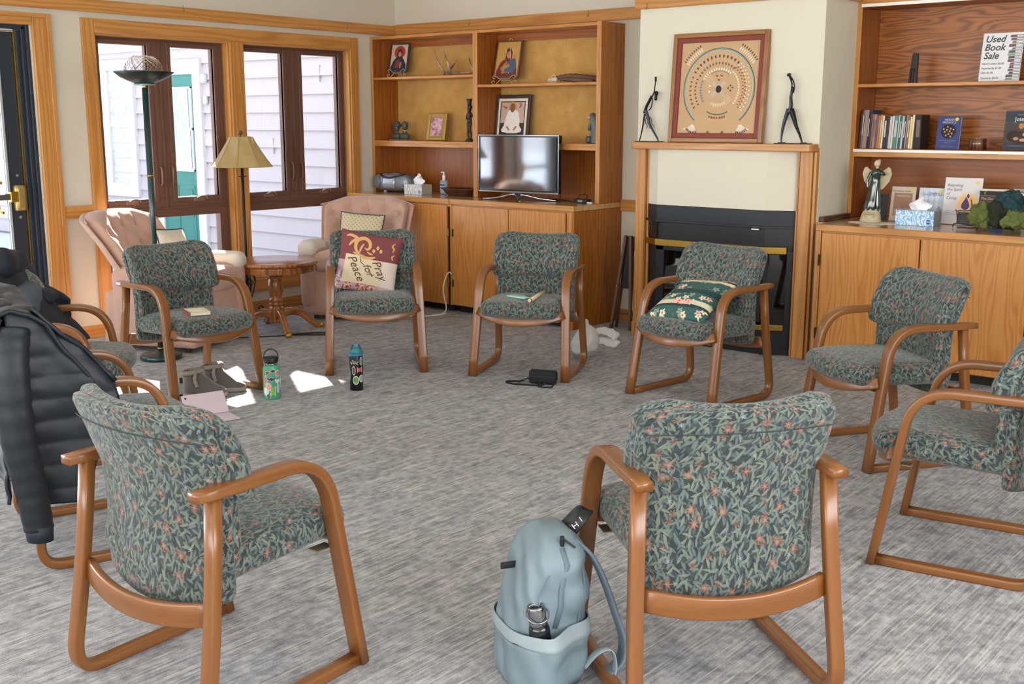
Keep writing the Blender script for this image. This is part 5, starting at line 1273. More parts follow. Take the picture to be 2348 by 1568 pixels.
for k in range(15):
    hh = .014+.007*rn.random(); x0 = .035+.02*rn.random()-(.012 if 6 < k < 9 else 0); c = ['#2d3a34','#3a3f38','#20262b','#6d7a3a','#6a2f3d','#28322c','#8a8468','#2d4a50','#7c7a55','#1f2624'][rn.randrange(10)]
    bo = obj('printed_book', prism([(x0, z), (.115, z+.002), (.115, z+hh), (x0+.004, z+hh-.002)], .0004, M=Ms @ T_((0,-.0006,0))), mat(c, .7), sg)
    obj('printed_pages', prism(rect(.078, .113, z+.004, z+hh-.004), .0003, M=Ms @ T_((0,-.0010,0))), mat('#e4e6e8', .7), bo); z += hh+.0012
# row of books
cols = ['#4b3c3a','#8c7672','#a28b84','#2b2f3f','#38404f','#a3665a','#b08a7a','#5f6a7c','#c97a55','#d09a4a','#e6dbc6','#3d3340','#463a48','#c9c6c0','#dedbd2','#5f8a8a','#9fc0b4','#2f6272','#c4c0bc','#30383c','#8f9498','#9c5f55','#e8cf7a','#e2d8bc','#241a1e']
x = 4.207; k = 0; rn = random.Random(11)
ths = [.012,.010,.028,.009,.012,.012,.016,.011,.012,.013,.012,.018,.014,.016,.012,.024,.010,.012,.014,.011,.010,.012,.013,.013,.040]
for k, (c, th) in enumerate(zip(cols, ths)):
    h = (.245 if k in (1,2,4) else .222-.001*k) if k < 7 else .20+.012*rn.random()
    dsc = ['dark brown','slim grey-brown','thick tan-grey','near-black navy','slate blue','dull red','dusty pink','grey-blue','orange','amber','cream','dark plum','purple-grey','light grey','off-white','thick teal','pale green','deep blue','silver-grey','charcoal','mid grey','brick red','yellow-topped','ivory','very thick black'][k]
    r = thing('book', f'{dsc} upright book in the row on the middle right shelf', 'book', (x+th/2, .09, 1.331), 0, 'upright books on the middle right shelf')
    cm = mat(c, .6, 0, .15, scale=60)
    lean = RY(2.5 if k < 24 else 0)
    cv_ = b2(-th/2+.0008, th/2-.0008, 0, .0015, 0, h); b2(-th/2+.0004, -th/2+.0018, .0015, .14, 0, h, mb=cv_); b2(th/2-.0018, th/2-.0004, .0015, .14, 0, h, mb=cv_)
    if k < 24: cv_.xf(lean)
    obj('cover', cv_, cm, r)
    pg = b2(-th/2+.002, th/2-.002, .002, .137, .003, h-.003)
    if k < 24: pg.xf(lean)
    obj('pages', pg, PAGE, r)
    if k in (1,3,6,9,11,13,15,17,19,21,24):
        sp = prism(rect(-th*.28, th*.28, h*.35, h*.85), .0004, M=(lean if k < 24 else Matrix.Identity(4)) @ T_((0,-.0006,0))); obj('spine_print', sp, mat('#cfc6bd' if k % 2 else '#7a6a60', .7), r)
    if k in (10, 22, 14): obj('sticker', prism(rect(-th*.4, th*.4, .008, .028), .0005, M=T_((0,-.0008,0))), mat('#f0ead8', .6), r)
    x += th+(.012 if k == 23 else .0012)
# blue book facing out
BB = mat('#2c3a78', .5, 0, .08)
r, co = book('book', 'blue book with a dark circle of small round faces, facing out beside the tealight', (4.765,.13,1.331), RX(-8), .142, .205, .022, BB)
Mb = RX(-8)
tx('lettering', 'HIDDEN', .017, mat('#d9d3c6', .6), co, Mb, 0, .183); tx('lettering', 'PRESENCE', .017, mat('#d9d3c6', .6), co, Mb, 0, .166, sx=1.1)
flat(co, 'circle_print', ell(0,.112,.045,.045,32), mat('#15131a', .6), M=Mb)
for k in range(11):
    a, rr = k*2.399, .036*math.sqrt((k+.5)/11); flat(co, 'dot_print', ell(rr*math.cos(a), .112+rr*math.sin(a), .005, .0055, 10), mat('#d7a06e', .6), y=-.0016, M=Mb)
flat(co, 'sticker', ell(.045,.186,.011,.011,18), mat('#e8c73a', .6), y=-.0016, M=Mb)
tx('lettering', 'THE FORGOTTEN TRADITION', .0075, mat('#a9a9c4', .6), co, Mb, 0, .053)
tx('lettering', 'of the inner life', .007, mat('#a9a9c4', .6), co, Mb, 0, .042); flat(co, 'line_print', rect(-.04,.04,.018,.0195), mat('#8f8fb4', .6), M=Mb)
# tealight holder
tlh = thing('tealight_holder', 'brown wooden tealight holder between the blue and the dark book', 'candle holder', (4.95,.14,1.331))
obj('body', lathe([(0,0),(.052,0),(.050,.066),(.044,.069),(.022,.069),(.020,.058),(0,.058)], 24), wood('log_wood', '#7d5540', '#5b3423', '#33190f', ring=50, contrast=.5, rough=.25, coat=.8), tlh, smooth=True, bev=0)
obj('candle', lathe([(0,.056),(.019,.056),(.019,.070),(0,.070)], 18), mat('#e8e4da', .4), tlh, smooth=True); obj('wick', tube([(0,0,.07),(.001,0,.08),(.003,0,.084)], .0012, 5), INK, tlh)
# dark book with painting
DB = mat('#2e3743', .6, 0, .1)
r, co = book('book', 'dark blue-grey book titled Joseph at the right end of the middle shelf', (5.19,.13,1.331), RX(-7), .185, .235, .018, DB)
Mb = RX(-7)
tx('lettering', 'Joseph', .036, mat('#e9e6de', .6), co, Mb, .004, .186, sx=.85); tx('lettering', 'THE LIFE OF', .009, mat('#9fa7ae', .6), co, Mb, .0, .212)
flat(co, 'picture_ground', rect(-.0925,.0925,.042,.162), mat('#4a423b', .7, 0, .3), M=Mb)
for (a, b, c, d, m, y) in ((-.03,.085,.045,.035,'#2e2320',-.0014),(.0,.075,.05,.04,'#3b2a26',-.0018),(.005,.145,.016,.017,'#b8834f',-.0022),(.045,.095,.03,.014,'#c99a74',-.0024),(.05,.115,.014,.012,'#d6ab84',-.0026),(-.02,.07,.016,.010,'#b58a66',-.0026),(.02,.062,.02,.009,'#c39b78',-.0028)): flat(co, 'figure_print', ell(a,b,c,d,18), mat(m,.7), y=y, M=Mb)
flat(co, 'line_print', rect(-.06,.07,.026,.029), mat('#7d8790', .6), M=Mb); flat(co, 'line_print', rect(-.0925,.0925,.164,.1655), mat('#6d7680', .6), M=Mb)
# ---- lower shelf: angel, doily, booklets
dy = MB(); V = [(0,0,.0012)]; F = []; n = 72
for i in range(n):
    a = 2*PI*i/n; rr = .15+.008*abs(math.sin(a*9)); V += [(rr*math.cos(a), .66*rr*math.sin(a), .001+.001*math.sin(a*18)), (rr*math.cos(a), .66*rr*math.sin(a), 0)]
for i in range(n): j = (i+1) % n; F += [(0, 1+2*i, 1+2*j), (1+2*i, 2+2*i, 2+2*j, 1+2*j)]
dy.add(V, F); tag(obj('doily', dy, mat('#e3dacb', .9, 0, .05), None, loc=(4.475,-.24,.880)), 'white scalloped doily under the green angel statue', 'doily')
ag = thing('angel_statue', 'dark green glazed angel statue with pale wings on the white doily', 'statue', (4.455,-.24,.8822), R(10))
CLAY = mat('#b8aa8c', .6, 0, .15, scale=40); GLAZE = mat('#1e2c22', .12, 0, .4, scale=14, coat=1)
def agf(mb, sx_=1, sy_=.75, lean=.07):
    return mb.xf(Matrix(((sx_,0,lean,0),(0,sy_,0,0),(0,0,1,0),(0,0,0,1))))
obj('base', agf(lathe([(0,0),(.062,0),(.066,.012),(.060,.04),(.052,.065),(.046,.088),(0,.088)], 28)), CLAY, ag, smooth=True)
ddr = MB(); prf = [(.048,.075),(.050,.10),(.043,.14),(.036,.18),(.032,.22),(.029,.25),(.026,.265),(.028,.285),(.033,.305),(.030,.322),(.016,.334),(.0,.336)]
k_ = len(prf); V = []; F = []; n = 40
for j in range(n):
    a = 2*PI*j/n
    for (r_, z_) in prf: f_ = 1+.07*math.sin(a*9)*(1 if z_ < .2 else .2); V.append((r_*f_*math.cos(a), r_*f_*math.sin(a), z_+.006*math.sin(a*3)*(1 if z_ < .09 else 0)))
for j in range(n):
    for i in range(k_-1): F.append((j*k_+i, ((j+1) % n)*k_+i, ((j+1) % n)*k_+i+1, j*k_+i+1))
ddr.add(V, F); dress = obj('dress', agf(ddr), GLAZE, ag, smooth=True)
obj('head', agf(rbox(.036,.044,.044,.018,(7,7,7), c=(-.002,-.004,.365)).join(lathe([(0,.33),(.010,.33),(.009,.35),(0,.35)], 12)).join(rbox(.022,.026,.03,.011,(5,5,5), c=(.004,.012,.375)))), mat('#c9b79c', .6), ag, smooth=True)
for s in (-1, 1):
    wg = [(-s*.012,.20),(s*.02,.215),(s*.052,.262),(s*.062,.31),(s*.050,.345),(s*.034,.352),(s*.018,.335),(-s*.004,.32),(-s*.012,.26)]
    obj('wing', prism(spl2(wg) if False else wg, .008, M=T_((.02+s*.006,.022,-.005)) @ RY(s*4)), CLAY, ag, bev=.003)
obj('arm', agf(tube(spline([(-.032,0,.312),(-.044,-.01,.28),(-.046,-.012,.245),(-.040,-.014,.215)], 5), .0085, 8)), GLAZE, dress, smooth=True)
obj('arm', agf(tube(spline([(.030,0,.315),(.050,-.012,.298),(.034,-.03,.305),(.010,-.036,.312)], 5), .0085, 8)), GLAZE, dress, smooth=True)
for k, s in enumerate(('In loving memory', 'Believing all things', 'Hoping all things', 'Love never fails')):
    tx('lettering', s, .0095, mat('#6f6450', .8), ag, T_((.004,-.0455+.0018*k,0)), 0, .064-.0125*k)
FACE = RX(-9)
r, co = book('dark_book', 'dark book half hidden behind the angel statue', (4.40,.0,.8825), RX(-9), .11, .165, .012, mat('#1f2124', .5)); flat(co, 'print', rect(-.04,.02,.03,.07), mat('#84868c', .6), M=FACE); tx('lettering', 'Joy', .022, mat('#c9c9cf', .6), co, FACE, -.01, .12)
r, co = book('booklet', 'cream and brown booklet with a yellow dot beside the angel statue', (4.566,-.03,.8825), RX(-9), .155, .218, .004, mat('#cdbfae', .7)); Mb = RX(-9)
flat(co, 'picture_print', rect(-.058,.058,.035,.178), mat('#a07a62', .7, 0, .2, scale=20), M=Mb); flat(co, 'sticker', ell(.046,.204,.011,.011,16), mat('#dcc65a', .6), y=-.0014, M=Mb)
tx('lettering', 'On A Journey Together', .0118, INK, co, Mb, -.01, .190, y=-.001); flat(co, 'line_print', rect(-.04,.045,.158,.161), mat('#dccbb8', .7), y=-.0014, M=Mb)
flat(co, 'hill_print', [(-.058,.035),(-.058,.07),(-.02,.085),(.02,.07),(.058,.09),(.058,.035)], mat('#b9917a', .7), y=-.0014, M=Mb)
r, co = book('booklet', 'pale blue patterned booklet behind the blue tissue box', (4.735,-.01,.8825), RX(-9), .158, .215, .004, mat('#cdd6df', .7)); Mb = RX(-9)
rn = random.Random(3)
for k in range(16): x0 = -.07+.035*(k % 4)+.004; z0 = .02+.045*(k//4); flat(co, 'tile_print', [(x0,z0+.02),(x0+.015,z0),(x0+.03,z0+.02),(x0+.015,z0+.042)], mat(['#7d93b8','#a9b4cf','#8fa0a8','#b9c3d6'][rn.randrange(4)], .7), M=Mb)
flat(co, 'line_print', rect(-.05,.075,.172,.174), mat('#54627c', .7), y=-.0014, M=Mb); flat(co, 'sticker', ell(.055,.195,.011,.011,16), mat('#dcc65a', .6), y=-.0014, M=Mb)
tx('lettering', 'Meditations', .012, mat('#4a5a7a', .7), co, Mb, .02, .182, y=-.0018)
r, co = book('spiral_booklet', 'white spiral booklet with a purple drop and orange glow, right of the blue tissue box', (4.93,-.03,.8825), RX(-8), .225, .285, .006, mat('#dcd8d8', .6, 0, .03)); Mb = RX(-8)
for k in range(26): obj('spiral_ring', tube([(-.1125+.004*math.cos(a), .003+.006*math.sin(a), .012+.0104*k) for a in [2*PI*i/8 for i in range(8)]], .0007, 4, closed=True).xf(Mb), CHR, r)
GLOW = NT('orange_glow_print'); _d = GLOW.n('ShaderNodeVectorMath', operation='DISTANCE'); GLOW.l(GLOW.uv(), _d.inputs[0]); _d.inputs[1].default_value = (.035, .13, 0)
GLOW.col(GLOW.ramp(_d.outputs['Value'], [(.03, S('#f0b45a')), (.056, S('#efc68a')), (.072, S('#dcd8d8'))])); GLOW.rough(.6)
flat(co, 'glow_print', ell(.035,.13,.072,.072,40), GLOW.m, M=Mb)
def drop(cx, cz, s): return [(cx+s*a, cz+s*b) for a, b in ((0,1.9),(-.25,1.1),(-.7,.35),(-.92,-.2),(-.82,-.8),(-.4,-1.15),(.1,-1.2),(.6,-.95),(.85,-.4),(.7,.2),(.35,.9))]
WPR = mat('#f2e4d8', .6)
flat(co, 'drop_outline', drop(.026,.125,.0335), WPR, y=-.0016, M=Mb); flat(co, 'drop_print', drop(.026,.125,.029), mat('#4a2350', .5), y=-.0022, M=Mb)
flat(co, 'drop_print', [(.052,.165),(.060,.15),(.068,.12),(.066,.10),(.052,.083),(.061,.11),(.058,.135)], mat('#4a2350', .5), y=-.0022, M=Mb)
flat(co, 'drop_outline', [(.036,.198),(.024,.176),(.028,.165),(.040,.152),(.048,.17),(.046,.182)], WPR, y=-.0024, M=Mb); flat(co, 'drop_print', [(.036,.192),(.027,.176),(.031,.167),(.040,.157),(.045,.17),(.043,.180)], mat('#4a2350', .5), y=-.0030, M=Mb)
for s, z in (('Reigniting', .238), ('the Spirit', .212), ('of', .186), ('Caring', .160)): tx('lettering', s, .024, mat('#7d7288', .7), co, Mb, -.097, z, y=-.0010, shear=.3, align='LEFT')
for k in range(3): flat(co, 'line_print', rect(-.095,.0-.02*(k == 0),.078-.010*k,.0795-.010*k), mat('#9a94a0', .7), y=-.0012, M=Mb)
flat(co, 'sticker', ell(.082,.258,.011,.010,16), mat('#e8c76a', .6), y=-.0014, M=Mb)
# black wire rack
SMK = mat('#3a3b3d', .4, .2, 0, alpha=.75)
wr = thing('literature_rack', 'small black slanted leaflet holder in front of the spiral booklet', 'rack', (5.03,-.20,.880), R(5))
obj('tray', b2(-.06,.05,-.002,.002,.025,.095).xf(RX(-20)), SMK, wr, bev=.001)
obj('rim', tube([(-.07,-.0,.105),(-.06,.0,.098),(.05,.01,.104)], .003, 6), CBL, wr); obj('edge', tube([(-.060,0,.10),(-.052,0,.03)], .003, 6), CBL, wr)
obj('foot', tube(spline([(-.075,-.01,.003),(-.070,-.01,.02),(-.055,-.005,.024),(.06,.0,.018)], 4), .003, 6), CBL, wr, smooth=True); obj('foot', tube([(.06,.0,.018),(.062,0,.003)], .003, 6), CBL, wr)
obj('base', b2(-.055,.06,.0,.05,.0,.004), CBL, wr)
# books behind the green cloth
r, co = book('book', 'maroon book titled The Doorkeeper with a grey photograph, beside the green hat', (5.135,-.10,.8825), RX(-8), .165, .215, .012, mat('#512d28', .6)); Mb = RX(-8)
flat(co, 'band_print', rect(-.082,.082,.19,.212), mat('#1d1a1e', .6), M=Mb); flat(co, 'line_print', rect(-.082,.082,.186,.188), mat('#b07f70', .6), M=Mb); flat(co, 'line_print', rect(-.082,.082,.150,.152), mat('#b07f70', .6), M=Mb)
tx('lettering', 'The Doorkeeper', .021, mat('#dccfc0', .6), co, Mb, .0, .168, shear=.15, y=-.001)
NZ = NT('grey_photograph'); NZ.col(NZ.ramp(NZ.noise(NZ.oc(), 35, 4, .7), [(.4, S('#2f2a26')), (.5, S('#7c746a')), (.62, S('#cdc8bd'))])); NZ.rough(.6)
flat(co, 'photo_print', rect(-.074,.02,.01,.145), NZ.m, M=Mb); flat(co, 'sticker', ell(.06,.202,.012,.010,16), mat('#cfc04a', .6), y=-.0014, M=Mb); tx('lettering', 'C', .02, mat('#c9c4c8', .6), co, Mb, -.05, .201, y=-.0014)
r, co = book('book', 'plain bright blue book standing in front of the maroon book', (5.185,-.125,.8825), RX(-6), .09, .165, .008, mat('#1f4fa6', .5))
r, co = book('book', 'olive spiral notebook behind the green hat', (5.27,-.14,.8825), RX(-6), .10, .158, .008, mat('#82846a', .6)); obj('spiral_ring', tube([(.0,.004,.158),(.02,.0,.172),(.04,.004,.158)], .0015, 5), CBL, r)
r, co = book('booklet', 'white booklet with a pale lilac stripe behind the green hat', (5.28,-.04,.8825), RX(-6), .19, .205, .006, mat('#e2dedd', .6)); flat(co, 'stripe_print', rect(-.09,.095,.178,.189), mat('#c9b2c9', .6), M=RX(-6)); flat(co, 'sticker', ell(0,.165,.012,.012,14), mat('#e8c76a', .6), M=RX(-6))
r, co = book('booklet', 'grey card booklet standing behind the white ones', (5.30,.0,.8825), RX(-5), .17, .228, .004, mat('#aaa39a', .6)); tx('lettering', 'Prayer', .016, INK, co, RX(-5), -.02, .208)
r, co = book('booklet', 'cream card leaning behind the maroon book', (5.13,-.065,.8825), RX(-6), .16, .225, .003, mat('#e0d8c6', .6))
# crumpled green hat
ht = thing('folded_garment', 'crumpled olive and teal cloth hat on the right worktop', 'hat', (5.28,-.33,.880))
OLV = mat('#5d6633', .9, 0, .3, scale=10); TEAL = mat('#223f45', .9, 0, .25, scale=10); DKO = mat('#26281a', .9, 0, .2)
def crum(seed, amp):
    rn = random.Random(seed); K = [(Vector((rn.uniform(-1,1), rn.uniform(-1,1), rn.uniform(-1,1))).normalized()*rn.uniform(14, 38), rn.random()*6) for _ in range(7)]
    def f(x, y, z):
        p = Vector((x, y, z)); s = sum((1-abs(math.sin(p.dot(k)+ph)))*1.0/(i+2) for i, (k, ph) in enumerate(K)); q = p.normalized()*amp*(s-.8) if p.length else p
        q = p+q; q.z = max(q.z, -.0); return tuple(q)
    return f
CLD = bpy.data.textures.new('folds', 'CLOUDS'); CLD.noise_scale = .055; CLD.noise_depth = 3
CLD2 = bpy.data.textures.new('drape', 'CLOUDS'); CLD2.noise_scale = .16; CLD2.noise_depth = 2
def rumple(o_, tex, st, sub=0):
    if sub: q = o_.modifiers.new('s', 'SUBSURF'); q.levels = sub; q.render_levels = sub
    q = o_.modifiers.new('d', 'DISPLACE'); q.texture = tex; q.strength = st; q.mid_level = .5; q.texture_coords = 'LOCAL'
def lobe(mat_, nm, c, sx_, sy_, sz_, seed):
    base = crum(seed, .045)
    mb = rbox(sx_, sy_, sz_, min(sx_, sy_, sz_)*.49, (22, 16, 14), lambda x, y, z: base(x, y, z+sz_/2), c=(c[0], c[1], c[2]+.030)); rumple(obj(nm, mb, mat_, ht, smooth=True), CLD, .075, 1)
lobe(OLV, 'brim', (-.11,0,.0), .15, .20, .14, 1); lobe(TEAL, 'crown', (.03,.03,.0), .20, .18, .20, 2); lobe(OLV, 'brim', (.09,-.05,.0), .16, .14, .10, 5); lobe(DKO, 'lining', (-.02,-.03,.0), .12, .15, .15, 9); lobe(OLV, 'brim', (.01,.06,.0), .12, .10, .19, 12); lobe(TEAL, 'crown', (.15,.03,0), .14, .18, .19, 14)
ht.children[0]
# ================================================================== ON THE FLOOR
# bottles
def sticker(par, R_, th, z, pts, m, k=1.0, lift=.0006, border=True):
    def wrap(pp, l):
        n = len(pp); V = [((R_+l)*math.cos(th), (R_+l)*math.sin(th), z)]+[((R_+l)*math.cos(th+a*k/R_), (R_+l)*math.sin(th+a*k/R_), z+b*k) for a, b in pp]
        mb = MB(); mb.add(V, [(0, 1+i, 1+(i+1) % n) for i in range(n)]); return mb
    s = obj('sticker', wrap([(a*1.22, b*1.22) for a, b in pts], lift), mat('#ece8e2', .4), par)
    obj('sticker_print', wrap(pts, lift+.0005), m, s)
heart = [(0,-.012),(-.010,.0),(-.011,.007),(-.006,.010),(0,.006),(.006,.010),(.011,.007),(.010,.0)]
blobp = ell(0,0,.013,.018,14); tallp = ell(0,0,.009,.022,12); sq = rect(-.012,.012,-.013,.013); leafp = [(-.016,0),(-.006,.009),(.006,.004),(.018,.006),(.010,-.004),(.014,-.010),(.0,-.006),(-.012,-.008)]
wingp = [(-.024,.008),(-.01,.006),(0,.010),(.01,.006),(.024,.008),(.016,-.008),(.006,-.004),(0,-.014),(-.006,-.004),(-.016,-.008)]
tocam = math.atan2(-7.04+3.3, 7.24-2.4)
gb = thing('water_bottle', 'mint green water bottle covered in stickers, with black loop lid', 'bottle', (2.371,-3.297,0))
GB = mat('#5aa583', .35, .1, .04)
obj('body', lathe([(0,0),(.044,0),(.047,.004),(.047,.170),(.044,.182),(.036,.190),(0,.190)], 32), GB, gb, smooth=True)
obj('collar', lathe([(.034,.188),(.035,.188),(.035,.203),(0,.203)], 28), CHR, gb, smooth=True)
obj('lid', lathe([(0,.200),(.037,.200),(.038,.206),(.038,.228),(.034,.232),(0,.232)], 28), CBL, gb, smooth=True)
obj('handle', sweep(spline([(-.037,0,.212),(-.038,0,.235),(-.028,0,.262),(0,0,.275),(.028,0,.262),(.038,0,.235),(.037,0,.212)], 6), rsec(.014,.005,.002,2), up=(0,1,0)).xf(RZ(math.degrees(tocam)+90)), CBL, gb, smooth=True)
for th, z, p, c, k in ((-.5,.150,heart,'#a83a3e',1.0),(.15,.160,ell(0,0,.012,.008,10),'#3a3a44',1.0),(.75,.145,blobp,'#d9806a',.9),(-.05,.115,wingp,'#2f3560',1.0),(-.75,.110,tallp,'#c97d80',1.0),(.1,.048,rect(-.011,.011,-.022,.022),'#7fae4a',1.0),(-.4,.072,blobp,'#e3a59a',1.05),(-.75,.045,blobp,'#dfe3e0',1.1),(.75,.06,tallp,'#b8b4c9',.9),(-.45,.022,sq,'#5a6a5a',.8),(.7,.1,heart,'#d9d4dc',1.1)):
    sticker(gb, .047, tocam-(-th)*1.0 if False else tocam+th, z, p, mat(c, .5, 0, .35, scale=90), k)
nb = thing('water_bottle', 'black water bottle with stickers and a teal flip lid', 'bottle', (2.581,-2.865,0))
obj('body', lathe([(0,0),(.035,0),(.038,.004),(.038,.195),(.034,.206),(0,.206)], 32), mat('#131418', .35, .1), nb, smooth=True)
obj('ring', lathe([(.0,.200),(.040,.200),(.041,.214),(0,.214)], 30), mat('#3a86b8', .4), nb, smooth=True)
obj('lid', lathe([(0,.212),(.041,.212),(.040,.225),(.034,.240),(.026,.248),(0,.250)], 30), mat('#2f7f8a', .4), nb, smooth=True)
obj('spout_cap', rbox(.034,.046,.03,.008,(4,5,4), c=(0,0,.256)).xf(RZ(math.degrees(tocam)+90)), mat('#55799a', .4), nb, smooth=True)
obj('carry_loop', sweep(spline([(-.024,-.018,.222),(-.025,-.024,.245),(-.020,-.02,.262)], 4)+spline([(.020,-.02,.262),(.025,-.024,.245),(.024,-.018,.222)], 4), rsec(.006,.004,.001,1)).xf(RZ(math.degrees(tocam)+90)), mat('#1c3f52', .4), nb, smooth=True)
for th, z, p, c, k in ((-.35,.165,leafp,'#8c8168',1.3),(.75,.17,tallp,'#5f8a6a',.9),(-.45,.118,tallp,'#6a4f48',1.0),(.45,.122,sq,'#c9576a',1.0),(-.15,.062,blobp,'#6f9a55',1.15),(.75,.07,blobp,'#a9a6a2',1.0)):
    sticker(nb, .038, tocam+th, z, p, mat(c, .5, 0, .35, scale=90), k)
# boots
SUED = mat('#5c554f', .95, 0, .12, scale=70, sheen=.4, bump=.2); FUR = mat('#8d7f74', .95, 0, .25, scale=140, bump=.6); SOLE = mat('#8f8578', .8)
def bootf(x, y, z):
    Z = z+.075; u = (x+.12)/.24
    top = .148 if u < .42 else .148-(.148-.062)*min(1, ((u-.42)/.38))**.8
    if u > .8: top = .062-.022*((u-.8)/.2)**2
    zz = .02+(Z)/.15*(top-.02); wv = 1.0 if u > .35 else .86
    wv *= 1-.35*max(0, (u-.82)/.18)**2; up_ = Z/.15; wv *= 1-.18*up_*(1 if u > .45 else .4)
    return (x+(.012*up_ if u < .3 else 0)-(.0), y*wv+.008*(u-.5)*0, zz+.003*math.sin(30*x+9*z))
def boot(lab, loc, rz):
    t = thing('ankle_boot', lab, 'boot', loc, rz)
    obj('upper', rbox(.235,.082,.15,.034,(22,8,12), bootf), SUED, t, smooth=True)
    so = [(.12*math.cos(a)*(1.0), .042*math.sin(a)*(1.0 if math.cos(a) > -.2 else .9)) for a in [2*PI*i/36 for i in range(36)]]
    so = [(math.copysign(abs(math.cos(a))**.7, math.cos(a))*.122, math.copysign(abs(math.sin(a))**.75, math.sin(a))*(.043 if math.cos(a) > 0 else .038)) for a in [2*PI*i/36 for i in range(36)]]
    m = vprism(so, .004, .028); obj('sole', m, SOLE, t, bev=.004); obj('tread', vprism([(x*.98, y*.97) for x, y in so], 0, .006), mat('#5b544d', .9), t)
    ring = [(-.062+.050*math.cos(a), .034*math.sin(a), .148+.008*math.cos(a)) for a in [2*PI*i/30 for i in range(30)]]
    obj('fur_cuff', tube(ring, .0145, 8, closed=True, scale=[1+.25*math.sin(i*2.7) for i in range(30)]), FUR, t, smooth=True)
    obj('opening', prism(ell(-.062,0,.044,.028,20), .002, M=T_((0,0,.151)) @ RX(90)), mat('#4d322e', .9), t)
    obj('fur_trim', tube(spline([(-.045,-.040,.145),(-.050,-.044,.11),(-.040,-.044,.07)], 5), .010, 7, scale=[1+.2*math.sin(i*2.1) for i in range(11)]), FUR, t, smooth=True)
    obj('pull_tab', b2(-.135,-.118,-.006,.006,.085,.115).xf(T_((-.0,0,0))), CBL, t, bev=.002)
    return t
boot('grey suede ankle boot with fur cuff, nearer of the pair by the bottle', (2.075,-3.525,0), R(52))
boot('grey suede ankle boot with fur cuff, farther of the pair, partly hidden', (2.04,-3.375,0), R(47))
# tablet in folio case
ip = thing('tablet', 'tablet in a pale pink folio case propped on the carpet', 'tablet', (2.485,-3.775,0), R(76))
PK = mat('#cdbcc6', .6, 0, .04)
obj('case_base', rbox(.225,.165,.009,.003,(3,3,2), c=(0,-.02,.006)), PK, ip, bev=.001)
Mt = T_((0,.045,.011)) @ RX(-38)
obj('case_back', rbox(.225,.009,.125,.003,(3,2,3), c=(0,0,.062)).xf(Mt), PK, ip)
obj('camera_hole', prism(ell(-.095,.105,.0055,.0055,14), .001, M=Mt @ T_((0,-.0055,0))), CBL, ip)
# white papers under the pen, pen by the boots
pe = tag(obj('pen', tube([(0,0,0),(.11,0,0)], .005, 8, scale=[.5,1]), CBL, None, smooth=True, loc=(1.93,-3.70,.006), rot=(0,0,R(75))), 'black pen lying on the carpet behind the nearer boot', 'pen')
# purse
pu = thing('purse', 'small black zipped purse on the floor by the chair leg', 'purse', (3.302,-2.064,0), R(24))
CVS = mat('#15161a', .8, 0, .1, scale=90, bump=.2)
obj('body', rbox(.165,.058,.082,.018,(12,6,8), c=(0,0,.041)), CVS, pu, smooth=True); obj('flap_seam', b2(-.082,.082,-.031,-.0285,.045,.049), mat('#2a2c31', .7), pu, bev=.001); obj('zip', b2(-.07,.07,-.004,.004,.081,.084), mat('#3a3c42', .4), pu)
obj('strap', sweep(spline([(-.083,-.01,.03),(-.13,-.02,.012),(-.19,-.01,.006),(-.215,-.04,.005),(-.17,-.07,.005),(-.08,-.075,.005),(.0,-.07,.006),(.03,-.06,.02)], 6), rsec(.012,.004,.001,1), up=(0,0,1)), CVS, pu, smooth=True)
obj('strap', sweep(spline([(.0,-.055,.025),(-.01,-.085,.006),(.02,-.105,.005),(.07,-.095,.005),(.078,-.06,.015),(.078,-.03,.03)], 6), rsec(.010,.004,.001,1), up=(0,0,1)), CVS, pu, smooth=True)
obj('strap_clip', tube(spline([(-.086,-.012,.03),(-.10,-.02,.036),(-.112,-.02,.026),(-.10,-.018,.018),(-.088,-.012,.026)], 4), .0022, 6), CHR, pu, smooth=True)
obj('buckle', tube([(.083+.0,-.012,.03+.0),(.092,-.014,.035),(.094,-.014,.02),(.084,-.012,.016)], .002, 5, closed=True), BRASS, pu)
wl_ = thing('card_wallet', 'pinkish card wallet on the floor behind the purse', 'wallet', (3.22,-1.99,0), R(20)); obj('card', rbox(.085,.05,.010,.003,(3,3,2), c=(0,0,.008)), mat('#c4aea2', .6), wl_); obj('edge', b2(-.04,.045,-.03,-.026,.0,.012), mat('#7c7a3a', .6), wl_)
# plastic bag
PLB = NT('plastic_film'); PLB.col(S('#e9e7e6')); PLB.rough(.35); PLB.p.inputs['Alpha'].default_value = .78; PLB.p.inputs['Subsurface Weight'].default_value = .0
pbg = thing('plastic_bag', 'white plastic grocery bag on the floor behind the middle chair', 'bag', (3.07,-1.335,0), R(35))
cr7 = crum(21, .03)
def bagf(x, y, z):
    Z = z+.11; k = 1-.55*max(0, (Z-.11)/.11)**1.3; q = cr7(x, y, z); return (x*k+(q[0]-x)*.8, y*k+(q[1]-y)*.8, max(.001, z+.11+(q[2]-z)*.3+.012*math.sin(20*x)))
obj('body', rbox(.17,.14,.21,.05,(20,16,22), bagf), PLB.m, pbg, smooth=True)
def sheetloop(pts, wd, nm):
    P_ = spline(pts, 6); obj(nm, sweep(P_, rsec(wd,.002,.0008,1), up=(0,.3,1), scale=[(.5+.7*math.sin(PI*i/(len(P_)-1))*(1+.2*math.sin(i*1.7)), 1) for i in range(len(P_))]), PLB.m, pbg, smooth=True)
sheetloop([(.02,0,.15),(.09,0,.185),(.16,.0,.17),(.20,.0,.135),(.17,.0,.105),(.10,.0,.12),(.04,0,.09)], .05, 'handle')
sheetloop([(-.02,0,.17),(-.03,.0,.225),(.0,.01,.24),(.02,.0,.18)], .03, 'handle')
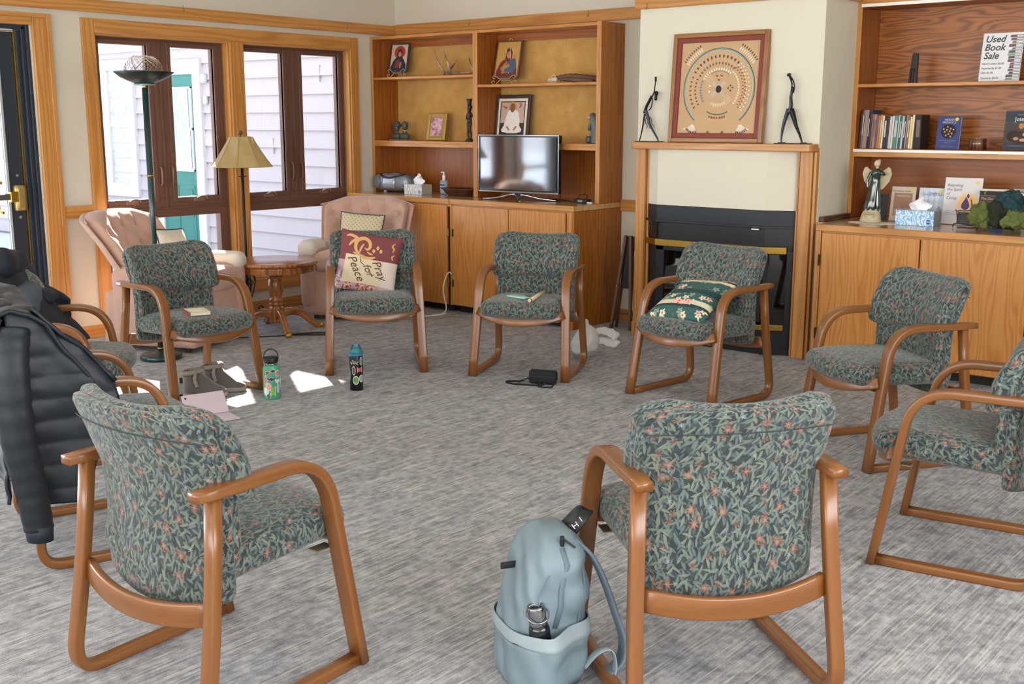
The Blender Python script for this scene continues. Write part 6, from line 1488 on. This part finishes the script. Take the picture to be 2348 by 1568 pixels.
# folded tray table between cabinet and mantel
ft = thing('folded_table', 'folded dark wood tray table leaning between bookcase and mantel', 'folding table', (2.64,-.33,0))
for (x0, x1) in ((-.075,.03),(.095,.072)):
    obj('leg', sweep([(x0,-.0,.0),(x1,.02,.69)], rsec(.022,.022,.003,1), up=(0,1,0)), DARKW, ft)
    obj('leg', sweep([(x0+.01,.055,.0),(x1-.01,.05,.60)], rsec(.018,.018,.003,1), up=(0,1,0)), DARKW, ft)
obj('tray', b2(-.02,.068,.026,.036,.30,.685,'z', M=Matrix(((1,0,.08,-.02),(0,1,0,0),(0,0,1,0),(0,0,0,1)))), mat('#120e0d', .5), ft, bev=.002)
obj('crossbar', b2(-.05,.085,.05,.062,.10,.12,'x'), DARKW, ft); obj('pivot', lathe([(0,-.004),(.006,-.004),(.006,.004),(0,.006)], 10).xf(T_((-.02,-.013,.32)) @ RX(90)), CHR, ft)
# cords
cable('lamp_cord', 'black lamp cord coiled on the carpet by the round table', [(.80,-2.36,.004),(.95,-2.15,.004),(1.04,-2.02,.005),(1.12,-1.95,.005),(1.18,-1.86,.006),(1.15,-1.83,.009),(1.06,-1.93,.010),(1.0,-2.03,.006),(1.08,-2.02,.010),(1.17,-1.92,.010),(1.16,-1.87,.013),(1.05,-1.99,.012),(.99,-2.06,.006),(1.10,-2.0,.013),(1.2,-1.88,.008),(1.22,-1.86,.005)], .004, CBL, (1.05,-1.95,0), 'cord')
cable('extension_cord', 'white extension cord looping down the base cabinet to the floor', [(1.235,-.63,.315),(1.215,-.635,.33),(1.19,-.64,.30),(1.185,-.66,.25),(1.20,-.69,.19),(1.225,-.70,.12),(1.25,-.71,.05),(1.235,-.74,.012),(1.20,-.80,.006),(1.20,-.86,.006),(1.16,-.90,.006),(1.12,-.93,.008)], .005, mat('#dcd6ca', .5), (1.2,-.75,0), 'cord')
cable('extension_cord', 'second loop of white cord lying flat beside the outlet block', [(1.26,-.72,.015),(1.24,-.78,.006),(1.22,-.84,.006),(1.17,-.88,.006)], .004, mat('#dcd6ca', .5), (1.24,-.8,0), 'cord')
ob = thing('outlet_block', 'white outlet block at the end of the extension cord', 'outlet', (1.095,-.96,0), R(55)); obj('block', rbox(.07,.034,.028,.008,(5,3,3), c=(0,0,.015)), mat('#d9d2c4', .5), ob, smooth=True); obj('socket', b2(-.036,-.034,-.008,.008,.008,.02), CBL, ob)
tag(obj('paper_scrap', rbox(.05,.02,.006,.002,(3,2,2), c=(0,0,.004)), mat('#e6e2dc', .7), None, loc=(.80,-2.47,0), rot=(0,0,R(10))), 'scrap of white paper on the carpet under the armchair by the torchiere', 'paper')
# ---- things on the seats
def onchair(pose, l):
    x, y, a = pose; a = R(a); return (x+l[0]*math.cos(a)-l[1]*math.sin(a), y+l[0]*math.sin(a)+l[1]*math.cos(a), l[2])
pA, pB, pC, pD, pI, pJ = (1.668,-3.49,-90.3), (1.997,-2.183,-131.1), (2.919,-1.616,-156.2), (4.178,-1.487,171.9), (3.47,-5.22,-19), (2.265,-4.712,-41)
sb_ = thing('small_book', 'small cream book with red spine lying on a chair seat', 'book', onchair(pA, (.055,.40,.4735)), R(-90.3-20))
obj('cover', b2(-.055,.055,-.08,.08,.0,.0018).join(b2(-.055,.055,-.08,.08,.0155,.0173)).join(b2(-.0555,.055,-.0805,-.079,.0018,.0155)), mat('#d9d2b8', .7, 0, .06), sb_, bev=.0005); obj('spine', b2(.0535,.0558,-.08,.08,0,.0173), mat('#9c4a38', .7), sb_); obj('pages', b2(-.053,.0535,-.078,.078,.0018,.0155), PAGE, sb_)
obj('title_panel', b2(-.03,.04,-.05,.05,.0173,.0178), mat('#e8e0c8', .7), sb_)
ph = thing('smartphone', 'mint green phone lying on a chair seat beside the flute', 'phone', onchair(pC, (.025,.40,.4745)), R(-156.2+62)); obj('case', rbox(.075,.15,.010,.004,(4,5,3), c=(0,0,.006)), mat('#a9d2c4', .4), ph, smooth=True); obj('camera', rbox(.022,.03,.004,.0015,(3,3,2), c=(-.02,.055,.012)), mat('#3c5450', .3), ph)
fw_ = thing('recorder_flute', 'short cream wooden flute lying across a chair seat', 'flute', onchair(pC, (-.085,.38,.486)), R(-156.2)); fp_ = [(-.01,-.13,.008),(0,0,.003),(.012,.145,-.008)]
obj('tube', tube(fp_, .0115, 14), mat('#d9c49c', .5, 0, .08), fw_, smooth=True)
for i, t in enumerate((-.13, .135)): obj('band', tube([(-.01+.022*(t+.13)/.275*.9, t, .008-.016*(t+.13)/.275), (-.01+.022*(t+.138)/.275*.9, t+.008, .0075-.016*(t+.138)/.275)], .0122, 14), CBL, fw_, smooth=True)
# prayer cushion
MAR = mat('#7c4043', .85, 0, .12, scale=50); CRM = mat('#d6c4a4', .85, 0, .05, scale=50); ROS = mat('#c8a9a4', .85, 0, .1, scale=50); PAT = NT('rust_damask'); PAT.col(PAT.ramp(PAT.noise(PAT.uv(), 55, 3), [(.45, S('#8f4438')), (.52, S('#d9a99a'))])); PAT.rough(.85)
LAV = mat('#b79ca6', .85, 0, .1); PAT2 = NT('mauve_damask'); PAT2.col(PAT2.ramp(PAT2.noise(PAT2.uv(), 60, 3), [(.45, S('#8f6a72')), (.55, S('#cdb4b4'))])); PAT2.rough(.85); PWH = mat('#ddcbc0', .85, 0, .05)
def regB(u, v):
    if v > .60 or (v > .57 and u > .5): return 0 if u > .08 else 0
    if v < .13: return 5 if u < .10 else (4 if .14 < u < .30 or .36 < u < .66 else (3 if u < .36 else 2 if u > .72 else 3))
    if u < .11: return 5 if v < .32 else (0 if v > .5 else 3)
    if u > .76: return 6
    return 1
ptB = thing('throw_pillow', 'maroon and cream cushion lettered Pray for Peace on an armchair', 'cushion', onchair(pB, (.03,.185,.634)), R(-131.1))
MLB = RX(9) @ RZ(180) @ RY(11)
poB, pfB = pillow('cover', .385, .375, .13, [MAR, CRM, ROS, LAV, PAT.m, PAT2.m, PWH], regB, ptB, MLB, wr=.006, seed=2, n=48)
TANP = mat('#d3a468', .8)
for p_, w_ in (([(-.16,.15),(-.13,.16),(-.09,.145),(-.12,.12),(-.14,.09)], .010), ([(-.02,.02+.015),(-.06,.04),(-.095,.08),(-.09,.13),(-.05,.155),(-.015,.14),(-.005,.105),(-.02,.085),(-.04,.095)], .011), ([(-.06,.035),(-.03,.03),(.01,.032),(.04,.045)], .009), ([(-.11,.055),(-.08,.045),(-.03,.04)], .006), ([(-.02,.07),(.0,.06),(.02,.058)], .005), ([(-.07,.05),(-.06,.09),(-.045,.12)], .006), ([(.15,.15),(.135,.13),(.15,.11),(.14,.09)], .005), ([(.16,.075),(.145,.06),(.155,.04)], .005)):
    blade(pfB, MLB, p_, w_, TANP, poB)
for cx, cz in ((.045,.105),(.022,.082),(.068,.086)):
    blade(pfB, MLB, [(cx,cz-.013),(cx,cz),(cx+.001,cz+.013)], .009, TANP, poB, 'petal_print')
def script(s, size, x, z, rot):
    o = text('lettering', s, size, mat('#5a3b2c', .8), poB, T_((x, 0, z)) @ RY(rot), shear=.35, ext=.0002)
    bm = bmesh.new(); bm.from_mesh(o.data); bmesh.ops.subdivide_edges(bm, edges=[e for e in bm.edges if e.calc_length() > .012], cuts=1); bm.to_mesh(o.data); bm.free()
    decal(o.data, pfB, MLB, .003)
script('Pray', .075, .075, -.035, 58); script('for', .07, .005, -.045, 58); script('Peace', .075, -.075, -.045, 58)
blade(pfB, MLB, [(-.06,.035),(-.05,.0),(-.02,-.02)], .0018, mat('#5a3b2c', .8), poB, 'flourish'); blade(pfB, MLB, [(.0,-.02),(.012,-.05),(.035,-.075),(.05,-.07)], .0018, mat('#5a3b2c', .8), poB, 'flourish')
# patchwork cushion on the fireplace chair
def floral(name, base, cols, sc):
    N = NT(name); uv = N.uv(); mp = N.n('ShaderNodeMapping'); N.l(uv, mp.inputs[0]); mp.inputs['Scale'].default_value = (sc, sc, 0)
    v = N.n('ShaderNodeTexVoronoi', voronoi_dimensions='2D'); N.l(mp.outputs[0], v.inputs['Vector']); v.inputs['Scale'].default_value = 1
    d = N.vm('SUBTRACT', mp.outputs[0], v.outputs['Position']); q = N.n('ShaderNodeSeparateXYZ'); N.l(d, q.inputs[0]); cs = N.n('ShaderNodeSeparateXYZ'); N.l(v.outputs['Color'], cs.inputs[0])
    rr = N.math('SQRT', N.math('ADD', N.math('MULTIPLY', q.outputs[0], q.outputs[0]), N.math('MULTIPLY', q.outputs[1], q.outputs[1])))
    th = N.math('ARCTAN2', q.outputs[1], q.outputs[0]); pet = N.math('MULTIPLY_ADD', N.math('COSINE', N.math('MULTIPLY_ADD', th, 5.0, cs.outputs[1])), .10, .34)
    m = N.math('MULTIPLY', N.math('LESS_THAN', rr, pet), N.math('LESS_THAN', cs.outputs[2], .75))
    c = N.mix(N.noise(uv, 60, 2), S(base), tuple([x*1.5 for x in S(base)[:3]]+[1])); fc = N.ramp(cs.outputs[0], [(0, S(cols[0])), (.4, S(cols[1])), (.8, S(cols[2]))], 'CONSTANT')
    c = N.mix(m, c, fc); c = N.mix(N.math('LESS_THAN', rr, .09), c, S('#8f5a4a')); N.col(c); N.rough(.85); return N.m
FLG = floral('green_blossom_cotton', '#2f5350', ['#e6d6b8', '#8ea08a', '#dba9a0'], 20); FLS = floral('cream_pink_cotton', '#cfc3a0', ['#d98f8a', '#dcb8a8', '#e0d8c0'], 70); DGN = mat('#20403f', .85, 0, .2, scale=40); CRS = mat('#d4cbb0', .9, 0, .15, scale=120); PKS = floral('pink_trellis', '#d8a49a', ['#a8504f', '#e8d0c4', '#c47a74'], 60)
def regD(u, v):
    w_ = v+.012*math.sin(5*u)
    if w_ < .14: return 0
    if w_ < .19: return 1
    if w_ < .29: return 2 if u < .33 or u > .66 else 3
    if w_ < .45: return 0
    if w_ < .56: return 1
    if w_ < .80: return 0
    if w_ < .88: return 4
    return 1 if w_ < .91 else 3
ptD = thing('throw_pillow', 'green floral patchwork cushion lying on the armchair before the fireplace', 'cushion', onchair(pD, (.0,.315,.548)), R(171.9))
MLD = RX(66) @ RZ(180) @ RY(-4)
poD, pfD = pillow('cover', .375, .40, .11, [FLG, DGN, CRS, PKS, FLS], regD, ptD, MLD, wr=.006, seed=5, n=44)
# ================================================================== BACKPACK, FLASK
bpk = thing('backpack', 'pale blue-grey backpack leaning on the front right armchair', 'backpack', (5.46,-4.80,0), R(-30))
NYN = NT('crinkled_nylon'); _w = NYN.n('ShaderNodeTexWave'); NYN.l(NYN.oc(), _w.inputs['Vector']); _w.inputs['Scale'].default_value = 5; _w.inputs['Distortion'].default_value = 9; _w.inputs['Detail'].default_value = 2; _w.inputs['Detail Scale'].default_value = .8
_w.bands_direction = 'DIAGONAL'; NYN.col(S('#75878f')); NYN.rough(.48); NYN.bump(_w.outputs['Fac'], .5, .012); NYL = NYN.m
NYD = mat('#647580', .6, 0, .05); MESH = mat('#93a0a5', .7, 0, .05)
def bpf(k):
    def f(x, y, z):
        Z = z+.215; t = Z/.43
        yy = y*(1-.50*max(0, t-.35)**1.6) + (.055*max(0, t-.3)**1.2)          # back stays upright, front slopes
        xx = x*(1-.22*max(0, t-.5)**1.5)*(1-.1*max(0, .15-t)/.15)
        cr_ = .0055*math.sin(26*z+34*y+9*x)*math.sin(11*y-13*z+5)+.003*math.sin(60*z-20*y)
        g = 1+k
        return (xx*g+(cr_ if x > 0 else -cr_)*1.0, yy*g+cr_, max(.002, Z))
    return f
obj('body', rbox(.26,.21,.43,.085,(24,22,34), bpf(0)), NYL, bpk, smooth=True)
# lower pockets: shell over the body with a pale elastic band
def pocket(nm, z0, z1, g, m, x0, x1, y0, y1, wv=0):
    mb = MB(); f = bpf(g); V = []; F = []; nn = 40; hz = 10
    per = []
    for i in range(nn+1):
        a = -PI*.98+ (PI*1.55)*i/nn
        cx, cy = math.cos(a), math.sin(a); x = math.copysign(abs(cx)**.55, cx)*.125; y = math.copysign(abs(cy)**.55, cy)*.10
        if cx > 0: x += .050*math.exp(-((y+.035)/.05)**2)*min(1, z1/.15)
        per.append((x, y))
    for i, (x, y) in enumerate(per):
        for j in range(hz+1):
            z = z0+(z1-z0)*j/hz - .215 - (.012*math.sin(i/nn*PI*2.0) if j else 0)*1.0
            p = f(x, y, z); V.append(p)
    for i in range(nn):
        for j in range(hz): F.append((i*(hz+1)+j, (i+1)*(hz+1)+j, (i+1)*(hz+1)+j+1, i*(hz+1)+j+1))
    mb.add(V, F); o_ = obj(nm, mb, m, bpk, smooth=True); q = o_.modifiers.new('t', 'SOLIDIFY'); q.thickness = .004; q.offset = 1; return o_
pocket('side_pocket', .012, .152, .055, NYL, 0,0,0,0); pocket('elastic_band', .150, .185, .075, MESH, 0,0,0,0)
def surf(y, z, g=.012): p = bpf(g)(.13, y, z-.215); return Vector(p)
def sidepath(pts, g=.015):
    out = []
    for y, z in pts:
        # march to the side surface of the rounded body
        t = z/.43; r_ = .085; hy = .105; yy = max(-hy+r_, min(hy-r_, y)); dx = math.sqrt(max(0, r_*r_-(y-yy)**2)) if abs(y-yy) < r_ else 0
        hz = .215; zz = z-.215; zc = max(-hz+r_, min(hz-r_, zz)); dz = abs(zz-zc); dx = math.sqrt(max(0, dx*dx-dz*dz)); x = .13-r_+dx
        out.append(Vector(bpf(g)(x, y, z-.215)))
    return out
obj('zipper', sweep(sidepath([(-.005,.40),(-.0,.36),(-.004,.30),(.0,.25),(-.008,.19)], .02), rsec(.014,.003,.001,1), up=(0,1,0)), NYD, bpk, smooth=True)
obj('seam', tube(sidepath([(-.055,.34),(-.065,.28),(-.062,.2),(-.07,.13),(-.066,.05)], .06), .0016, 5), NYD, bpk); obj('seam', tube(sidepath([(.06,.40),(.062,.3),(.06,.2),(.06,.1),(.055,.04)], .03), .002, 5), NYD, bpk)
obj('zip_pull', rbox(.012,.012,.03,.004,(2,2,3), c=tuple(sidepath([(-.005,.41)])[0]+Vector((.004,0,.006)))), CBL, bpk); obj('zip_pull', tube([tuple(sidepath([(-.0,.41)])[0]+Vector((.004,0,.012))), tuple(sidepath([(.02,.40)])[0]+Vector((.008,.012,0)))], .003, 5), CBL, bpk)
obj('shoulder_strap', sweep(spline([(.06,.075,.405),(.085,.115,.36),(.10,.15,.28),(.11,.175,.20),(.11,.20,.12),(.11,.195,.06),(.11,.15,.02)], 7), rsec(.046,.010,.004,2), up=(1,0,0)), NYD, bpk, smooth=True)
obj('shoulder_strap', sweep(spline([(-.06,.075,.405),(-.085,.11,.36),(-.09,.14,.28),(-.09,.16,.20),(-.09,.15,.10),(-.09,.11,.04)], 7), rsec(.046,.010,.004,2), up=(1,0,0)), NYD, bpk, smooth=True)
obj('webbing', sweep(spline([(.115,.085,.06),(.125,.12,.10),(.13,.155,.105),(.13,.17,.06),(.125,.165,.015)], 6), rsec(.026,.003,.001,1), up=(1,0,0)), MESH, bpk, smooth=True)
obj('webbing', sweep(spline([(.12,.17,.012),(.17,.15,.010),(.20,.13,.006),(.24,.135,.004)], 6), rsec(.026,.003,.001,1), up=(0,0,1)), MESH, bpk, smooth=True)
hl = sweep(spline([(.02,.070,.395),(.035,.085,.425),(.045,.105,.455),(.03,.125,.468),(.0,.115,.455),(-.02,.09,.42),(-.03,.07,.395)], 6), rsec(.034,.004,.0015,1), up=(.75,.5,-.1))
hd_ = obj('grab_handle', hl, CBL, bpk, smooth=True)
for s, z, y in (('T', .415, .068), ('H', .437, .082), ('I', .452, .098)):
    text('lettering', s, .026, mat('#e8e8ea', .6), hd_, T_((.050+.003*(z-.4)*10, y, z)) @ RZ(80) @ RY(-35) @ RX(10))
obj('side_label', rbox(.004,.05,.02,.002,(2,3,2), c=(.0,-.088,.33)).xf(RX(0)), CBL, bpk)
fk = thing('flask', 'black flask with steel loop cap in the side pocket of the backpack', 'flask', onchair((5.46,-4.80,-30), (.140,-.035,.075)), R(-30))
Mf = RX(8) @ RY(-4)
obj('body', lathe([(0,0),(.026,0),(.028,.01),(.028,.125),(.024,.14),(0,.14)], 26).xf(Mf), mat('#0f131c', .2, .1, 0, coat=.6), fk, smooth=True)
obj('cap', lathe([(0,.136),(.0235,.136),(.0245,.140),(.0245,.185),(.0225,.190),(.020,.188),(.018,.178),(0,.178)], 26).xf(Mf), CHR, fk, smooth=True)
obj('cap_inset', lathe([(0,.179),(.0185,.179),(.0185,.181),(0,.181)], 20).xf(Mf), CBL, fk); obj('cap_loop', tube([tuple(Mf @ Vector((.005+.026*math.cos(a)*.9, .030*math.sin(a), .168-.018*math.cos(a)))) for a in [2*PI*i/28 for i in range(28)]], .002, 6, closed=True), CHR, fk, smooth=True)
# ================================================================== JACKETS
PUF = mat('#10161f', .5, 0, .15, scale=9, sheen=.05, bump=.15)
def sheet(name, fn, nu, nv, m, parent, thick=.012):
    V = []; F = []
    for i in range(nu+1):
        for j in range(nv+1): V.append(fn(i/nu, j/nv))
    for i in range(nu):
        for j in range(nv): a = i*(nv+1)+j; F.append((a, a+nv+1, a+nv+2, a+1))
    mb = MB(); mb.add(V, F); o_ = obj(name, mb, m, parent, smooth=True)
    rumple(o_, CLD2, .028)
    s_ = o_.modifiers.new('t', 'SOLIDIFY'); s_.thickness = thick; s_.offset = 1; return o_
jk = thing('puffer_jacket', 'dark navy quilted puffer jacket draped over the left edge armchair', 'jacket', (pI[0], pI[1], 0), R(pI[2]))
def puff(z, k=.007): return k*abs(math.sin(PI*z/.075+.3*math.sin(9*z)))**.5
def prof_top(y):
    P_ = [(-.12,.87),(-.06,.905),(0,.89),(.08,.825),(.15,.785),(.20,.715),(.25,.63),(.27,.55)]
    for (a, b), (c, d) in zip(P_, P_[1:]):
        if y <= c: return b+(d-b)*max(0, (y-a)/(c-a))
    return P_[-1][1]
def near(u, v):
    y = -.085+.335*u; zt = prof_top(y); zb = .245+(.25*max(0, (u-.55)/.45)**1.2); z = zt+(zb-zt)*v
    bul = puff(z)*min(1, v*5)+.012*math.sin(8*u+3*v)*v; return (.325+bul-.02*math.exp(-v*10)-.03*max(0, u-.7)*v, y-.01*math.sin(z*20), z)
sheet('side_panel', near, 34, 80, PUF, jk)
def rear(u, v):
    x = .335-.68*u; zt = .885+.01*math.sin(u*7); zb = .27; z = zt+(zb-zt)*v
    return (x, -.10-.03*math.sin(PI*min(1,v*2.2))*1-puff(z)*min(1, v*5)-.01*math.sin(9*u+2*v), z)
sheet('back_panel', rear, 34, 80, PUF, jk, -.012)
def over(u, v):
    x = .335-.68*u; s = v; y = -.11+.30*s; z = .885+.03*math.sin(PI*min(1, s*1.6))-.50*max(0, s-.45)**1.15-.0*u + .008*math.sin(14*u+6*v)
    if u < .12: z = min(z, prof_top(y)+.008)
    return (x, y, z)
sheet('collar_fold', over, 30, 22, PUF, jk)
def inner(u, v):
    y = .0+.25*u; zt = prof_top(y)-.004; return (.325-.17*v+.01*math.sin(6*u), y+.02*v, zt-.03*v-.10*v*v+.02*math.sin(5*u+2))
sheet('lining', inner, 16, 14, mat('#151c29', .5), jk)
def sleeve(pts, r0, r1, par, m, nm='sleeve'):
    P_ = spline(pts, 14); n = len(P_); obj(nm, tube(P_, 1.0, 16, scale=[((r0+(r1-r0)*i/(n-1))*(1-.06+.07*abs(math.sin(PI*i/4.4))**.5), (r0+(r1-r0)*i/(n-1))*.7*(1-.06+.07*abs(math.sin(PI*i/4.4))**.5)) for i in range(n)]), m, par, smooth=True)
sleeve([(.29,-.06,.84),(.335,-.075,.72),(.35,-.07,.50),(.35,-.045,.32),(.348,-.03,.175)], .066, .048, jk, PUF)
obj('cuff', tube([(.348,-.03,.19),(.345,-.028,.135)], 1.0, 14, scale=[(.048,.034),(.044,.031)]), mat('#1c2430', .6), jk, smooth=True)
hdj = rbox(.46,.16,.12,.055,(20,12,10), lambda x, y, z: (x, y+.012*math.sin(16*x), z+.014*math.sin(12*x+3)+puff(x+.03,.012)*1.0), c=(-.02,-.10,.865)); rumple(obj('hood', hdj, PUF, jk, smooth=True), CLD2, .05, 1)
DC = mat('#141b28', .75, 0, .15, scale=12); PLU = mat('#4c5661', .95, 0, .3, scale=60, bump=.5)
cj = thing('hooded_coat', 'dark hooded coat with grey plush lining over the chair by the door', 'coat', (pJ[0], pJ[1], 0), R(pJ[2]))
def cf(u, v):
    x = -.33+.62*u; y = -.12+.42*v; z = .85-.02*abs(u-.5)+.03*math.sin(PI*min(1, v*2))-.62*max(0, v-.35)**1.05+.012*math.sin(9*u+7*v); return (x, y, z)
sheet('coat_body', cf, 26, 26, DC, cj)
def cf2(u, v):
    y = -.10+.335*u; zt = .80-.55*max(0, y+.02)*(1 if y > 0 else .3); zt = max(zt, .635); z = zt+(.30-zt)*v; return (-.315-.01*math.sin(9*u), y, z)
sheet('side_panel', cf2, 20, 24, DC, cj, -.010)
def cf3(u, v): return (-.33+.64*u, -.125-.015*math.sin(8*u+3*v)-.02*v, .85-.55*v)
sheet('back_panel', cf3, 20, 24, DC, cj, -.010)
obj('plush_lining', rbox(.34,.12,.24,.055,(14,10,12), lambda x,y,z: (x+.01*math.sin(18*z), y+.012*math.sin(16*x+12*z)+.06*max(0,-z)*2, z), c=(.02,.115,.66)), PLU, cj, smooth=True)
obj('hood', rbox(.36,.22,.15,.07,(16,12,10), lambda x,y,z: (x, y+.012*math.sin(15*x), z+.02*math.sin(9*x+5*y)+.012*math.sin(22*y)), c=(-.02,-.02,.85)), DC, cj, smooth=True); rumple(cj.children[-1], CLD2, .09, 1)
obj('hood', rbox(.16,.26,.05,.022,(10,12,5), lambda x,y,z: (x, y, z-.50*max(0,y)+.012*math.sin(14*y+9*x)), c=(-.22,.06,.73)), DC, cj, smooth=True)
